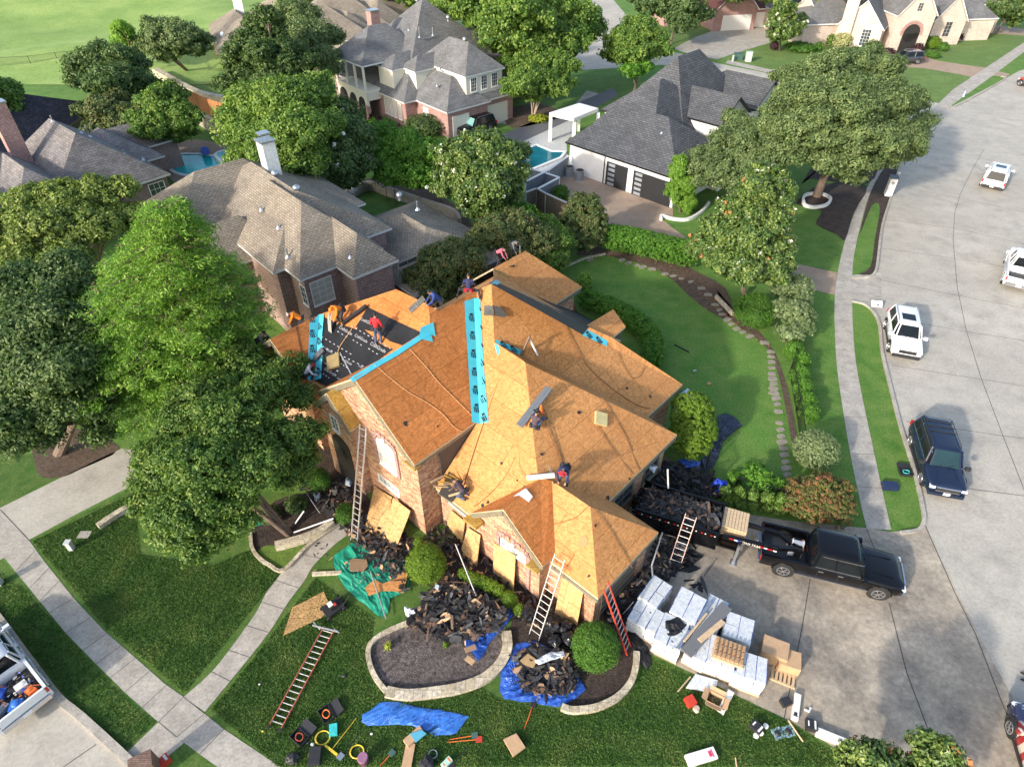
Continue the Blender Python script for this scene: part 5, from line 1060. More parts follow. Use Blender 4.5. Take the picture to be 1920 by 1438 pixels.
def bush(label, cx, cy, wp_, h, mat=F_BOX2, n=6000, L=.06, name='round_shrub', cat='shrub', W=None, hf=.52, **k):
    """clipped shrub: centre pixel of its bulk, width in pixels, height in metres"""
    z = h * hf; r = wp_ / 2 * mpp(cx, cy, z); k.setdefault('cr', .11); k.setdefault('per', 14); k.setdefault('shell', (.84, 1.03))
    return plant(name, label, cat, [(cx, cy, wp_ / 2, z, h * .5 / r)], mat, n, L, W, trunk=False, low=-.8, inner=.25, **k)
# --- big trees on the left
def feather_tree(label, base, apex, za, R0, z0, nb, n, mat):
    """trunk with long up-swept limbs, each carrying a flat spray of needles"""
    b, a = U(*base), U(*apex, za); t = thing('bald_cypress', label, 'tree', tuple(b)); m = MB(); random.seed(12); C, N_, T_, L_ = [], [], [], []
    ax = [b + (a - b) * k + Vector((math.sin(k * 7) * .12, math.cos(k * 5) * .12, 0)) for k in [i / 8 for i in range(9)]]; m.tube(ax, [.26 * (1 - .85 * i / 8) for i in range(9)], 9)
    for i in range(nb):
        h = (i + .5) / nb; z = z0 + (za - z0) * h ** .92; k = z / za; o = b.lerp(a, k); az = i * 2.399 + random.uniform(-.35, .35)
        ln = R0 * (1 - h) ** .8 * random.uniform(.72, 1.12) * (.75 + .25 * min(1, h * 6)) + .5; d = Vector((math.cos(az), math.sin(az), random.uniform(.12, .45))); e = o + d * ln; mid = o + d * ln * .5 + Vector((0, 0, .12 * ln)); e.z -= ln * .06
        m.tube([o, mid, e], [.055 + .02 * (1 - h), .035, .01], 5); ns = max(5, int(ln * 2.6)); tone = random.random()
        for s_ in range(ns):
            f = .2 + .8 * (s_ + random.random()) / ns; p = o.lerp(mid, f * 2) if f < .5 else mid.lerp(e, f * 2 - 1); side = random.choice((-1, 1)); per = Vector((-d.y, d.x, 0)).normalized() * side; ll = (.35 + ln * .22 * math.sin(math.pi * min(1, f * .9 + .1))) * random.uniform(.6, 1.2)
            tip = p + per * ll + Vector((d.x, d.y, 0)) * ll * .55 + Vector((0, 0, -.12 * ll)); m.tube([p, tip], [.012, .005], 4, cap=False); q = max(14, int(n / (nb * 8.0) * ll / .8)); u = rng.uniform(0, 1, q) ** .8
            c = np.array(p)[None] + (np.array(tip) - np.array(p))[None] * u[:, None] + rng.normal(size=(q, 3)) * np.array([.17, .17, .07]); C.append(c); N_.append(rng.normal(size=(q, 3)) * .55 + np.array([0, 0, .9])); T_.append(tone * .35 + rng.uniform(0, .65, q))
    m.build('trunk', BARK, t, True); C = np.concatenate(C); leafmesh('crown', mat, C, np.concatenate(N_), .2 * rng.uniform(.6, 1.5, len(C)), .05 * rng.uniform(.7, 1.5, len(C)), np.concatenate(T_), b, t); return len(C)
NCY = feather_tree('tall feathery bright green tree left of the house, bare limbs showing in its top', (348, 790), (312, 388), 13.4, 5.7, 2.0, 170, 120000, F_BRT)
plant('oak_tree', 'leafy oak in front of the house, branching trunks rising from the front mulch bed', 'tree',
      [(455, 700, 55, 5.6), (540, 690, 42, 5.4), (500, 735, 50, 6), (395, 745, 55, 5.9), (560, 745, 30, 5.2), (340, 790, 50, 5.7), (440, 790, 65, 6.6), (545, 820, 45, 5.6), (310, 860, 50, 5.2), (390, 870, 75, 6.2), (480, 870, 55, 5.9), (300, 930, 45, 4.6), (370, 950, 65, 5.1), (450, 930, 40, 5.0), (330, 990, 48, 4.1), (390, 1010, 45, 3.7), (440, 975, 35, 4.2), (545, 885, 38, 4.4), (575, 850, 25, 4.2), (290, 890, 40, 4.5)],
      F_OK2, 74000, .14, .08, .3, base=(546, 1002), per=45, tr=.1, stems=3, vf=.7, inner=.1)
plant('oak_tree', 'dark spreading oak filling the left edge above the neighbour driveway', 'tree',
      [(40, 540, 60, 8.5), (120, 530, 55, 8.5), (70, 610, 70, 8), (150, 620, 40, 7.5), (20, 680, 70, 7), (100, 690, 65, 7), (165, 690, 35, 6.2), (40, 760, 60, 5.6), (120, 760, 50, 5.2), (180, 760, 40, 4.8), (30, 820, 50, 4.2), (90, 815, 25, 3.6), (180, 815, 25, 3.2)],
      F_DRK, 42000, .2, .1, .5, base=(110, 850), tr=.22, vf=.7)
plant('yaupon_tree', 'yellow green bushy tree at the left edge below the brick chimney house', 'tree',
      [(60, 380, 42, 8.2), (120, 370, 40, 8.5), (180, 370, 40, 8.4), (235, 355, 25, 8.7), (30, 430, 48, 7.5), (100, 430, 55, 7.8), (180, 425, 50, 7.6), (235, 410, 35, 7.4), (40, 490, 45, 6.8), (130, 485, 40, 7), (0, 470, 40, 6.6)],
      F_YEL, 34000, .2, .12, .4, tr=.2, vf=.7)
plant('shade_tree', 'green tree cut by the left edge beside the dark shingled house', 'tree', [(5, 175, 30, 6), (12, 205, 24, 5), (-20, 190, 40, 6)], F_OAK, 7000, .32, .2, .5)
plant('shade_tree', 'small green tree at the left edge by the brick chimney', 'tree', [(10, 262, 22, 3.5), (0, 255, 20, 4), (28, 265, 12, 3)], F_LIG, 4500, .25, .16, .4)
plant('shade_tree', 'broad dark green tree in front of the golf course, left of centre', 'tree', [(190, 120, 40, 6.5), (240, 125, 38, 6.5), (160, 145, 34, 5.5), (215, 160, 45, 5.8), (265, 160, 28, 5.2), (150, 120, 20, 5)], F_DRK, 18000, .3, .18, .6, tr=.2)
plant('shade_tree', 'slender light green tree standing on the golf course edge', 'tree', [(228, 60, 17, 5.6), (235, 80, 22, 4), (245, 92, 20, 3), (226, 50, 10, 7)], F_BRT, 6000, .34, .16, .5)
plant('live_oak', 'grey green spreading tree with forked trunk above the stone retaining wall', 'tree', [(295, 65, 30, 5), (335, 75, 42, 5.6), (365, 85, 32, 4.8), (310, 95, 34, 4.4), (300, 52, 20, 5.5), (275, 90, 20, 3.5)], F_OLV, 15000, .3, .17, .5, base=(355, 136), stems=3, tr=.14)
plant('crepe_myrtle', 'dull green multi stemmed tree left of its rounder twin by the dark roof', 'tree', [(205, 215, 40, 4.4), (240, 225, 34, 4.2), (190, 240, 28, 3.4), (225, 190, 20, 5)], F_BRN, 13000, .24, .15, .45, base=(230, 268))
plant('crepe_myrtle', 'round green tree between the dark roofed house and the turquoise pool', 'tree', [(310, 200, 42, 5.2), (345, 225, 34, 4.4), (295, 235, 40, 4.2), (275, 205, 25, 4.8), (330, 250, 28, 3.2)], F_OAK, 16000, .24, .15, .45, base=(318, 272))
plant('cedar_tree', 'tall dark cedar left of the grey roofed porch house', 'tree', [(500, 60, 38, 10, 1.0), (480, 110, 50, 8, 1.0), (530, 120, 50, 8), (470, 160, 45, 6), (525, 170, 50, 6), (500, 30, 18, 12)], F_CED, 20000, .34, .14, .6, tr=.25)
plant('live_oak', 'dull olive tree behind the cedar, spreading to the tan roof', 'tree', [(555, 40, 42, 8), (590, 75, 45, 7), (565, 100, 40, 6.5), (610, 110, 28, 6), (540, 22, 28, 8.5), (620, 130, 20, 5)], F_OLV, 16000, .3, .14, .6)
plant('shade_tree', 'large fresh green tree between the orange fence and the porch house', 'tree', [(470, 200, 48, 9), (530, 200, 55, 9.5), (590, 180, 40, 9), (480, 255, 50, 7.5), (550, 250, 60, 8.5), (610, 240, 40, 8), (440, 240, 35, 7), (460, 300, 35, 5), (520, 300, 50, 6.4), (570, 300, 45, 6.5)], F_OAK, 40000, .24, .14, .5, tr=.25)
plant('magnolia_tree', 'dark magnolia dotted with white blossoms beside the fresh green tree', 'tree', [(640, 220, 38, 7), (655, 265, 48, 6), (620, 300, 48, 5.4), (670, 305, 32, 4.5), (590, 335, 40, 4), (650, 330, 38, 3.6), (560, 345, 30, 3.4)], F_DRK, 22000, .26, .16, .45, blossoms=42)
plant('viburnum_shrub', 'tall bright green shrub mass behind the concrete retaining wall', 'shrub', [(725, 250, 28, 5), (715, 290, 34, 4.2), (760, 275, 38, 4.8), (800, 290, 34, 4.4), (735, 325, 36, 3), (785, 330, 38, 3), (822, 320, 24, 3), (700, 240, 16, 3.6)], F_LIG, 26000, .2, .11, .35, trunk=False)
plant('magnolia_tree', 'round magnolia full of white blossoms left of the teal pool', 'tree', [(905, 290, 55, 6.2), (860, 300, 44, 5.5), (945, 300, 44, 5.4), (850, 345, 42, 4.2), (905, 350, 58, 4.6), (955, 345, 40, 4.2), (900, 385, 40, 2.8), (950, 380, 28, 2.6)], F_MAG, 36000, .22, .13, .38, blossoms=70)
plant('crepe_myrtle', 'round crowned tree with pale smooth trunks by the double garage doors', 'tree', [(1010, 115, 44, 5.6), (975, 125, 38, 5.3), (1045, 130, 36, 5.2), (1000, 160, 48, 4.4), (1045, 165, 30, 4.2), (965, 165, 26, 4.4)], F_OAK, 22000, .24, .14, .45, base=(1000, 220), stems=4, bark=simple('pale smooth bark', (.42, .32, .24), .7, .15), tr=.1)
plant('shade_tree', 'biggest dark green street tree at the top centre', 'tree', [(900, 20, 55, 10), (850, 12, 40, 9), (960, 30, 55, 10), (1020, 25, 55, 9), (1075, 40, 48, 8), (940, 70, 45, 8), (1000, 75, 45, 7), (1060, 85, 40, 6.5), (1100, 60, 30, 6), (820, 10, 30, 8)], F_OAK, 30000, .36, .22, .8, tr=.3)
plant('shade_tree', 'dark green tree standing by the rear street bend', 'tree', [(1195, 70, 42, 6), (1165, 85, 34, 5.4), (1225, 88, 30, 5), (1190, 105, 40, 4.6), (1150, 105, 18, 4.4)], F_OAK, 14000, .3, .18, .55, base=(1190, 145))
plant('shade_tree', 'green tree in front of the red brick garage house', 'tree', [(1285, 10, 36, 5.5), (1250, 15, 30, 5), (1310, 28, 22, 4.2), (1275, 42, 30, 3.6), (1215, 12, 30, 5)], F_DRK, 13000, .34, .2, .6)
plant('shade_tree', 'small leafy tree against the left end of the charcoal roof', 'tree', [(1185, 135, 18, 3.4), (1205, 128, 15, 3.6)], F_LIG, 3500, .25, .15, .4)
plant('shade_tree', 'background tree left of the golf house chimneys roofline', 'tree', [(640, 12, 30, 5), (610, 8, 25, 5)], F_OAK, 6000, .4, .25, .7)
plant('magnolia_tree', 'upright magnolia with white blossoms between the two houses across the street', 'tree', [(1468, 15, 20, 6.5), (1462, 40, 27, 4.6), (1475, 58, 26, 3.4), (1490, 40, 18, 4), (1455, 65, 18, 2.8)], F_MAG, 11000, .26, .15, .4, base=(1462, 95), blossoms=45)
plant('live_oak', 'huge grey green live oak overhanging the street from the corner lawn', 'tree',
      [(1590, 130, 50, 9), (1540, 150, 55, 9), (1640, 145, 50, 8.5), (1500, 185, 50, 8.5), (1570, 195, 65, 9.5), (1650, 200, 62, 8.5), (1700, 195, 40, 7), (1460, 230, 45, 7.2), (1530, 245, 60, 8), (1610, 255, 62, 7.6), (1680, 255, 50, 6.4), (1725, 235, 28, 6), (1480, 280, 50, 6.2), (1560, 300, 50, 5.8), (1640, 295, 42, 5.2), (1700, 285, 28, 5), (1430, 260, 34, 6), (1590, 330, 25, 4), (1480, 150, 30, 8)],
      F_OLV, 78000, .24, .1, .5, base=(1531, 368), tr=.32, vf=.7, per=55)
plant('live_oak', 'smaller grey green oak leaning over the charcoal roof behind the weeping tree', 'tree', [(1390, 250, 36, 5.4), (1360, 280, 42, 5), (1410, 300, 45, 5), (1320, 300, 32, 4.4), (1350, 325, 42, 4), (1400, 345, 40, 3.6), (1440, 330, 32, 4), (1310, 335, 24, 3.4), (1375, 225, 22, 6)], F_OLV, 30000, .2, .09, .4, base=(1400, 395), tr=.14)
plant('weeping_tree', 'bright yellow green weeping tree at the corner of the black garage', 'tree', [(1276, 305, 12, 4.6, 1), (1272, 325, 20, 3.7, 1), (1285, 345, 22, 2.8, 1), (1268, 360, 20, 1.8, 1), (1285, 378, 20, 1.0, 1)], foliage('weeping lime foliage', (.09, .2, .015), (.18, .34, .04), (.3, .46, .08), .3), 15000, .3, .05, .22, base=(1275, 398), vf=1.0, tr=.08)
plant('magnolia_tree', 'nearest tall magnolia with white blossoms and brown leaves beside the back lawn', 'tree',
      [(1440, 340, 32, 7.2, 1), (1415, 365, 34, 6.8, 1), (1455, 380, 32, 6), (1395, 400, 40, 5.8), (1440, 420, 42, 5.2), (1350, 435, 36, 4.8), (1395, 450, 48, 4.8), (1450, 465, 36, 4), (1335, 475, 38, 3.6), (1385, 500, 44, 3.4), (1440, 505, 40, 3), (1320, 460, 28, 4)], F_MAG, 40000, .2, .12, .34, base=(1396, 560), blossoms=55, brown=45, tr=.15)
# --- shrubs in the middle
plant('privet_shrub', 'large dark rounded shrub right behind the stripped house, nearest the red shirt', 'shrub', [(830, 500, 50, 3.8), (795, 520, 38, 3.2), (870, 490, 46, 3.8), (850, 470, 30, 4.2), (820, 545, 40, 2.6), (870, 530, 35, 2.6)], F_BRN, 26000, .13, .08, .28, trunk=False)
plant('privet_shrub', 'bronze tipped shrub behind the two roofers at the far roof corner', 'shrub', [(930, 440, 44, 3.8), (900, 455, 30, 3.4), (970, 430, 42, 3.8), (960, 465, 38, 2.8), (1010, 450, 36, 3), (950, 410, 22, 4)], F_BRN, 24000, .14, .09, .28, trunk=False)
plant('laurel_shrub', 'fresh green shrub between the bronze shrub and the upright dark one', 'shrub', [(1020, 430, 32, 2.8), (1045, 455, 34, 2.2), (1000, 480, 30, 1.8), (1040, 490, 28, 1.5)], F_OAK, 14000, .14, .09, .26, trunk=False)
plant('crepe_myrtle', 'upright dark shrub with ragged top in front of the tan courtyard', 'shrub', [(1085, 385, 20, 3.4, 1.2), (1110, 390, 20, 3.2, 1.2), (1075, 415, 30, 2.2, 1), (1110, 420, 32, 2.2, 1), (1095, 445, 38, 1.4)], F_BRN, 15000, .15, .09, .24, trunk=False)
plant('shade_tree', 'low bright shrubs along the wall below the round magnolia', 'shrub', [(960, 395, 22, 2.2), (985, 400, 22, 2), (940, 412, 24, 1.6)], F_LIG, 7000, .15, .09, .25, trunk=False)
bush('round clipped green shrub in the corner of the tan courtyard', 1051, 363, 34, 1.5, F_BOX2, 3500, .1)
def hedge(label, path, wpx, h, mat, n, L, name='hedge', cat='hedge', sp=.6, W=None, **k):
    P = smooth_px(path, 5); out = [P[0]]; 
    for q in P[1:]:
        if (U(*q) - U(*out[-1])).length > sp: out.append(q)
    k.setdefault('cr', .11); k.setdefault('per', 16); k.setdefault('shell', (.88, 1.0))
    return plant(name, label, cat, [(x, y, wpx / 2, h * .55, h * .5 / (wpx / 2 * mpp(x, y))) for x, y in out], mat, n, L, W, trunk=False, low=-.75, inner=.25, **k)
hedge('long bright green hedge along the far side of the back lawn', [(1150, 445), (1180, 450), (1215, 458), (1255, 468), (1290, 475)], 62, 2.1, F_LIG, 30000, .1, sp=.9)
hedge('clipped feathery hedge curving along the house side of the back lawn', [(1105, 562), (1140, 575), (1175, 592), (1205, 614), (1224, 640), (1222, 672)], 44, 1.5, F_LIG, 26000, .09, W=.05)
bush('loose green conifer shrub at the corner of the far wing', 1096, 528, 26, 1.5, F_BRT, 3000, .12)
bush('glossy clipped green shrub block right of the back lawn', 1416, 582, 78, 2.1, F_BOX2, 15000, .08, cr=.15)
plant('variegated_shrub', 'grey green variegated shrub above its larger twin beside the sidewalk', 'shrub', [(1490, 540, 34, 1.5), (1465, 545, 22, 1.3), (1505, 565, 20, 1.1)], F_VAR, 10000, .08, .05, .14, trunk=False)
plant('variegated_shrub', 'grey green variegated shrub mass below, spilling over the railing', 'shrub', [(1490, 590, 32, 1.6), (1465, 580, 24, 1.5), (1500, 612, 26, 1.2), (1480, 628, 26, 1.1), (1515, 595, 16, 1.2)], F_VAR, 14000, .08, .05, .14, trunk=False)
for i, (x, y, lab) in enumerate(((1488, 656, 'topmost of the small bright shrubs in the row by the sidewalk'), (1503, 677, 'second small bright shrub from the top of the sidewalk row'), (1500, 702, 'third small bright shrub of the sidewalk row'), (1506, 727, 'fourth small bright shrub of the sidewalk row'), (1512, 753, 'fifth small bright shrub of the sidewalk row'), (1518, 776, 'lowest small bright shrub, touching the pale clipped one'))):
    bush(lab, x, y, 34, 1.15, F_LIG, 2600, .08, group='small shrubs in a row by the sidewalk', cr=.13)
bush('pale variegated barrel shaped clipped shrub by the sidewalk', 1531, 843, 84, 1.9, F_VAR, 17000, .06, cr=.08)
plant('photinia_shrub', 'red tipped rounded shrub mass above the pickup', 'shrub', [(1505, 925, 34, 1.0), (1540, 920, 38, 1.2), (1570, 925, 32, 1.1), (1520, 955, 36, .8), (1560, 955, 38, .8), (1480, 940, 24, .8), (1590, 945, 18, .8)], F_PHO, 26000, .07, .045, .12, trunk=False)
plant('young_shrub', 'bright leafy shrub behind the railing, between its two neighbours', 'shrub', [(1418, 890, 26, 1.3), (1425, 908, 22, .8)], F_LIG, 4600, .09, .05, .14, trunk=False)
plant('young_shrub', 'small bright shrub left of the middle one behind the railing', 'shrub', [(1378, 893, 12, .9), (1380, 905, 12, .5)], F_LIG, 1800, .09, .05, .12, trunk=False)
plant('young_shrub', 'small bright shrub right of the middle one behind the railing', 'shrub', [(1455, 908, 18, .8), (1462, 918, 14, .5)], F_LIG, 2400, .09, .05, .12, trunk=False)
for i, (x, lab) in enumerate(((1362, 'leftmost climbing plant on the railing above the trailer hitch'), (1385, 'second climbing plant from the left on the railing'), (1412, 'middle climbing plant on the railing'), (1438, 'fourth climbing plant on the railing'), (1462, 'climbing plant on the railing nearest the red tipped shrub'))):
    plant('climbing_plant', lab, 'plant', [(x, 922 + i * 4, 11, 1.0, 1.4), (x, 940 + i * 4, 11, .4, 1.2)], F_OAK, 1500, .09, .06, .12, trunk=False, group='climbing plants on the railing')
plant('boxwood_shrub', 'very large rounded yellow green shrub at the right corner of the house', 'shrub', [(1298, 775, 42, 1.9, 1), (1308, 810, 38, 1.5, 1), (1285, 820, 34, 1.1, 1), (1300, 835, 32, .9, 1)], F_BOX, 30000, .07, .045, .11, trunk=False, shell=(.88, 1))
bush('largest round clipped shrub at the garage corner', 1117, 1212, 88, 2.0, F_BOX2, 20000, .05)
bush('egg shaped clipped shrub right of the green tarp', 799, 1057, 74, 1.8, F_BOX, 15000, .05)
bush('small round clipped shrub left of the tall grey ladder', 648, 963, 36, 1.1, F_BOX2, 4500, .05)
bush('dark round shrub in the shade beside the brick entrance pier', 600, 898, 38, 1.2, F_BOX2, 4500, .06)
hedge('low clipped hedge bar in front of the small gable', [(870, 1078), (885, 1086), (905, 1092), (922, 1100), (938, 1110)], 25, .75, F_BOX, 9000, .05, sp=.25, cr=.07)
bush('small cube like clipped shrub at the end of the low hedge', 955, 1123, 28, .75, F_BOX, 3600, .05)
bush('little clipped shrub nearest the garage ladder', 974, 1143, 20, .6, F_BOX, 2200, .05)
bush('small shrub tucked behind the leaning strand boards', 786, 1018, 18, .6, F_BOX, 1500, .05)
bush('tiny yellow green plant on the left of the grey mulch bed', 728, 1211, 12, .3, F_GLD, 350, .06, name='small_plant', cat='plant'); bush('tiny green plant on the right of the grey mulch bed', 835, 1206, 12, .3, F_BOX, 350, .06, name='small_plant', cat='plant')
bush('leafy perennials in the shade behind the tree trunk', 555, 945, 40, .7, F_DRK, 2500, .09, name='perennial_plant', cat='plant')
bush('ferny green shrubs under the oak by the entrance bed', 505, 965, 40, .7, F_DRK, 2500, .09, name='perennial_plant', cat='plant')
# --- far planting
bush('dark clipped curved hedge beside the pink brick garage wall', 795, 235, 82, 2.0, F_DRK, 9000, .12, name='hedge', cat='hedge'); hedge('dark purple leaved hedge under the porch house windows', [(700, 222), (722, 232), (745, 240)], 20, 1.0, F_PUR, 4000, .14)
bush('low lime groundcover round the crepe myrtle base', 1010, 222, 40, .6, F_GLD, 1800, .12); bush('clipped dark hedge under the cream gable across the street', 1500, 88, 58, 1.2, F_BOX2, 4500, .14, name='hedge', cat='hedge'); bush('round purple shrub at the foot of the far magnolia', 1452, 86, 18, 1.3, F_PUR, 1200, .14)
bush('pale cream flowering shrub beside the far chimney', 1580, 78, 34, 2.6, foliage('cream flowering foliage', (.25, .28, .1), (.45, .45, .2), (.62, .6, .35), .2), 5000, .16); bush('small clipped shrub next to the long far hedge', 1535, 88, 18, 1.3, F_BOX2, 1300, .14); bush('upright green shrub right of the far long hedge', 1557, 78, 16, 2.2, F_OAK, 1500, .15); bush('dark clipped shrub right of the cream flowering one', 1603, 96, 26, 1.1, F_BOX2, 1800, .14)
bush('yellow green shrub right of the arched entry', 1748, 80, 34, 1.7, F_BOX, 3000, .14); bush('taller green shrub above the yellow green one by the arched entry', 1740, 62, 32, 2.0, F_OAK, 2600, .15); bush('small dark shrub below the yellow green one by the far drive', 1768, 88, 22, 1.2, F_BOX2, 1500, .14); bush('low green shrub beside the parked far car', 1750, 103, 28, .8, F_BOX2, 1500, .14); bush('dark green upright shrub by the far gables', 1768, 52, 20, 2.2, F_DRK, 1600, .15); bush('purple shrub at the far right gables', 1795, 68, 28, 1.2, F_PUR, 1800, .14); bush('golden shrub at the end of the long cream house', 1812, 60, 24, 1.2, F_GLD, 1500, .14); bush('dark purple shrub by the arched entry', 1722, 92, 22, 1.5, F_PUR, 1500, .14); bush('dark shrub between the chimney and the arch', 1665, 100, 28, 1.4, F_PUR, 1800, .14)
plant('golden_shrub', 'big golden yellow shrub at the top right corner', 'shrub', [(1835, 18, 26, 3.2), (1852, 30, 22, 2.2), (1822, 35, 18, 1.6)], F_GLD, 7000, .22, .13, .35, trunk=False)
plant('shade_tree', 'dark green trees filling the very top right corner', 'tree', [(1880, 15, 26, 4), (1910, 22, 24, 3.6), (1870, -5, 30, 5), (1900, 40, 16, 2)], F_DRK, 9000, .32, .2, .5)
plant('shade_tree', 'row of trees behind the long cream house roof', 'tree', [(1530, -10, 30, 6), (1450, -20, 40, 7), (1600, -30, 40, 8), (1380, -20, 40, 7)], F_OAK, 9000, .4, .25, .8)
plant('shade_tree', 'distant dark trees at the top centre left behind the tan roof', 'tree', [(780, -10, 40, 6), (730, -20, 40, 6)], F_OAK, 7000, .4, .25, .8)
# --- glossy magnolia tips poking in from the bottom edge
plant('magnolia_tree', 'glossy magnolia top poking in at the bottom edge, left of the other', 'tree', [(1640, 1432, 42, 3.2), (1600, 1452, 34, 2.8), (1690, 1462, 34, 2.8), (1650, 1490, 60, 2.2)], F_MAG, 5200, .17, .08, .2, blossoms=0, brown=25, per=22)
plant('magnolia_tree', 'glossy magnolia top poking in at the bottom edge, right of the other', 'tree', [(1765, 1428, 44, 3.2), (1745, 1458, 40, 2.8), (1800, 1462, 36, 2.6), (1770, 1500, 60, 2.0)], F_MAG, 5600, .17, .08, .2, brown=30, per=22)
# ================================================================ vehicles
def loft(m, secs, mi=0, cap=True):
    """secs: list of closed rings with equal counts"""
    n = len(secs[0]); vs_ = [p for s_ in secs for p in s_]
    m.add(vs_, [(i * n + k, i * n + (k + 1) % n, (i + 1) * n + (k + 1) % n, (i + 1) * n + k) for i in range(len(secs) - 1) for k in range(n)], mi, True)
    if cap:
        b = len(m.v) - len(vs_); m.f.append(tuple(b + k for k in range(n))[::-1]); m.m.append(mi); m.smooth.append(False)
        m.f.append(tuple(b + (len(secs) - 1) * n + k for k in range(n))); m.m.append(mi); m.smooth.append(False)
def ring(x, hw, zl, zt, cr=.03):
    h = [(hw * .90, zl), (hw, zl + .14), (hw * 1.0, (zl + zt) / 2), (hw * .985, zt - .14), (hw * .93, zt - .035), (hw * .80, zt), (hw * .4, zt + cr)]
    return [Vector((x, -y, z)) for y, z in h] + [Vector((x, 0, zt + cr * 1.2))] + [Vector((x, y, z)) for y, z in h[::-1]]
def wheel(t, x, y, r, w=.24, spokes=6):
    s_ = 1 if y > 0 else -1; wh = bpy.data.objects.new('wheel', None); COL.objects.link(wh); wh.parent = t; wh.location = (x, y, r)
    m = MB(); m.tube([(0, -w / 2, 0), (0, -w / 2 + .03, 0), (0, w / 2 - .03, 0), (0, w / 2, 0)], [r * .94, r, r, r * .94], 26); m.build('tyre', RUBBER, wh)
    m = MB(); m.tube([(0, s_ * (w / 2 - .02), 0), (0, s_ * (w / 2 + .004), 0)], r * .66, 22, 1)
    for k in range(spokes):
        a = 2 * math.pi * k / spokes; m.bar((0, s_ * (w / 2 + .012), 0), (math.cos(a) * r * .6, s_ * (w / 2 + .008), math.sin(a) * r * .6), .03, r * .15, 0, up=(0, 1, 0))
    q = [Vector((math.cos(a) * r * .63, s_ * (w / 2 + .008), math.sin(a) * r * .63)) for a in [2 * math.pi * k / 22 for k in range(22)]]; m.tube(q, .02, 5, 0, closed=True); m.tube([(0, s_ * w / 2, 0), (0, s_ * (w / 2 + .03), 0)], r * .12, 10)
    m.build('rim', [RIM, DARK], wh)
def car(name, label, cat, paint, L=4.6, W=1.85, Ht=1.68, kind='suv', glass=CARGL, ws=CARGL, wb=2.7, rw=.36, sunroof=False, rails=True, plate=True, cross=False, trim=PLAST, bedstuff=False):
    t = thing(name, label, cat); hw = W / 2; X = L / 2; zl = .30 if kind == 'suv' else .42; zb = (1.02 if kind == 'suv' else 1.12); pk = kind == 'pickup'
    xr = -X if not pk else -X + .34 * L + .02; ax = wb / 2 + .08; axr = ax - wb
    st_ = [(X, .80, zl + .1, zb - .25), (X - .05, .90, zl, zb - .14), (X - .3, .97, zl, zb - .07), (X - .75, 1, zl, zb - .03), (X - .26 * L, 1, zl, zb + .02), (0, 1, zl, zb + .03)]
    st_ += [(-X + .35, 1, zl, zb + .03), (-X + .08, .95, zl + .02, zb), (-X, .86, zl + .12, zb - .1)] if not pk else [(xr, 1, zl, zb + .03)]
    m = MB(); loft(m, [ring(x, hw * k, a, b) for x, k, a, b in st_]); m.build('body', paint, t, angle=50)
    xf = X - .27 * L; xt = xf - .42 - .1 * (kind == 'suv'); xb = (-X + .12) if not pk else xr + .02; xbt = xb + (.28 if not pk else .1); hb, ht_ = hw * .90, hw * .73; z0, z1 = zb, Ht
    def cab(g, zz0, zz1, k=1.0): # greenhouse corner points bottom/top
        bot = [(xf, hb * .80), (xf - .25, hb), (xb + .15, hb), (xb, hb * .86)]; top = [(xt, ht_ * .82), (xt - .18, ht_), (xbt + .1, ht_), (xbt, ht_ * .88)]
        return bot, top
    bot, top = cab(0, z0, z1); B_ = [Vector((x, y, z0)) for x, y in bot] + [Vector((x, -y, z0)) for x, y in bot[::-1]]; T_ = [Vector((x, y, z1 - .05)) for x, y in top] + [Vector((x, -y, z1 - .05)) for x, y in top[::-1]]
    m = MB(); m.add(B_ + T_, [(i, (i + 1) % 8, 8 + (i + 1) % 8, 8 + i) for i in range(8) if i != 7]); m.build('side_glass', glass, t)
    m = MB(); o_ = Vector((.006, 0, .004)); m.add([B_[7] + o_, B_[0] + o_, T_[0] + o_, T_[7] + o_], [(0, 1, 2, 3)]); m.build('windscreen', ws, t)
    m = MB(); T2 = [Vector((x * 1.0, y * 1.03, z1 - .06)) for x, y in top] + [Vector((x, -y * 1.03, z1 - .06)) for x, y in top[::-1]]; T3_ = [Vector((v.x * .97 + .03 * (xt + xbt) / 2, v.y * .9, z1 - .01)) for v in T2]
    T4_ = [Vector((v.x * .8 + .2 * (xt + xbt) / 2, v.y * .55, z1 + .015)) for v in T2]; loft(m, [T2, T3_, T4_]); m.build('roof', paint, t, angle=60)
    for s_ in (1, -1):
        for (bx, by), (tx, ty) in (((bot[0][0] - .02, bot[0][1]), (top[0][0], top[0][1])), ((bot[1][0] + .02, bot[1][1]), (top[1][0] + .03, top[1][1])), ((bot[2][0], bot[2][1]), (top[2][0], top[2][1])), ((bot[3][0], bot[3][1]), (top[3][0], top[3][1]))):
            m = MB(); m.bar((bx, s_ * by, z0 - .02), (tx, s_ * ty, z1 - .05), .07, .07); m.build('pillar', paint, t)
        for f_ in ((.5,) if not pk else (.47,)) + ((.2,) if not pk and L > 4.7 else ()):
            bx = bot[2][0] + (bot[1][0] - bot[2][0]) * f_; tx = top[2][0] + (top[1][0] - top[2][0]) * f_; m = MB(); m.bar((bx, s_ * (hb + .004), z0 - .02), (tx, s_ * (ht_ + .006), z1 - .05), .07, .05); m.build('pillar', paint, t)
    if sunroof: m = MB(); m.box(((xt + xbt) / 2 + .25, 0, z1 + .012), (.75, ht_ * 1.2, .02)); m.build('sunroof', CARGL, t)
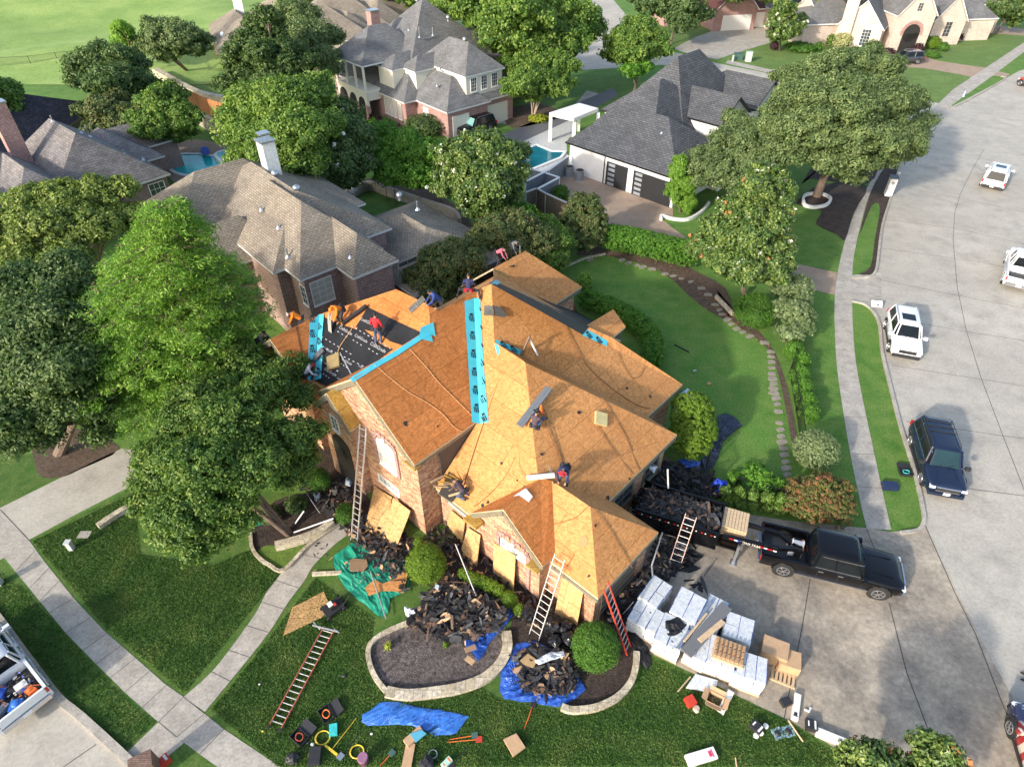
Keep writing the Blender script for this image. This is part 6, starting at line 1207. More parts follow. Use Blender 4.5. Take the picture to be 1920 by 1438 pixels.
    if rails:
        for s_ in (1, -1): m = MB(); m.tube([(top[1][0] - .1, s_ * ht_ * .94, z1 - .03), (top[1][0] - .25, s_ * ht_ * .94, z1 + .05), (top[2][0] + .2, s_ * ht_ * .94, z1 + .05), (top[2][0] + .05, s_ * ht_ * .94, z1 - .03)], .022, 6); m.build('roof_rail', METAL if paint is not P_NAVY else PLAST, t)
    if cross:
        for k in (.25, -.15, -.55): m = MB(); m.box((xbt + 1.0 + k, 0, z1 + .04), (.05, ht_ * 1.9, .03)); m.build('cross_bar', PLAST, t)
    # trim
    for s_ in (1, -1):
        for x in (ax, axr): wheel(t, x, s_ * (hw - .10), rw)
        for x in (ax, axr):
            m = MB(); m.tube([(x, s_ * (hw - .3), rw + .02), (x, s_ * (hw + .004), rw + .02)], rw * 1.16, 24); m.build('wheel_well', DARK, t)
            mm = MB(); mm.tube([(x + math.cos(a) * rw * 1.2, s_ * (hw - .0), rw + .02 + math.sin(a) * rw * 1.2) for a in [math.pi * k / 12 for k in range(13)]], .035, 6); mm.build('wheel_arch', trim if not pk else paint, t)
        m = MB(); m.box((xf - .12, s_ * (hw + .12), zb + .08), (.16, .24, .17)); m.bar((xf - .12, s_ * (hw - .08), zb + .05), (xf - .12, s_ * (hw + .05), zb + .08), .05, .05); m.build('mirror', paint if paint is not P_NAVY else PLAST, t)
        m = MB(); m.box((X - .12, s_ * hw * .76, zb - .24), (.26, .26, .13)); m.build('headlight', LAMPW, t)
        m = MB(); m.box((-X + .07, s_ * hw * .9, zb - .16), (.14, .13, .28)); m.build('tail_lamp', LAMPR, t)
        m = MB(); m.box(((axr + ax) / 2, s_ * (hw * .985), zl + .03), (wb - 2 * rw - .1, .1, .1)); m.build('sill', CHROME if pk else PLAST, t)
        for x in ((xf - .28), (xf + xb) / 2 + .05): m = MB(); m.box((x - .75, s_ * (hw * 1.0), zb - .14), (.22, .03, .045)); m.build('door_handle', CHROME if pk else paint, t)
        for x in (xf - .1, (xf + xb) / 2 + .05, xb + .35): m = MB(); m.box((x, s_ * (hw * 1.003), (zb + zl) / 2 + .02), (.016, .012, zb - zl - .3)); m.build('door_seam', DARK, t)
        if pk or paint is P_NAVY: m = MB(); m.bar((xf - .25, s_ * (hb + .012), zb + .015), (xb + .15, s_ * (hb + .012), zb + .015), .025, .03); m.bar((xf - .3, s_ * (ht_ + .05), Ht - .16), (xb + .35, s_ * (ht_ + .05), Ht - .16), .02, .025); m.build('window_trim', CHROME, t)
    m = MB(); m.box((X - .005, 0, zb - .3), (.07, hw * 1.1, .22)); m.build('grille', PLAST, t)
    if pk or paint is P_NAVY: m = MB(); m.box((X + .02, 0, zb - .18), (.06, hw * 1.15, .04)); m.box((X + .02, 0, zb - .41), (.06, hw * 1.15, .03)); m.build('grille_trim', CHROME, t)
    m = MB(); m.bar((X - .5, -hw * .5, zb + .0), (xf + .1, -hw * .42, zb + .045), .03, .02); m.bar((X - .5, hw * .5, zb + .0), (xf + .1, hw * .42, zb + .045), .03, .02); m.build('bonnet_crease', paint, t)
    for s_ in (1, -1): m = MB(); m.bar((xf + .02, s_ * hb * .1, zb + .06), (xf - .16, s_ * hb * .72, zb + .2), .02, .02); m.build('wiper', PLAST, t)
    m = MB(); m.box((X - .02, 0, zl + .12), (.2, hw * 1.72, .22)); m.build('front_bumper', trim if not pk else CHROME, t); m = MB(); m.box((-X + .03, 0, zl + .15), (.2, hw * 1.75, .22)); m.build('rear_bumper', trim if not pk else CHROME, t)
    if plate: m = MB(); m.box((-X - .08 if not (kind == 'suv' and paint is P_NAVY) else X + .09, 0, zl + .2), (.02, .32, .16)); m.build('licence_plate', WHITE, t)
    m = MB(); m.box((xb - .0, 0, (z0 + z1) / 2), (.02, .02, .02)); 
    if pk:
        w_ = MB()
        for s_ in (1, -1): secs = [[Vector((x, s_ * y * hw, z)) for y, z in ((.9, zl), (1, zl + .14), (1, zb - .12), (.97, zb + .03), (.86, zb + .03), (.86, zl + .3))] for x in (xr + .02, -X + .1, -X + .02)]; loft(w_, secs)
        w_.box((xr - .04, 0, (zb + zl) / 2 + .1), (.06, hw * 1.75, zb - zl - .2)); w_.build('bed_side', paint, t, angle=50)
        w_ = MB(); w_.box((-X + .04, 0, (zl + zb) / 2 + .16), (.08, hw * 1.74, zb - zl - .26)); w_.build('tailgate', paint, t); w_ = MB(); w_.box(((xr - X) / 2, 0, zl + .26), (xr + X - .1, hw * 1.72, .06)); w_.build('bed_floor', PLAST, t)
    return t
def park(t, r, f, side, W=1.85):
    """r, f: photo pixels where the rear and front wheels of one side touch the ground; side=+1 when that is the left side"""
    a, b = U(*r), U(*f); d = (b - a).normalized(); n = Vector((-d.y, d.x, 0)); c = (a + b) / 2 - n * side * (W / 2 - .1); c -= d * .08; c.z = 0.008; t.location = c; t.rotation_euler = (0, 0, math.atan2(d.y, d.x)); return t
def parkc(t, c, h0, h1):
    d = U(*h1) - U(*h0); p = U(*c); t.location = (p.x, p.y, .008); t.rotation_euler = (0, 0, math.atan2(d.y, d.x)); return t
tk = park(car('pickup_truck', 'black crew cab pickup truck hitched to the gooseneck trailer on the driveway', 'pickup truck', P_BLK, 6.05, 2.02, 1.93, 'pickup', ws=CARGT, wb=4.0, rw=.42, rails=False), (1462, 1076), (1641, 1120), -1, 2.02)
sv = car('compact_suv', 'white compact suv with dark sunroof parked at the kerb, facing the camera', 'car', P_WHT, 4.6, 1.86, 1.67, wb=2.66, sunroof=True); park(sv, (1659, 616), (1665, 658), -1, 1.86)
dk = car('dark_suv', 'dark navy suv with roof bars parked at the kerb by the open tool case', 'car', P_NAVY, 4.8, 1.92, 1.8, wb=2.79, sunroof=False, cross=True, rw=.38, ws=CARGT, trim=P_NAVY); park(dk, (1706, 838), (1724, 903), -1, 1.92)
ex_ = car('white_suv', 'white suv driving away up the street, seen from behind', 'car', P_WHT, 4.95, 2.0, 1.76, wb=2.86, sunroof=True, rw=.38); parkc(ex_, (1862, 343), (1841, 352), (1866, 300))
wp_ = park(car('pickup_truck', 'white pickup truck on the far side of the street, cut by the right edge', 'pickup truck', P_WHT, 5.7, 2.0, 1.88, 'pickup', wb=3.6, rw=.42, rails=False), (1877, 533), (1884, 490), 1, 2.0)
bl_ = car('pickup_truck', 'white pickup truck at the lower left with its bed full of tools', 'pickup truck', P_WHT, 5.3, 1.95, 1.85, 'pickup', wb=3.3, rw=.4, rails=False)
d_ = (U(20, 1195) - U(102, 1300)).normalized(); p_ = U(62, 1344) + d_ * 2.5; bl_.location = (p_.x, p_.y, .008); bl_.rotation_euler = (0, 0, math.atan2(d_.y, d_.x))
gc = car('graphite_suv', 'graphite suv parked in front of the arched entry across the street', 'car', P_GRY, 4.7, 1.9, 1.65, wb=2.75); park(gc, (1719, 121), (1684, 122), 1, 1.9)
bc = car('black_suv', 'black suv with pale green windscreen parked by the pink brick garage', 'car', P_BLK, 4.8, 1.92, 1.75, wb=2.8, ws=simple('reflective pale windscreen', (.2, .4, .38), .1)); parkc(bc, (893, 248), (915, 240), (872, 254))
def flagpaint():
    m, nt, b = nm('stars and stripes wrap'); b.inputs['Roughness'].default_value = .3; b.inputs['Coat Weight'].default_value = .8; v = coords(nt, 'obj'); sp = nd(nt, 'ShaderNodeSeparateXYZ'); nt.links.new(v, sp.inputs[0])
    w = nd(nt, 'ShaderNodeTexWave'); w.inputs['Scale'].default_value = 1.6; w.inputs['Distortion'].default_value = 1.5; w.inputs['Detail'].default_value = 1; mp = nd(nt, 'ShaderNodeMapping'); mp.inputs['Rotation'].default_value = (0, 0, 1.2); nt.links.new(v, mp.inputs[0]); nt.links.new(mp.outputs[0], w.inputs[0])
    st = ramp(nt, w.outputs[0], [(.45, (.35, .02, .02)), (.55, (.62, .55, .45))]); vo = nd(nt, 'ShaderNodeTexVoronoi'); vo.inputs['Scale'].default_value = 6; nt.links.new(v, vo.inputs[0]); stars = ramp(nt, vo.outputs[0], [(.16, (.6, .6, .65)), (.2, (.02, .025, .07))])
    k = ramp(nt, sp.outputs[0], [(.5, (0, 0, 0)), (.52, (1, 1, 1))]); mm = nd(nt, 'ShaderNodeMapRange'); mm.inputs[1].default_value = 1.3; mm.inputs[2].default_value = 1.45; nt.links.new(sp.outputs[0], mm.inputs[0]); nt.links.new(mix(nt, mm.outputs[0], st, stars), b.inputs['Base Color']); return m
fc = car('jeep', 'car wrapped in a stars and stripes flag print, cut by the right edge', 'car', flagpaint(), 4.4, 1.9, 1.75, wb=2.6, rails=False); d_ = (U(1880, 1290) - U(1925, 1440)).normalized(); p_ = U(1897, 1385) - d_ * 1.15 + Vector((d_.y, -d_.x, 0)) * .8; fc.location = (p_.x, p_.y, .008); fc.rotation_euler = (0, 0, math.atan2(d_.y, d_.x))
rj = car('utility_vehicle', 'red open buggy at the top right edge of the street', 'car', RED, 3.4, 1.7, 1.7, wb=2.2, rails=False); parkc(rj, (1934, 165), (1960, 170), (1920, 158))
# ---- gooseneck dump trailer
TC = [U(1194, 954, 1.85), U(1348, 1001, 1.85), U(1367, 943, 1.85), U(1206, 901, 1.85)]
te = (TC[1] - TC[0]).normalized(); tn = Vector((-te.y, te.x, 0)); TL = (TC[1] - TC[0]).length; TW = min(2.35, abs((TC[3] - TC[0]).dot(tn)))
tr = thing('dump_trailer', 'black gooseneck dump trailer heaped with torn off shingles', 'trailer', (TC[0].x, TC[0].y, 0), math.atan2(te.y, te.x))
def tb(name, mat, boxes): m = MB(); [m.box(c, d) for c, d in boxes]; return m.build(name, mat, tr)
side = []
for y in (0, TW): side += [((TL / 2, y, 1.3), (TL, .05, 1.05)), ((TL / 2, y, 1.85), (TL + .1, .1, .08)), ((TL / 2, y, .8), (TL + .1, .12, .12))] + [((TL * (k + .5) / 9, y + (-.05 if y == 0 else .05), 1.3), (.07, .07, 1.0)) for k in range(9)]
tb('bed_wall', P_BLK, side + [((TL, TW / 2, 1.3), (.06, TW, 1.1)), ((0, TW / 2, 1.2), (.05, TW, .9))]); tb('bed_floor', P_BLK, [((TL / 2, TW / 2, .8), (TL, TW, .08))])
tb('chassis', P_BLK, [((TL / 2 + .3, .45, .62), (TL + 1.4, .12, .2)), ((TL / 2 + .3, TW - .45, .62), (TL + 1.4, .12, .2)), ((TL + .55, TW / 2, .95), (1.1, TW * .9, .1)), ((TL + 1.0, .25, .95), (.16, .16, 1.0)), ((TL + 1.0, TW - .25, .95), (.16, .16, 1.0))])
m = MB()
for y in (.35, TW - .35): m.bar((TL + .2, y, 1.35), (TL + 2.6, y * .75 + TW * .125, 1.5), .14, .22); m.bar((TL + 2.6, y * .75 + TW * .125, 1.5), (TL + 3.5, TW / 2, 1.35), .14, .2)
m.box((TL + 3.5, TW / 2, 1.2), (.3, .3, .5)); m.build('gooseneck', P_BLK, tr)
m = MB(); m.bar((TL + 1.0, .1, .02), (TL + 1.0, .1, 1.3), .12, .12); m.box((TL + 1.0, .1, .03), (.3, .3, .05)); m.build('landing_jack', METAL, tr)
for x in (TL * .38, TL * .62):
    for y in (-.12, TW + .12): wheel(tr, x, y, .38, .24, 5)
m = MB()
for y in (-.12, TW + .12): m.tube([(TL * .2, y, .5), (TL * .27, y, .8), (TL * .5, y, .86), (TL * .73, y, .8), (TL * .8, y, .5)], .05, 6)
m.build('fender', P_BLK, tr)
rr, ww = [], []
for k in range(9): (rr if k % 2 == 0 else rr).append(((TL * (k + .35) / 9, -.03 if k % 1 else -.032, 1.62), (.13, .02, .05))); ww.append(((TL * (k + .35) / 9 + .12, -.032, 1.62), (.1, .02, .05)))
for k, x in enumerate((TL + .6, TL + 1.9, TL + 2.3)): rr.append(((x, .27 + .1 * (k > 0) * .6, 1.44), (.2, .02, .06))); ww.append(((x + .2, .27 + .1 * (k > 0) * .6, 1.44), (.15, .02, .06)))
[tb('red_reflector', LAMPR, [q]) for q in rr]; [tb('white_reflector', WHITE, [q]) for q in ww]
cu = bpy.data.curves.new('t', 'FONT'); cu.body = 'LOAD TRAIL'; cu.size = .19; to = bpy.data.objects.new('t', cu); COL.objects.link(to); bpy.context.view_layer.update()
me = bpy.data.meshes.new_from_object(to.evaluated_get(bpy.context.evaluated_depsgraph_get())); bpy.data.objects.remove(to); me.name = 'printed_word'; me.materials.clear(); me.materials.append(WHITE)
for v in me.vertices: v.co = Vector((TL + 1.0 + v.co.x * .85, .285 + (v.co.x * .02), 1.36 + v.co.y))
o = bpy.data.objects.new('printed_word', me); COL.objects.link(o); o.parent = tr
tb('blue_emblem', BLUEP, [((TL + .9, .275, 1.43), (.16, .02, .13))])
# load of torn shingles: a heap nobody could count
def scraps(name, label, fn, n, size, mats, kind='stuff', cat='debris', th=.012, tilt=.5, seed=1, dark=.8):
    random.seed(seed); m = MB()
    for i in range(n):
        c = fn(); a, b = size * random.uniform(.35, 1.1), size * random.uniform(.25, .8)
        if random.random() < .35 and size > .1: a, b = size * random.uniform(1.1, 1.9), size * random.uniform(.22, .4)
        M = Matrix.Rotation(random.uniform(0, 6.28), 4, 'Z') @ Matrix.Rotation(random.gauss(0, tilt * .62), 4, 'X') @ Matrix.Rotation(random.gauss(0, tilt * .62), 4, 'Y')
        k = random.choice((4, 4, 5, 7)); P = [Vector((math.cos(2 * math.pi * (j + .5) / k) * a * random.uniform(.55, 1.15), math.sin(2 * math.pi * (j + .5) / k) * b * random.uniform(.45, 1.15), random.uniform(-.02, .02))) for j in range(k)]
        mi = 0 if random.random() < dark else random.randint(1, len(mats) - 1)
        Q = [M @ p + c for p in P]; m.add(Q + [q - Vector((0, 0, th)) for q in Q], [tuple(range(k)), tuple(range(k, 2 * k))[::-1]] + [(j, k + j, k + (j + 1) % k, (j + 1) % k) for j in range(k)], mi)
    o = m.build(name, mats); return tag(o, label, cat, kind=kind)
def inpoly(px, z0, z1, peak=0):
    xs, ys = [p[0] for p in px], [p[1] for p in px]
    def f():
        while True:
            x, y = random.uniform(min(xs), max(xs)), random.uniform(min(ys), max(ys)); ins = False; j = len(px) - 1
            for i in range(len(px)):
                if (px[i][1] > y) != (px[j][1] > y) and x < (px[j][0] - px[i][0]) * (y - px[i][1]) / (px[j][1] - px[i][1]) + px[i][0]: ins = not ins
                j = i
            if ins: return U(x, y, random.uniform(z0, z1))
    return f
def trl(z0, z1): return lambda: tr.matrix_basis @ Vector((random.uniform(.15, TL - .15), random.uniform(.15, TW - .15), random.uniform(z0, z1)))
m = MB(); m.box((TL / 2, TW / 2, 1.15), (TL - .1, TW - .1, .62)); o = m.build('debris_fill', SCRAP); o.matrix_world = tr.matrix_basis.copy(); tag(o, 'packed dark shingle debris filling the trailer bed', 'debris', kind='stuff')
scraps('shingle_debris', 'torn shingles heaped on top of the trailer load', trl(1.45, 1.8), 620, .26, [SCRAP, SCRAPB, SCRAPB, simple('grey underside scraps', (.06, .06, .065), .8, .3)], seed=4)
def place_on(o, v): o.location = v; return o
m = MB(); 
for k in range(5): m.box((0, (k - 2) * .25, .0), (1.15, .1, .1)); 
for z in (.1, .26, .42):
    for k in range(8): m.box((-.5 + k * .143, 0, z), (.125, 1.2, .03))
    for k in (-.5, 0, .5): m.box((0, k, z + .07), (1.1, .1, .09))
for k in range(8): m.box((-.5 + k * .143, 0, .56), (.125, 1.2, .03))
o = m.build('wooden_pallet_stack', WOODL); o.matrix_world = tr.matrix_basis @ Matrix.Translation((TL + .62, TW / 2 + .35, 1.1)); tag(o, 'stack of pale wooden pallets on the front deck of the trailer', 'pallets')
# ================================================================ the roofing crew
SKIN = simple('sun browned skin', (.36, .2, .13), .6, .08); HAIR = simple('black hair', (.015, .012, .01), .7); DENIM = simple('blue denim', (.06, .1, .19), .85, .2); DKCL = simple('dark work cloth', (.03, .03, .035), .9, .2); BOOT = simple('tan work boots', (.33, .2, .1), .8); BOOTD = simple('dark boots', (.03, .025, .02), .8)
POSES = dict(
    stand=dict(pel=(0, 0, .94), ne=(0, .05, 1.45), he=(0, .1, 1.60), sh=(.19, .03, 1.39), el=(.29, .05, 1.12), ha=(.24, .2, .90), hip=(.10, 0, .92), kn=(.13, .06, .50), an=(.15, 0, .08)),
    bend=dict(pel=(0, -.18, .84), ne=(0, .28, 1.14), he=(0, .41, 1.12), sh=(.18, .22, 1.10), el=(.24, .36, .84), ha=(.16, .50, .60), hip=(.10, -.16, .82), kn=(.15, .06, .47), an=(.17, -.05, .08)),
    crouch=dict(pel=(0, -.18, .36), ne=(0, .16, .80), he=(0, .27, .90), sh=(.18, .11, .76), el=(.27, .26, .50), ha=(.14, .46, .30), hip=(.10, -.16, .36), kn=(.21, .26, .50), an=(.17, .02, .08)),
    kneel=dict(pel=(0, -.16, .42), ne=(0, .26, .80), he=(0, .38, .84), sh=(.18, .2, .77), el=(.25, .34, .52), ha=(.15, .5, .27), hip=(.10, -.15, .40), kn=(.15, .12, .08), an=(.15, -.30, .08)),
    sit=dict(pel=(0, 0, .13), ne=(0, .08, .64), he=(0, .16, .78), sh=(.19, .06, .58), el=(.29, .2, .38), ha=(.18, .40, .30), hip=(.10, .02, .12), kn=(.20, .40, .36), an=(.20, .66, .06)),
    straddle=dict(pel=(0, 0, .22), ne=(0, .12, .74), he=(0, .2, .88), sh=(.19, .08, .68), el=(.3, .16, .42), ha=(.16, .38, .28), hip=(.13, .02, .2), kn=(.48, .12, .1), an=(.6, -.2, -.22)))
def remesh(o, vox, sm=6):
    r = o.modifiers.new('fuse', 'REMESH'); r.mode = 'VOXEL'; r.voxel_size = vox; r.use_smooth_shade = True
    s_ = o.modifiers.new('soft', 'SMOOTH'); s_.iterations = sm; s_.factor = .5
def capsule(m, pts, rs, n=10):
    m.tube(pts, rs, n)
    for p, r in zip(pts, rs): m.sphere(p, r * .99, n, 6)
def person(label, pos, heading, pose, shirt, pants=DENIM, boots=BOOTD, head='hair', capm=None, plane=None, belt=True, harness=None, sleeves=1.0, twist=0.0):
    """heading: world angle the person faces; one skinned body with clothes over it"""
    J = POSES[pose]; t = thing('person', label, 'person', tuple(pos), heading - math.pi / 2); M = Matrix.Rotation(heading - math.pi / 2, 4, 'Z')
    g = lambda k, s_: Vector((J[k][0] * s_, J[k][1], J[k][2]))
    def foot(k, s_, w=1.0):
        v = g(k, s_)
        if plane is not None: q = M @ v + Vector(pos); v.z += (plane.z(q) - pos.z) * w
        return v
    pel, ne, he = g('pel', 1), g('ne', 1), g('he', 1); up = (ne - pel).normalized(); fwd = Vector((0, 1, 0)); fwd = (fwd - up * fwd.dot(up)).normalized(); hd = (he - ne).normalized(); hf = (fwd - hd * fwd.dot(hd)).normalized()
    b = MB(); waist, chest = pel.lerp(ne, .3), pel.lerp(ne, .68); ex = Vector((1, 0, 0))
    def torso(m, k):
        for c, rx, ry in ((pel, .155, .115), (waist, .135, .105), (pel.lerp(ne, .5), .15, .11), (chest, .17, .12), (pel.lerp(ne, .85), .155, .1)):
            m.tube([c - up * .05, c + up * .05], [rx * k * .85] * 2, 12) if 0 else m.sphere(c, (rx * k, ry * k, .12 * k), 14, 8)
        m.tube([pel, waist, chest, ne - up * .04], [.115 * k, .108 * k, .12 * k, .07 * k], 12)
    torso(b, .96); b.tube([ne - up * .06, ne, he], [.07, .055, .05], 10)
    b.sphere(he + hd * .03, (.075, .09, .11), 14, 10); b.sphere(he + hf * .095 - hd * .005, .018, 6, 5); b.sphere(he + hf * .06 - hd * .06, .04, 8, 6)
    for s_ in (1, -1): b.sphere(he + ex * .076 * s_, (.014, .022, .03), 6, 5)
    sh_, tr_, bt = MB(), MB(), MB(); torso(sh_, 1.07)
    for s_ in (1, -1):
        sh, el, ha = g('sh', s_), g('el', s_), g('ha', s_); hip, kn, an = g('hip', s_), foot('kn', s_, .5), foot('an', s_)
        capsule(b, [chest + ex * .1 * s_, sh, el, ha], [.06, .052, .038, .026]); fd = (ha - el).normalized(); sd = fd.cross(hf).normalized() if fd.cross(hf).length > .1 else ex
        palm = ha + fd * .045; b.sphere(palm, (.036, .036, .036), 8, 6); b.tube([ha, palm + fd * .03], [.026, .032], 8)
        for k in range(4):
            o_ = sd * (.028 - .0185 * k); L_ = (.07, .08, .074, .058)[k]; p0 = palm + fd * .03 + o_; p1 = p0 + fd * L_ * .5 + hf * .01; p2 = p1 + fd * L_ * .35 - up * .022; b.tube([p0 - fd * .02, p0, p1, p2], [.011, .011, .01, .009], 6)
        b.tube([palm - fd * .01 + sd * .03, palm + sd * .055 + fd * .02, palm + sd * .058 + fd * .048], [.013, .012, .01], 6)
        capsule(b, [hip, kn, an], [.083, .055, .04]); ft = Vector((0, .17, -.045))
        ft.z += 0; b.tube([an, an + ft * .5 + Vector((0, 0, -.01)), an + ft], [.038, .04, .028], 8)
        wr_ = el.lerp(ha, .88 * sleeves) if sleeves > .2 else el
        capsule(sh_, [chest + ex * .1 * s_, sh, el.lerp(sh, .02 if sleeves > .2 else .25)] + ([wr_] if sleeves > .2 else []), [.072, .066, .052] + ([.042] if sleeves > .2 else []))
        capsule(tr_, [pel.lerp(hip, .6), hip, kn, kn.lerp(an, .9)], [.1, .1, .074, .06]); bt.tube([an + Vector((0, 0, .05)), an, an + ft * .45, an + ft * 1.08], [.052, .055, .055, .04], 10); bt.sphere(an, .056, 8, 6); bt.sphere(an + ft * 1.05, .042, 8, 6)
    tr_.sphere(pel, (.165, .125, .13), 14, 8)
    o = b.build('body', SKIN, t); remesh(o, .012, 3)
    o = sh_.build('shirt', shirt, t); remesh(o, .02, 4); o = tr_.build('trousers', pants, t); remesh(o, .02, 4); o = bt.build('boots', boots, t); remesh(o, .015, 3)
    h = MB()
    if head == 'cap': h.sphere(he + hd * .055, (.088, .102, .085), 12, 8); h.tube([he + hf * .07 + hd * .06, he + hf * .17 + hd * .045], [.07, .05], 10); h.build('cap', capm or WHITE, t)
    elif head == 'hood': h.sphere(he + hd * .035 - hf * .015, (.098, .105, .125), 12, 8); h.tube([ne - up * .05, he], [.1, .09], 12); o = h.build('hood', capm or shirt, t)
    elif head == 'hat': h.tube([he + hd * .07, he + hd * .085], [.19, .18], 18); h.tube([he + hd * .08, he + hd * .17], [.1, .085], 14); h.build('hat', capm or DKCL, t)
    if head in ('hair', 'cap', 'hat'): h = MB(); h.sphere(he + hd * .05 - hf * .018, (.083, .092, .098), 12, 8); h.build('hair', HAIR, t)
    for s_ in (1, -1): h = MB(); h.sphere(he + hf * .083 + ex * .03 * s_ + hd * .028, .0095, 6, 5); h.build('eye', HAIR, t)
    if belt:
        h = MB(); c = pel + up * .06; h.tube([c + ex * (.18 * math.cos(a)) + fwd * (.14 * math.sin(a)) for a in [2 * math.pi * k / 16 for k in range(16)]], .025, 6, closed=True)
        for s_ in (1, -1): h.box(c + ex * .2 * s_ - up * .1 + fwd * .02, (.08, .16, .2)); h.box(c + ex * .12 * s_ - up * .08 - fwd * .13, (.12, .06, .14))
        h.build('tool_belt', DKCL if belt is True else belt, t)
    if harness:
        h = MB()
        for s_ in (1, -1):
            h.tube([ne + ex * .1 * s_ + fwd * .05, chest + ex * .1 * s_ + fwd * .14, waist + ex * .08 * s_ + fwd * .135], .014, 5); h.tube([ne + ex * .1 * s_ + fwd * .02, chest + ex * .03 * s_ - fwd * .15, waist + ex * .09 * s_ - fwd * .135], .014, 5)
        h.build('safety_harness', harness, t)
    return t
def ang(px0, px1): d = U(*px1, 5) - U(*px0, 5); return math.atan2(d.y, d.x)
AWAY, TOW = R_(80), R_(-95)
C_RED = simple('red sweatshirt', (.55, .02, .03), .85, .1); C_ORG = simple('orange hooded sweatshirt', (.85, .22, .01), .8, .1); C_NVY = simple('navy shirt', (.02, .025, .08), .85, .15); C_BLU = simple('blue shirt', (.02, .05, .22), .85, .15)
C_PNK = simple('pink shirt', (.62, .14, .19), .85, .1); C_GRY = simple('grey shirt', (.14, .15, .15), .85, .15); C_WHT = simple('white hooded shirt', (.6, .6, .62), .85, .1); C_PLD = brick('pink plaid shirt', (.5, .26, .22), (.2, .09, .1), (.1, .07, .09), .09, .09, .02); C_CAP = simple('red cap', (.35, .02, .03), .8)
C_RYL = simple('bright blue hoodie', (.02, .06, .45), .8, .1)
person('man in red sweatshirt and tool belt standing on the black underlayment', BB.at(711, 645, .05), R_(75), 'stand', C_RED, DENIM, BOOT, plane=BB, head='hair')
person('man in orange hooded sweatshirt bending over at the top of the black slope', BB.at(641, 608, .05), R_(-125), 'bend', C_ORG, DKCL, BOOT, head='hood', plane=BB)
person('man in orange with white cap kneeling behind the far left ridge', H(12.65, -26.75, 6.42), R_(190), 'kneel', C_ORG, DKCL, head='cap', capm=WHITE)
person('man in grey shirt and yellow harness at the far left gable end', H(10.95, -27.9, 5.45), R_(-20), 'crouch', C_GRY, DKCL, head='hair', harness=YELLOW)
person('man in white hooded shirt and red cap crouching beside the left turquoise strip', BB.at(583, 712, .08), R_(10), 'crouch', C_WHT, DKCL, head='cap', capm=C_CAP, harness=DKCL, plane=BB)
person('man in navy shirt straddling the ridge at the top of the long turquoise strip', H(18.45, -20.0, 8.62), R_(85), 'straddle', C_NVY, DKCL, BOOT, head='hair', belt=C_CAP)
person('man in blue shirt crouching low on the ridge left of the peak', H(16.55, -20.25, 8.62), R_(200), 'crouch', C_BLU, DKCL, BOOT, head='hair')
person('man in pink shirt bending over the roof edge at the far corner', H(26.1, -25.3, 4.85), R_(-20), 'bend', C_PNK, DKCL, head='hair')
person('man in grey shirt crouching beside the pink shirted one at the far roof corner', H(27.4, -25.2, 4.95), R_(-60), 'bend', C_GRY, DKCL, head='hair')
person('man in plaid shirt and jeans sitting on the slope behind the grey metal flashing', FF.at(1002, 802, .02), R_(60), 'sit', C_PLD, DENIM, head='hat', capm=DKCL)
person('man in dark hooded top bending down at the hip above the garage ridge', FF.at(1056, 905, .02), R_(-105), 'bend', C_NVY, DENIM, head='hat', capm=C_CAP, plane=FF, harness=DKCL)
person('man in plaid shirt and dark cap kneeling by the opened eave', CC.at(866, 930, .02), R_(150), 'kneel', C_PLD, DENIM, head='cap', capm=DKCL, harness=DKCL)
person('person in jeans and dark shoes standing in the street at the right edge', U(1924, 1272), R_(150), 'stand', C_GRY, simple('strong blue denim', (.03, .1, .28), .85, .15), BOOTD, head='cap', belt=False)
person('person in bright blue hooded top bending behind the debris trailer', U(1348, 928), R_(200), 'bend', C_RYL, C_RYL, head='hood', belt=False)
# grey curved shingle strip held by the orange hooded man
m = MB(); P = [BB.at(617, 622, .15) + Vector((0, 0, .12 * math.sin(k))) for k in (0,)]; a, b = BB.at(618, 622, .1), BB.at(628, 592, .5); w = T3 * .3; q = [a.lerp(b, k / 6) + Vector((0, 0, .25 * math.sin(math.pi * k / 6))) for k in range(7)]
for k in range(6): m.face([q[k], q[k + 1], q[k + 1] + w, q[k] + w])
tag(m.build('shingle_strip', simple('pale grey shingle', (.3, .29, .26), .8)), 'curved pale grey shingle strip held up by the orange hooded man', 'shingle')
m = MB(); m.tube([BB.at(639, 662, .06), BB.at(660, 702, .06)], .035, 6); tag(m.build('metal_pole', ALU), 'grey pole lying on the black underlayment next to the foam block', 'pole')
# ================================================================ ladders, materials and tools round the house
def ladder(label, a, b, w, rail, rung, side=None, sp=.3, rw=.07, name='ladder', feet=True, rung_n=None):
    a, b = Vector(a), Vector(b); t = thing(name, label, 'ladder', tuple(a)); d = (b - a).normalized(); s_ = (side or d.cross(Vector((0, 0, 1)))).normalized(); s_ = (s_ - d * s_.dot(d)).normalized(); L = (b - a).length
    for k in (1, -1): m = MB(); m.bar(a + s_ * w / 2 * k, b + s_ * w / 2 * k, .03, rw, 0, up=s_.cross(d)); m.build('rail', rail, t, True)
    n = int(L / sp)
    for i in range(1, n + 1): c = a + d * (i * L / (n + .6)); m = MB(); m.tube([c - s_ * w / 2, c + s_ * w / 2], .019, 6); m.build('rung', rung, t, True)
    if feet:
        for k in (1, -1): m = MB(); m.box(a + s_ * w / 2 * k + Vector((0, 0, .03)), (.09, .12, .06)); m.build('foot', PLAST, t, True)
    return t
ladder('tall grey aluminium extension ladder against the tall gable', U(664, 1018), wp(681, 798, 10.9), .46, ALU, ALU, T3)
ladder('aluminium ladder against the garage front eave', U(1001, 1196), U(1050, 1048, 3.45) + Vector((0, 0, .2)), .5, ALU, ALU, T3)
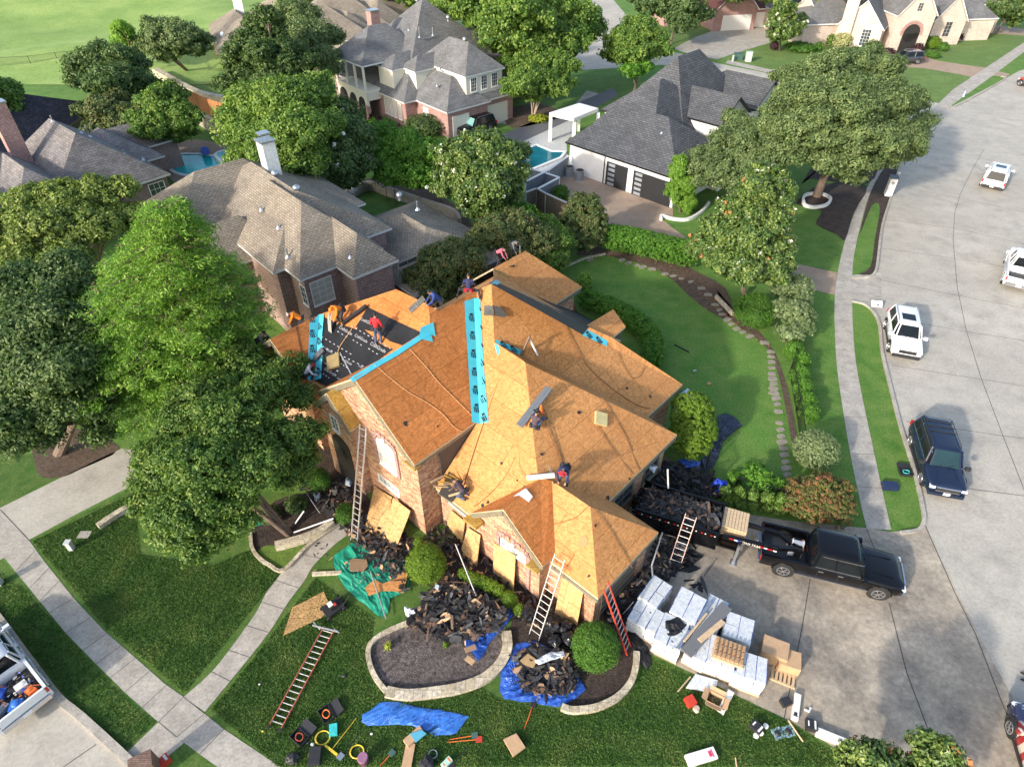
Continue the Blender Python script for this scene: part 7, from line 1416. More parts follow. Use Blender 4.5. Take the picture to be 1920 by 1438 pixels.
ladder('red fibreglass ladder against the garage corner', U(1180, 1222), U(1136, 1098, 3.4), .46, RED, ALU, S3 * -1 + T3 * .3)
ladder('pale weathered ladder leaning on the side of the debris trailer', U(1264, 1062), U(1296, 966, 2.35), .5, simple('bleached orange fibreglass', (.62, .42, .33), .7), ALU, te)
L_ = ladder('long red and silver extension ladder lying in the front lawn', U(514, 1366, .12), U(617, 1178, .12), .5, simple('faded red rail', (.5, .12, .08), .6), ALU, None, .24); m = MB(); m.bar(U(586, 1172, .25), U(634, 1184, .25), .05, .05); m.bar(U(588, 1166, .18), U(600, 1180, .18), .04, .04); m.bar(U(626, 1178, .18), U(636, 1186, .18), .04, .04); m.build('stand_off', ALU, L_, True)
ladder('red ladder leaning in the shade under the far wing eave', U(1077, 590), U(1064, 552, 2.9), .45, RED, RED, S3)
# step ladder and cone in the pickup bed
sl_ = thing('step_ladder', 'aluminium step ladder standing in the black pickup bed', 'ladder', (0, 0, 0)); tm = tk.matrix_basis
for k in (1, -1): m = MB(); m.bar((0, .22 * k, 0), (.18, .18 * k, .75), .03, .05); m.bar((.5, .22 * k, 0), (.22, .18 * k, .75), .025, .03); m.build('rail', ALU, sl_)
for i in range(5): m = MB(); m.box((.02 + i * .035, 0, .12 + i * .14), (.14, .42, .02)); m.build('step', ALU, sl_)
sl_.matrix_world = tm @ Matrix.Translation((-1.55, -.35, .74)) @ Matrix.Rotation(1.57, 4, 'Z') @ Matrix.Scale(1.25, 4)
t = thing('traffic_cone', 'orange traffic cone standing in the black pickup bed', 'traffic cone'); m = MB(); m.tube([(0, 0, .03), (0, 0, .5)], [.14, .03], 14); m.build('cone', ORANGE, t); m = MB(); m.box((0, 0, .015), (.36, .36, .03)); m.build('base', ORANGE, t); t.matrix_world = tm @ Matrix.Translation((-1.25, .3, .75))
t = thing('traffic_cone', 'small orange cone on the front slope beside the metal flashing', 'traffic cone'); m = MB(); m.tube([(0, 0, .02), (0, 0, .42)], [.12, .03], 12); m.build('cone', ORANGE, t); m = MB(); m.box((0, 0, .01), (.28, .28, .02)); m.build('base', ORANGE, t); t.location = FF.at(1014, 772, .02)
# ---- shingle pallets: frame along the house axes
PW = U(1240, 1178); random.seed(21)
def pallet(label, corners, h, z0=.13, rows=7, split=(2, 3), name='shingle_pallet'):
    """corners: three top corners in pixels at height h+z0 (near-left, near-right, far-right)"""
    A, B, C_ = [U(x, y, h + z0) for x, y in corners]; e = (B - A); Lx = e.length; e.normalize(); n = Vector((-e.y, e.x, 0)); Ly = abs((C_ - B).dot(n)); Ly = max(.9, Ly); t = thing(name, label, 'pallet of shingles', (A.x, A.y, 0), math.atan2(e.y, e.x), 'wrapped shingle pallets on the driveway')
    m = MB()
    for k in range(7): m.box((Lx * (k + .5) / 7, Ly / 2, z0 - .012), (Lx / 9, Ly, .022))
    for k in range(3): m.box((Lx / 2, Ly * (k * .46 + .04), z0 / 2), (Lx, .09, z0 - .03))
    m.build('wooden_pallet', WOODL, t); hh = h / rows; nx, ny = split
    for i in range(nx):
        m = MB()
        for j in range(ny):
            for r_ in range(rows):
                a, b = Lx / nx, Ly / ny; m.box((a * (i + .5) + random.uniform(-.025, .025), b * (j + .5) + random.uniform(-.02, .02), z0 + hh * (r_ + .5)), (a - .012, b - .012, hh - .006), random.uniform(-.012, .012))
        m.build('bundle_stack', WRAP, t)
    m = MB()
    for i in range(nx + 1): 
        m.box((min(Lx, max(0, Lx * i / nx)), Ly / 2, z0 + h + .004), (.014, Ly * .98, .006))
    m.build('strapping', BLUEP, t); return t
pallet('wrapped shingle pallet nearest the house corner, small dark scraps on it', ((1197, 1117), (1232, 1140), (1262, 1100)), 1.0, split=(2, 2))
pallet('torn open shingle pallet lowest at the garage side, stepped layers', ((1176, 1158), (1228, 1188), (1248, 1150)), .85, split=(3, 2))
pallet('shingle pallet second in the row, whole and flat topped', ((1254, 1145), (1303, 1172), (1320, 1120)), 1.05, split=(2, 2))
pallet('shingle pallet with a torn black sheet hanging over its corner', ((1226, 1198), (1275, 1222), (1292, 1168)), .95, split=(2, 2))
pallet('shingle pallet under the long metal and lumber, low and wide', ((1283, 1222), (1322, 1243), (1368, 1130)), .85, split=(2, 3))
pallet('tall shingle pallet wrapped in clear film behind the open brick crate', ((1355, 1188), (1408, 1208), (1424, 1166)), 1.0, split=(2, 2))
pallet('shingle pallet carrying the crate of short wooden blocks', ((1325, 1238), (1380, 1258), (1392, 1208)), 1.0, split=(2, 2))
pallet('shingle pallet at the street end of the row, sagging corner', ((1376, 1262), (1436, 1283), (1454, 1240)), 1.0, split=(3, 2))
def lay(px0, px1, z, w, h, mat, name, label, cat, sc_=1): m = MB(); m.bar(U(*px0, z), U(*px1, z), w, h); return tag(m.build(name, mat), label, cat)
lay((1286, 1225), (1362, 1136), 1.13, .5, .1, simple('grey metal flashing', (.15, .15, .15), .5, .05), 'metal_flashing', 'stack of long grey metal flashing lying over the shingle pallets', 'flashing')
lay((1311, 1202), (1356, 1165), 1.15, .22, .12, WOODL, 'lumber', 'bundle of raw lumber right of the long grey flashing', 'lumber'); lay((1270, 1216), (1333, 1128), 1.1, .14, .1, METAL, 'metal_channel', 'bright metal channels left of the long grey flashing', 'flashing'); lay((1283, 1202), (1325, 1150), 1.16, .09, .07, WOODL, 'lumber', 'thin raw lumber between the bright channels and the grey flashing', 'lumber')
t = thing('block_crate', 'open crate of short tan wooden blocks on the shingle pallet', 'crate', tuple(U(1366, 1224, 1.14)), math.atan2((U(1391, 1225) - U(1345, 1208)).y, (U(1391, 1225) - U(1345, 1208)).x))
m = MB(); m.box((0, 0, .06), (1.2, .95, .12)); m.build('tray', WOODL, t)
for i in range(7):
    m = MB()
    for j in range(3): m.box((-.51 + i * .17, -.3 + j * .3, .17), (.085, .22, .12))
    m.build('wood_block', simple('tan wood block', (.42, .25, .13), .8) if 'tan wood block' not in MATS else MATS['tan wood block'], t)
def boxt(px, py, d, rz, mat, name, label, cat, z=0.0, flaps=False, band=None, grp=None):
    t = thing(name, label, cat, tuple(U(px, py, z)), rz, grp)
    if flaps:
        m = MB(); X, Y, Z = d
        for c, q in (((0, Y / 2, Z / 2), (X, .012, Z)), ((0, -Y / 2, Z / 2), (X, .012, Z)), ((X / 2, 0, Z / 2), (.012, Y, Z)), ((-X / 2, 0, Z / 2), (.012, Y, Z)), ((0, 0, .01), (X, Y, .012))): m.box(c, q)
        m.build('box_body', mat, t)
        for k, (c, q, ax, a) in enumerate((((0, Y / 2 + .1, Z), (X, .22, .01), 'X', .4), ((0, -Y / 2 - .1, Z), (X, .22, .01), 'X', -.4), ((X / 2 + .1, 0, Z), (.22, Y, .01), 'Y', -.4), ((-X / 2 - .1, 0, Z), (.22, Y, .01), 'Y', .4))): m = MB(); m.box(c, q, 0, 0, Matrix.Rotation(a, 4, ax)); m.build('flap', mat, t)
    else: m = MB(); m.box((0, 0, d[2] / 2), d); m.build('box_body', mat, t)
    if band: m = MB(); m.box((d[0] * .3, 0, d[2] + .002), (d[0] * .16, d[1] * .8, .005)); m.box((-d[0] * .3, 0, d[2] + .002), (d[0] * .12, d[1] * .5, .005)); m.build('printed_band', band, t)
    return t
ra = math.atan2(te.y, te.x) - .05
boxt(1446, 1230, (1.0, .8, .75), ra, CARD, 'cardboard_box', 'biggest plain cardboard box at the street end of the pallets', 'box'); boxt(1474, 1247, (.85, .75, .6), ra + .1, CARD, 'cardboard_box', 'lower cardboard box on the slatted pallet beside the biggest one', 'box')
m = MB(); [m.box((k * .16 - .4, 0, .1), (.1, 1.0, .03)) for k in range(6)]; [m.box((0, k * .45, .05), (1.0, .08, .08)) for k in (-1, 0, 1)]; o = m.build('wooden_pallet', WOODL); o.location = U(1468, 1262); o.rotation_euler = (0, 0, ra); tag(o, 'bare pallet sticking out from under the cardboard boxes', 'pallet')
def cloth(name, label, px, z, amp, mat, seed=0, cat='tarpaulin', n=110, rings=22, freq=1.8, base=None, edge=.03, kind=None, sm=1, heap=0.0, st=(1.0, 1.0)):
    """a crumpled sheet: creased grid filling an outline"""
    P = [U(x, y, 0) for x, y in smooth_px(px, sm, True)]; C_ = sum(P, Vector()) / len(P); L = [0]
    for i in range(len(P)): L.append(L[-1] + (P[(i + 1) % len(P)] - P[i]).length)
    E_ = []
    for k in range(n):
        s_ = L[-1] * k / n; i = max(j for j in range(len(P)) if L[j] <= s_ + 1e-9); f = (s_ - L[i]) / max(1e-9, L[i + 1] - L[i]); E_.append(P[i].lerp(P[(i + 1) % len(P)], f))
    vs_ = []
    for r_ in range(rings + 1):
        k = r_ / rings
        for i in range(n):
            q = C_.lerp(E_[i], k); w = Vector(((q.x * .8 + q.y * .6) * freq * st[0] + seed * 7.1, (q.y * .8 - q.x * .6) * freq * st[1], seed)); a = abs(mnoise.noise(w)); b_ = abs(mnoise.noise(w * 2.3 + Vector((5, 1, 0)))); c2 = mnoise.noise(w * .5)
            d_ = abs(mnoise.noise(w * 4.7 + Vector((2, 3, 0)))); h = amp * ((1 - a * 2.6) * .5 + (1 - b_ * 2.4) * .34 + (1 - d_ * 2) * .2 + c2 * .35 + .15) * (1 - .6 * k ** 6) + heap * (1 - k * k)
            j = Vector((mnoise.noise(w * 1.7), mnoise.noise(w * 1.7 + Vector((9, 0, 0))), 0)) * .05 * (k ** 2); vs_.append(q + j + Vector((0, 0, max(.015, z + h))))
    fs = [(r_ * n + i, r_ * n + (i + 1) % n, (r_ + 1) * n + (i + 1) % n, (r_ + 1) * n + i) for r_ in range(rings) for i in range(n)]
    m = MB(); m.add(vs_, fs, 0, False); o = m.build(name, mat); return tag(o, label, cat, kind=kind)
cloth('green_tarp', 'green tarpaulin with torn shingles on it below the tall gable', [(626, 1043), (660, 1018), (700, 1020), (735, 1035), (763, 1062), (768, 1090), (762, 1110), (732, 1122), (728, 1150), (715, 1158), (690, 1140), (650, 1105), (634, 1080), (626, 1062)], .03, .1, TARPG, 1, st=(1.5, .6))
cloth('green_tarp', 'scrap of green tarpaulin under the oak by the mulch bed', [(452, 965), (470, 962), (488, 968), (490, 985), (470, 990), (458, 980)], .03, .1, TARPG, 2, n=40, rings=8)
cloth('blue_tarp', 'bright blue tarpaulin spread flat in the front lawn', [(680, 1340), (700, 1330), (712, 1318), (745, 1316), (790, 1328), (830, 1332), (880, 1344), (862, 1366), (855, 1376), (815, 1380), (800, 1372), (770, 1362), (730, 1358), (690, 1362), (678, 1355)], .03, .12, TARPL, 3, n=170, rings=30, st=(.35, 1.5))
cloth('blue_tarp', 'royal blue tarpaulin under the debris heap on the grey mulch bed', [(840, 1185), (860, 1200), (872, 1210), (890, 1228), (896, 1240), (905, 1232), (918, 1205), (935, 1188), (968, 1150), (955, 1140), (930, 1135), (905, 1130), (880, 1140), (850, 1160)], .03, .1, TARPB, 4)
cloth('blue_tarp', 'royal blue tarpaulin under the debris heap by the largest round shrub', [(936, 1295), (940, 1262), (955, 1225), (970, 1206), (1000, 1203), (1060, 1225), (1085, 1270), (1098, 1294), (1080, 1310), (1058, 1322), (1040, 1326), (1000, 1318), (965, 1315), (945, 1310)], .03, .16, TARPB, 5, n=150, rings=26, st=(.6, 1.7))
cloth('dark_tarp', 'navy black tarpaulin crumpled in the back lawn behind the rounded shrub', [(1345, 780), (1362, 776), (1380, 785), (1391, 800), (1375, 812), (1355, 830), (1345, 860), (1335, 880), (1315, 885), (1310, 870), (1335, 840), (1345, 810)], .03, .16, TARPK, 6)
cloth('blue_tarp', 'royal blue tarpaulin scrap at the house corner behind the trailer', [(1270, 868), (1290, 866), (1312, 872), (1308, 884), (1282, 884)], .25, .2, TARPB, 7, n=40, rings=8)
cloth('dark_tarp', 'black plastic sheet at the foot of the far house corner', [(1268, 742), (1280, 735), (1300, 745), (1305, 755), (1280, 762)], .1, .2, TARPK, 8, n=40, rings=8)
cloth('black_sheet', 'torn black felt hanging over the shingle pallet corner', [(1240, 1188), (1262, 1181), (1280, 1196), (1262, 1216), (1246, 1217), (1238, 1202)], 1.05, .16, FELT, 9, 'felt sheet', n=40, rings=8)
cloth('black_sheet', 'black felt sheet spilled over the end of the limestone edging', [(1180, 1175), (1195, 1190), (1215, 1215), (1222, 1235), (1215, 1258), (1200, 1245), (1190, 1215), (1175, 1190)], .03, .2, FELT, 10, 'felt sheet', n=60, rings=10)
cloth('black_sheet', 'black felt sheet on the driveway by the trailer ladder', [(1230, 1040), (1265, 1030), (1300, 1032), (1318, 1045), (1300, 1060), (1315, 1068), (1290, 1075), (1250, 1068), (1225, 1062)], .03, .16, FELT, 11, 'felt sheet', n=60, rings=10)
# ---- debris nobody could count, and the bags and offcuts one could
MX = [SCRAP, SCRAPB, CARD, simple('grey shingle scraps', (.09, .09, .092), .8, .4), simple('grey shingle scraps faded', (.06, .06, .06), .8, .4)]
scraps('shingle_debris', 'dark torn shingles over the upper edge of the green tarp', inpoly([(655, 1010), (740, 1018), (765, 1060), (760, 1110), (735, 1085), (700, 1060), (670, 1035)], .12, .3), 190, .2, MX, seed=31, dark=.6)
scraps('shingle_debris', 'dark torn shingles scattered on the green tarp', inpoly([(640, 1040), (750, 1060), (750, 1110), (700, 1110), (650, 1080)], .16, .22), 34, .14, MX, seed=32, dark=.6, tilt=.15)
scraps('shingle_debris', 'big dark heap of torn shingles above the grey mulch bed', inpoly([(765, 1165), (800, 1110), (850, 1085), (900, 1110), (945, 1140), (940, 1170), (895, 1195), (840, 1200), (800, 1185)], .1, .75), 900, .28, MX, seed=33, dark=.6)
scraps('shingle_debris', 'dark debris strewn along the foot of the front walls', inpoly([(560, 905), (640, 900), (700, 980), (790, 1010), (830, 975), (870, 1010), (950, 1080), (1030, 1140), (1130, 1200), (1090, 1210), (1000, 1170), (880, 1120), (800, 1060), (700, 1040), (640, 990)], .03, .3), 900, .22, MX, seed=34, dark=.65)
scraps('shingle_debris', 'heap of torn shingles on the blue tarp by the largest round shrub', inpoly([(965, 1230), (1000, 1205), (1060, 1225), (1082, 1265), (1078, 1292), (1030, 1300), (980, 1290)], .2, .5), 420, .26, MX, seed=35, dark=.55)
scraps('shingle_debris', 'dark debris between the garage side and the pallets', inpoly([(1150, 1130), (1215, 1050), (1235, 1010), (1290, 1040), (1260, 1080), (1190, 1130), (1165, 1180)], .03, .3), 420, .24, MX, seed=36, dark=.85)
scraps('shingle_debris', 'dark debris heaped between the house and the trailer', inpoly([(1200, 870), (1250, 862), (1320, 880), (1370, 925), (1330, 930), (1230, 905), (1190, 960), (1180, 900)], .1, .7), 520, .28, MX, seed=37, dark=.9)
scraps('shingle_debris', 'few dark shingle scraps fallen on the front path and grass', inpoly([(560, 1080), (600, 1010), (640, 1010), (620, 1060)], .02, .05), 9, .12, MX, seed=38, tilt=.1)
scraps('shingle_debris', 'small dark scraps lying on the wrapped shingle pallets', inpoly([(1190, 1120), (1250, 1090), (1300, 1130), (1330, 1240), (1270, 1230)], 1.15, 1.19), 12, .08, MX, seed=39, tilt=.1)
scraps('shingle_debris', 'long black shingle scraps scattered on the driveway', inpoly([(1290, 1085), (1340, 1090), (1338, 1106), (1300, 1105)], .02, .05), 6, .3, MX, seed=40, tilt=.06)
scraps('fallen_leaves', 'brown fallen leaves along the stepping stones', inpoly([(1190, 480), (1290, 505), (1345, 545), (1400, 620), (1440, 640), (1450, 655), (1390, 625), (1330, 565), (1260, 522), (1180, 490)], .01, .03), 420, .07, [EARTH, BRNL], seed=41, dark=.5, tilt=.3)
def bag(px, py, r, h, label, mat=BAG, name='trash_bag', cat='trash bag', seed=0, grp=None, z=0.0):
    m = MB(); m.sphere((0, 0, h * .46), (r, r * .85, h * .52), 26, 16, 0, .35, seed); m.tube([(0, 0, h * .88), (0, 0, h * 1.08)], [.08, .1], 8); o = m.build(name, mat); o.location = U(px, py, z); o.rotation_euler = (0, 0, seed * 1.3); return tag(o, label, cat, grp)
BG = 'black trash bags in the front debris'
for i, (x, y, r, h, lb) in enumerate(((851, 1100, .35, .6, 'black trash bag topmost in the heap, nearest the egg shaped shrub'), (878, 1122, .38, .65, 'shiny black trash bag left of the low clipped hedge bar'), (845, 1125, .36, .6, 'black trash bag behind the pale blue sack'), (893, 1145, .36, .6, 'black trash bag right of centre in the big heap, by the blue tarp'), (862, 1160, .38, .55, 'lowest black trash bag in the big heap'), (825, 1148, .34, .5, 'black trash bag left in the big heap beside the pale sheet'), (1030, 1180, .45, .8, 'largest shiny black trash bag right of the garage ladder foot'), (1058, 1183, .38, .65, 'black trash bag between the biggest one and the round shrub'), (1066, 1205, .36, .6, 'black trash bag touching the left of the largest round shrub'), (1040, 1205, .34, .5, 'black trash bag lowest behind the second debris heap'), (990, 1155, .4, .7, 'black trash bag left of the garage ladder'), (915, 1160, .33, .5, 'black trash bag at the right tip of the big heap'), (1245, 1010, .4, .6, 'black trash bag in the dark gap behind the garage'), (1150, 1160, .4, .6, 'black trash bag beside the red ladder foot'))):
    bag(x, y, r, h, lb, seed=i + 1, grp=BG)
bag(822, 1118, .22, .75, 'pale blue white crumpled sack standing in the big heap', simple('pale blue sack', (.45, .55, .62), .5, .1, 3, bmp=.6), 'sack', 'sack', 21); cloth('plastic_sheet', 'pale blue white plastic sheet on the left of the big heap', [(760, 1146), (775, 1150), (798, 1172), (795, 1182), (775, 1172), (762, 1162)], .35, .2, simple('pale plastic', (.55, .62, .68), .35, .1), 12, 'plastic sheet', n=40, rings=8); cloth('plastic_sheet', 'white plastic sheet on the second debris heap', [(1002, 1250), (1030, 1235), (1055, 1232), (1058, 1242), (1030, 1250), (1010, 1258)], .5, .12, MATS['pale plastic'], 13, 'plastic sheet', n=40, rings=8)
cloth('plastic_sheet', 'white plastic bag in the shadow of the entrance', [(650, 905), (660, 893), (664, 905), (658, 918), (648, 915)], .1, .3, MATS['pale plastic'], 14, 'plastic sheet', n=30, rings=6); cloth('plastic_sheet', 'white plastic bag in the planting bed left of the entrance pier', [(588, 930), (602, 925), (600, 938), (594, 946)], .1, .2, MATS['pale plastic'], 15, 'plastic sheet', n=30, rings=6)
cloth('plastic_sheet', 'white plastic sheet on the grass by the far house corner', [(1275, 745), (1288, 735), (1297, 748), (1292, 755)], .3, .15, MATS['pale plastic'], 16, 'plastic sheet', n=30, rings=6); cloth('plastic_sheet', 'white sack lying in the trailer heap at its rear corner', [(1203, 918), (1215, 912), (1224, 920), (1216, 932)], 1.75, .25, MATS['pale plastic'], 17, 'plastic sheet', n=30, rings=6)
def board(px, z, mat, name, label, cat='board', th=.02): P = [U(x, y, z) for x, y in px]; m = MB(); m.prism(ccw([tuple(p[:2]) for p in P]), z, z + th); return tag(m.build(name, mat), label, cat)
board([(531, 1192), (548, 1139), (607, 1109), (620, 1137), (606, 1156)], .03, OSB3, 'strand_board', 'large pale strand board lying in the lawn beside the mower')
board([(944, 1387), (968, 1376), (985, 1402), (962, 1419)], .1, CARD, 'cardboard_sheet', 'tan square panel lying in the lawn near the bottom', th=.1)
board([(655, 1052), (662, 1048), (688, 1050), (690, 1062), (682, 1072), (656, 1070)], .16, simple('aged brown panel', (.25, .16, .09), .9), 'board_offcut', 'brown rounded board offcut on the green tarp', th=.06)
board([(684, 1102), (702, 1087), (718, 1094), (740, 1086), (748, 1070), (765, 1076), (756, 1112), (738, 1108), (715, 1108), (692, 1117)], .2, OSB1, 'board_offcut', 'jagged orange sheathing offcut on the green tarp')
board([(1303, 1266), (1344, 1278), (1340, 1300), (1286, 1290)], .05, WRAP, 'wrapped_board_bundle', 'white wrapped panels on the grass beside the driveway edge', 'panels', .15)
board([(975, 1238), (990, 1225), (1008, 1238), (1000, 1252), (982, 1246)], .5, simple('torn tan felt', (.4, .27, .13), .9), 'felt_scrap', 'torn tan felt on the second debris heap', 'scrap')
for i, (a, b, lb) in enumerate((((872, 1219), (892, 1212), 'tan shingle wrapper plank lying at the tip of the blue tarp'), ((874, 1232), (888, 1243), 'tan plank at the lowest tip of the blue tarp'), ((846, 1100), (850, 1112), 'small cardboard piece in the big heap'), ((925, 1130), (933, 1152), 'brown plank at the right of the big heap'), ((975, 1245), (966, 1262), 'tan plank at the left of the second heap'), ((1022, 1262), (1032, 1275), 'tan plank in the middle of the second heap'), ((1004, 1290), (1008, 1302), 'short tan plank at the bottom of the second heap'))):
    m = MB(); m.bar(U(*a, .35), U(*b, .3), .22, .04); tag(m.build('plank', CARD if i % 2 else simple('tan kraft', (.4, .25, .15), .9) if 'tan kraft' not in MATS else MATS['tan kraft']), lb, 'plank')
# gutters and poles lying about
GREYM = simple('dull grey metal', (.27, .28, .29), .5, .15, metal=.3)
def pole(a, b, za, zb, label, r=.03, mat=GREYM, name='metal_pole', cat='pole'): m = MB(); m.tube([U(*a, za), U(*b, zb)], r, 7); return tag(m.build(name, mat), label, cat)
pole((893, 1117), (854, 1020), .6, 1.9, 'long grey pole leaning over the low clipped hedge', .03, GREYM); pole((724, 1160), (695, 1072), .2, .4, 'grey pole lying down the green tarp'); pole((551, 998), (625, 972), .12, .5, 'white gutter length across the mulch under the oak', .04, WHITE); pole((553, 982), (570, 958), .2, .6, 'short white gutter piece by the oak trunk', .04, WHITE); pole((600, 962), (575, 925), .4, .5, 'grey pole in the bed left of the path', .025)
pole((1242, 998), (1222, 1060), 2.2, 1.0, 'upper part of the bent grey downpipe behind the garage', .04); pole((1222, 1060), (1225, 1090), 1.0, .4, 'lower part of the bent grey downpipe behind the garage', .04); pole((1253, 915), (1252, 880), 2.0, 3.2, 'upright white pole standing at the trailer tail', .04, WHITE); pole((1160, 1160), (1188, 1128), .1, .9, 'thin grey pole behind the red ladder', .025)
pole((1265, 646), (1292, 660), .05, .05, 'dark flat bar lying in the back lawn', .05, PLAST); pole((1106, 548), (1108, 538), .3, .9, 'small dark garden lamp post in the back lawn', .05, PLAST, 'garden_lamp', 'lamp'); pole((1271, 1296), (1295, 1268), .05, .05, 'thin wooden stick in the grass by the wrapped panels', .03, WOODL, 'wooden_stick', 'stick'); pole((1478, 1350), (1506, 1390), .05, .05, 'wooden stick lying at the driveway edge', .035, WOODL, 'wooden_stick', 'stick'); pole((1379, 1420), (1382, 1440), .05, .05, 'wooden stake at the bottom edge of the lawn', .03, WOODL, 'wooden_stick', 'stick')
# small goods on the driveway side
boxt(1293, 1318, (.36, .36, .3), .4, RED, 'red_bucket', 'red square tub in the grass near the wrapped panels', 'tub'); bag(1305, 1331, .14, .2, 'small beige bag next to the red tub', simple('beige sack', (.5, .42, .32), .8), 'small_bag', 'bag', 3)
boxt(1339, 1316, (.6, .45, .3), -.5, CARD, 'cardboard_box', 'open cardboard box with flaps in the grass', 'box', flaps=True)
def LB(p0, p1, w, h, lb, band=None):
    A, B = U(*p0), U(*p1); d = B - A; t = thing('long_box', lb, 'box', tuple((A + B) / 2), math.atan2(d.y, d.x)); m = MB(); m.box((0, 0, h / 2), (d.length, w, h)); m.build('box_body', WHITE, t)
    if band: m = MB(); m.box((d.length * .3, 0, h + .002), (.12, w * .5, .005)); m.box((d.length * .38, 0, h + .002), (.04, w * .7, .005)); m.build('printed_band', band, t)
LB((1369, 1299), (1350, 1337), .26, .2, 'long white box leaning beside the open cardboard box', PLAST); LB((1494, 1304), (1488, 1351), .24, .2, 'long white box lying on the driveway by the joint', PLAST); LB((1528, 1373), (1583, 1395), .3, .2, 'long white box at the driveway edge beside the black carton', WRAP); LB((1287, 1429), (1340, 1413), .4, .2, 'long white box with red print at the bottom edge of the lawn', simple('red print', (.6, .05, .12), .6))
boxt(1519, 1362, (.4, .4, .25), -.3, PLAST, 'black_carton', 'black carton at the head of the long white box', 'carton', band=WHITE); boxt(1417, 1366, (.45, .35, .25), -.9, PLAST, 'black_carton', 'black carton in the grass next to the white tins', 'carton', band=WHITE); boxt(1472, 1318, (.4, .3, .2), .3, PLAST, 'black_carton', 'small black carton just left of the upright white box', 'carton')
for x, y, lb in ((1435, 1362, 'white tin right of the black carton'), (1417, 1380, 'white tin lowest of the three'), (1426, 1375, 'white tin between the other two tins')): m = MB(); m.tube([(0, 0, 0), (0, 0, .1)], .1, 16); m.tube([(0, 0, .1), (0, 0, .11)], .085, 16); o = m.build('tin', WHITE); o.location = U(x, y); tag(o, lb, 'tin')
for x, y, lb in ((1458, 1375, 'left pale blue vent flashing in the grass'), (1478, 1371, 'right pale blue vent flashing in the grass')): t = thing('vent_flashing', lb, 'flashing', tuple(U(x, y)), .3); m = MB(); m.box((0, 0, .02), (.4, .4, .03)); m.build('plate', simple('pale blue plastic', (.35, .5, .6), .5) if 'pale blue plastic' not in MATS else MATS['pale blue plastic'], t); m = MB(); m.tube([(0, 0, .03), (0, 0, .1)], [.13, .08], 14); m.build('collar', PLAST, t)
for x, y in ((1508, 1330),): t = thing('plastic_elbow', 'white plastic elbow pieces on the driveway', 'pipe fitting', tuple(U(x, y))); m = MB(); m.tube([(0, 0, .04), (.15, -.08, .04), (.26, .06, .04)], .045, 8); m.build('elbow', WHITE, t)
# tools at the bottom of the lawn
def coil(px, py, R0, label, mat=YELLOW, n=5): m = MB(); pts = [(math.cos(a) * R0 * (1 + .08 * math.sin(a * .37)), math.sin(a) * R0 * .92, .02 + .018 * (a / 6.28)) for a in [k * 6.283 / 22 for k in range(22 * n)]]; m.tube(pts, .014, 6); o = m.build('hose_coil', mat); o.location = U(px, py); return tag(o, label, 'hose')
coil(606, 1384, .27, 'coil of yellow hose beside the teal bundle'); coil(670, 1410, .25, 'coil of yellow hose above the purple cooler')
def toolbox(px, py, rz, inside, label): 
    t = thing('tool_case', label, 'tool case', tuple(U(px, py)), rz); m = MB()
    for c, q in (((0, 0, .015), (.6, .42, .03)), ((0, .21, .09), (.6, .02, .18)), ((0, -.21, .09), (.6, .02, .18)), ((.3, 0, .09), (.02, .42, .18)), ((-.3, 0, .09), (.02, .42, .18))): m.box(c, q)
    m.build('case_body', PLAST, t); m = MB(); m.box((0, .42, .1), (.6, .4, .1), 0, 0, Matrix.Rotation(.2, 4, 'X')); m.build('case_lid', PLAST, t)
    if inside: m = MB(); m.tube([(math.cos(a) * .16, math.sin(a) * .13, .16 + .02 * math.sin(a * 3)) for a in [k * .4 for k in range(46)]], .022, 6); m.build('coiled_hose', inside, t)
    return t
toolbox(613, 1341, -.9, ORANGE, 'open black case holding a bright orange hose coil'); toolbox(563, 1384, -.6, simple('dull red hose', (.35, .06, .03), .7), 'open dark case with a dull red hose'); toolbox(1697, 888, -.15, TEAL, 'open black tool case with colourful tools on the verge by the navy suv')
boxt(1667, 914, (.75, .45, .25), -.1, simple('navy case', (.02, .03, .08), .4), 'tool_case', 'closed navy case on the verge next to the sidewalk', 'tool case'); bag(550, 1424, .24, .35, 'black tool bag at the bottom edge, leftmost', PLAST, 'tool_bag', 'bag', 5); boxt(592, 1420, (.42, .6, .25), .1, PLAST, 'tool_bag', 'black soft case right of the leftmost tool bag', 'bag'); boxt(626, 1370, (.3, .42, .18), .2, TEAL, 'shrink_wrapped_bundle', 'teal and white wrapped bundle next to the yellow hose coil', 'bundle')
t = thing('cooler', 'dull purple round drinks cooler at the bottom edge', 'cooler', tuple(U(683, 1428))); m = MB(); m.tube([(0, 0, 0), (0, 0, .4)], [.17, .19], 18); m.build('jug', TERRA, t); m = MB(); m.tube([(0, 0, .4), (0, 0, .47)], [.2, .18], 18); m.build('lid', simple('faded purple', (.3, .14, .22), .5), t)
def tool(a, b, label, head, hm, hd_=(.3, .05, .06), mat=ORANGE, name='shovel', cat='shovel'):
    A, B = U(*a, .04), U(*b, .06); t = thing(name, label, cat, tuple(A)); m = MB(); m.tube([A, B], .016, 7); m.build('handle', mat, t, True); d = (B - A).normalized(); m = MB()
    if head == 'blade': m.box(B + d * .12, (.24, .22, .02), math.atan2(d.y, d.x))
    else: m.box(B, hd_, math.atan2(d.y, d.x) + math.pi / 2)
    m.build('blade' if head == 'blade' else 'head', hm, t, True); return t
tool((668, 1346), (621, 1406), 'yellow push broom lying in the lawn', 'head', YELLOW, (.62, .08, .1), YELLOW, 'push_broom', 'broom'); tool((678, 1369), (643, 1412), 'dark thin rake between the broom and the second hose coil', 'blade', METAL, mat=PLAST, name='garden_rake', cat='rake')
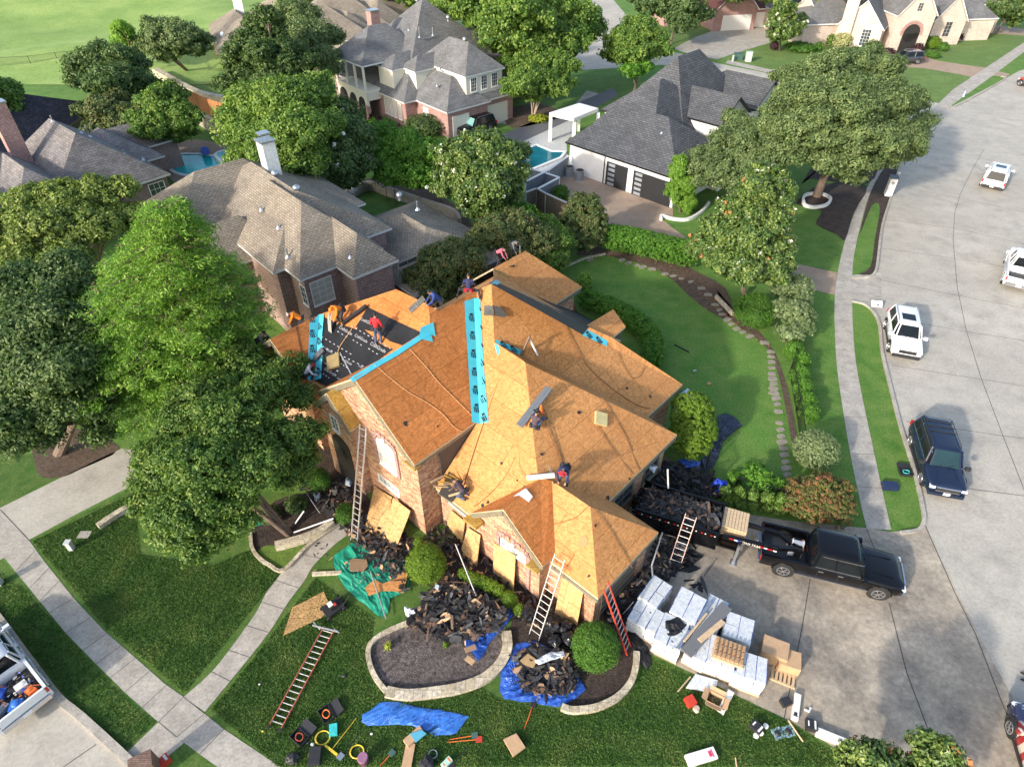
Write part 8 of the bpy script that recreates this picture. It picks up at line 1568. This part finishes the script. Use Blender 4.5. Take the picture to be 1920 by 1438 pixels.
tool((842, 1386), (884, 1379), 'upper of the two orange handled shovels below the blue tarp', 'blade', UTG); tool((838, 1391), (892, 1386), 'lower of the two orange handled shovels below the blue tarp', 'blade', RED); tool((712, 1436), (730, 1416), 'orange handled shovel beside the cooler', 'blade', UTG); tool((983, 1366), (1003, 1312), 'orange handled shovel lying below the second debris heap', 'blade', METAL); tool((990, 1350), (998, 1325), 'short dark tool beside the orange handled shovel', 'blade', PLAST, mat=RED)
boxt(777, 1384, (.75, .32, .25), .75, CARD, 'open_carton', 'open carton lined with blue at the corner of the blue tarp', 'box'); board([(768, 1375), (790, 1368), (800, 1375), (780, 1392)], .26, simple('blue carton lining', (.1, .38, .5), .5), 'carton_lining', 'blue lining sheet on the open carton', 'sheet'); boxt(766, 1420, (.35, .9, .12), -.08, CARD, 'cardboard_sheet', 'flattened cardboard strip below the blue lined carton', 'cardboard')
boxt(838, 1432, (.4, .22, .2), .8, simple('mint carton', (.45, .7, .55), .6), 'small_carton', 'small mint coloured carton at the bottom edge', 'box', band=ORANGE); coil(812, 1414, .16, 'coil of grey wire near the bottom edge', METAL, 3); bag(800, 1436, .3, .35, 'dark jacket bundle at the bottom edge', DKCL, 'cloth_bundle', 'clothing', 6); tool((878, 1398), (850, 1432), 'black leaf blower tube lying near the bottom edge', 'blade', PLAST, mat=PLAST, name='leaf_blower', cat='leaf blower')
# lawn mower
t = thing('lawn_mower', 'black engine powered lawn machine with white and red engine cover by the pale board', 'lawn mower', tuple(U(627, 1143)), ang((612, 1150), (645, 1128)))
m = MB(); m.prism([(-.45, -.22), (-.3, -.3), (.35, -.3), (.45, -.2), (.45, .2), (.35, .3), (-.3, .3), (-.45, .22)], .12, .28); m.build('deck', PLAST, t); m = MB(); m.box((0, 0, .38), (.34, .32, .22)); m.tube([(0, 0, .48), (0, 0, .54)], .12, 14); m.build('engine', PLAST, t); m = MB(); m.box((-.1, .02, .53), (.2, .24, .06)); m.build('engine_cover', WHITE, t); m = MB(); m.box((.06, -.12, .53), (.1, .12, .05)); m.build('fuel_cap', RED, t)
for x in (-.38, .36):
    for y in (-.33, .33): m = MB(); m.cyl((x, y, .12), .12, .06, 14, 0, 'Y'); m.build('wheel', RUBBER, t)
m = MB(); m.tube([(.35, -.2, .25), (.75, -.2, .6), (.75, .2, .6), (.35, .2, .25)], .018, 6); m.build('handle', PLAST, t)
# small litter in the lawn
for i, (x, y, r, mt, lb) in enumerate(((646, 1268, .1, PLAST, 'small black sprinkler lid in the front lawn'), (487, 1283, .05, WHITE, 'tiny white scrap in the lawn left of the long ladder'), (697, 1376, .06, WHITE, 'white paper cup below the blue tarp'), (493, 1371, .05, YELLOW, 'yellow tape measure at the foot of the long ladder'), (1302, 697, .12, METAL, 'pale square plate in the back lawn'), (1329, 721, .14, CARD, 'brown lump in the back lawn'), (586, 1396, .08, LAMPW, 'small pale cordless tool by the hose coil'), (577, 1393, .05, F_LIG, 'small green tape by the dark case'))):
    m = MB(); m.sphere((0, 0, r * .6), (r, r * .8, r * .7), 10, 6, 0, .3, i); o = m.build('small_item', mt if mt is not F_LIG else UTG); o.location = U(x, y); tag(o, lb, 'small item')
# tools filling the white pickup bed, lower left
def inbed(x, y, z): return bl_.matrix_basis @ Vector((x, y, z))
for i, (x, y, d, mt, lb, nm_) in enumerate(((-1.3, .3, (.5, .35, .3), BLUEP, 'blue tool box nearest the cab in the white pickup bed', 'tool_box'), (-1.7, -.35, (.4, .3, .28), WHITE, 'white carton in the white pickup bed', 'carton'), (-2.3, .1, (.45, .4, .25), TARPL, 'blue bag in the middle of the white pickup bed', 'bag'), (-2.2, -.5, (.3, .3, .3), ORANGE, 'orange bucket by the tailgate of the white pickup', 'bucket'), (-1.5, -.05, (.5, .3, .2), PLAST, 'black case in the white pickup bed', 'tool_case'), (-2.0, .5, (.5, .25, .2), simple('crumpled grey', (.3, .3, .3), .8), 'grey cloth pile at the bed side of the white pickup', 'cloth_pile'))):
    m = MB(); m.box((0, 0, d[2] / 2), d); m.sphere((d[0] * .1, 0, d[2]), (d[0] * .35, d[1] * .4, .06), 10, 6); o = m.build(nm_, mt); o.matrix_world = Matrix.Translation(inbed(x, y, .74)) @ Matrix.Rotation(i * .9, 4, 'Z'); tag(o, lb, 'tools')
bedstuff = lambda: inbed(random.uniform(-2.45, -.95), random.uniform(-.75, .75), random.uniform(.78, .98))
scraps('bed_clutter', 'mixed small tools and rags littering the white pickup bed', bedstuff, 110, .12, [PLAST, BLUEP, WHITE, WOODL, ORANGE], seed=50, dark=.5)
# flagstone pad and red cooler at the bottom left corner
t = thing('stone_mailbox', 'reddish stacked stone mailbox top at the bottom left by the walk', 'mailbox', tuple(U(285, 1452))); m = MB(); m.box((0, 0, .6), (.75, .6, 1.2), .5); m.build('pillar', brick('stacked red stone', (.32, .2, .15), (.22, .13, .1), (.12, .09, .07), .3, .06, .01), t)
boxt(308, 1432, (.5, .3, .32), .9, RED, 'red_cooler', 'red and white cooler behind the stone mailbox', 'cooler', band=WHITE)

# ---- grass blades standing in the near turf
def blades(name, label, polys, n, z=.02, L=.085, W=.03, mat=None):
    pts = []
    for px, w in polys:
        P = np.array([tuple(U(x, y)[:2]) for x, y in px]); lo, hi = P.min(0), P.max(0); q = rng.uniform(lo, hi, (int(n * w * 3), 2)); ins = np.zeros(len(q), bool); j = len(P) - 1
        for i in range(len(P)):
            c = ((P[i, 1] > q[:, 1]) != (P[j, 1] > q[:, 1])) & (q[:, 0] < (P[j, 0] - P[i, 0]) * (q[:, 1] - P[i, 1]) / (P[j, 1] - P[i, 1] + 1e-12) + P[i, 0]); ins ^= c; j = i
        pts.append(q[ins][:int(n * w)])
    q = np.concatenate(pts); N = len(q); c = np.column_stack([q, np.full(N, z) + rng.uniform(0, .03, N)]); nn = rng.normal(size=(N, 3)) + np.array([0, 0, .35]); pat = np.array([mnoise.noise(Vector((a * .9, b * .9, 2))) for a, b in q])
    o = leafmesh(name, mat, c, nn, L * rng.uniform(.6, 1.5, N), W * rng.uniform(.7, 1.4, N), .45 + pat * .6 + rng.uniform(-.35, .35, N), (0, 0, 0)); return tag(o, label, 'grass', kind='stuff')
F_GRS = foliage('turf blades', (.04, .1, .016), (.08, .165, .028), (.19, .24, .06), .2, .7)
blades('grass', 'short uneven turf blades on the front lawns', [([(60, 1015), (250, 925), (262, 1040), (400, 1060), (470, 1030), (525, 1075), (430, 1195), (345, 1300), (200, 1180)], .9), ([(395, 1330), (470, 1240), (590, 1085), (700, 1160), (690, 1260), (760, 1305), (900, 1290), (940, 1315), (1060, 1335), (1190, 1290), (1210, 1230), (1300, 1268), (1475, 1352), (1600, 1438), (520, 1438)], 1.6), ([(-20, 1060), (50, 1110), (235, 1310), (290, 1355), (232, 1410), (150, 1335), (0, 1150)], .35)], 45000, mat=F_GRS)

GRP = {'ladder': 'ladders set up round the house', 'person': 'roofers and helpers at work', 'pickup_truck': 'pickup trucks', 'neighbour_house': 'neighbouring houses', 'shade_tree': 'garden shade trees', 'oak_tree': 'oak trees', 'live_oak': 'live oak trees', 'magnolia_tree': 'magnolia trees', 'crepe_myrtle': 'crepe myrtles', 'round_shrub': 'clipped garden shrubs', 'hedge': 'clipped hedges', 'strand_board': 'strand boards at the house front', 'blue_tarp': 'blue tarpaulins', 'dark_tarp': 'dark tarpaulins', 'green_tarp': 'green tarpaulins', 'black_sheet': 'torn black felt sheets', 'plastic_sheet': 'pale plastic sheets', 'plank': 'planks in the debris', 'metal_pole': 'poles lying about', 'fence': 'garden fences', 'rope': 'ropes on the roof', 'hose': 'hoses on the roof', 'air_hose': 'tan air hoses on the roof', 'long_box': 'long white boxes', 'cardboard_box': 'cardboard boxes', 'tin': 'white tins in the grass', 'vent_flashing': 'pale blue vent flashings', 'shovel': 'orange handled shovels', 'hose_coil': 'hose coils in the lawn', 'tool_case': 'tool cases', 'stone_edging': 'stone edgings of the beds', 'retaining_wall': 'retaining walls', 'swimming_pool': 'swimming pools', 'young_shrub': 'young shrubs behind the railing', 'traffic_cone': 'orange traffic cones', 'privet_shrub': 'dark shrubs behind the house', 'variegated_shrub': 'variegated shrubs by the sidewalk', 'black_carton': 'black cartons', 'utility_pedestal': 'utility pedestals', 'small_item': 'small litter in the lawns'}
for o in scene.objects:
    k = o.name.split('.')[0]
    if o.parent is None and 'label' in o and 'group' not in o and 'kind' not in o and k in GRP: o['group'] = GRP[k]
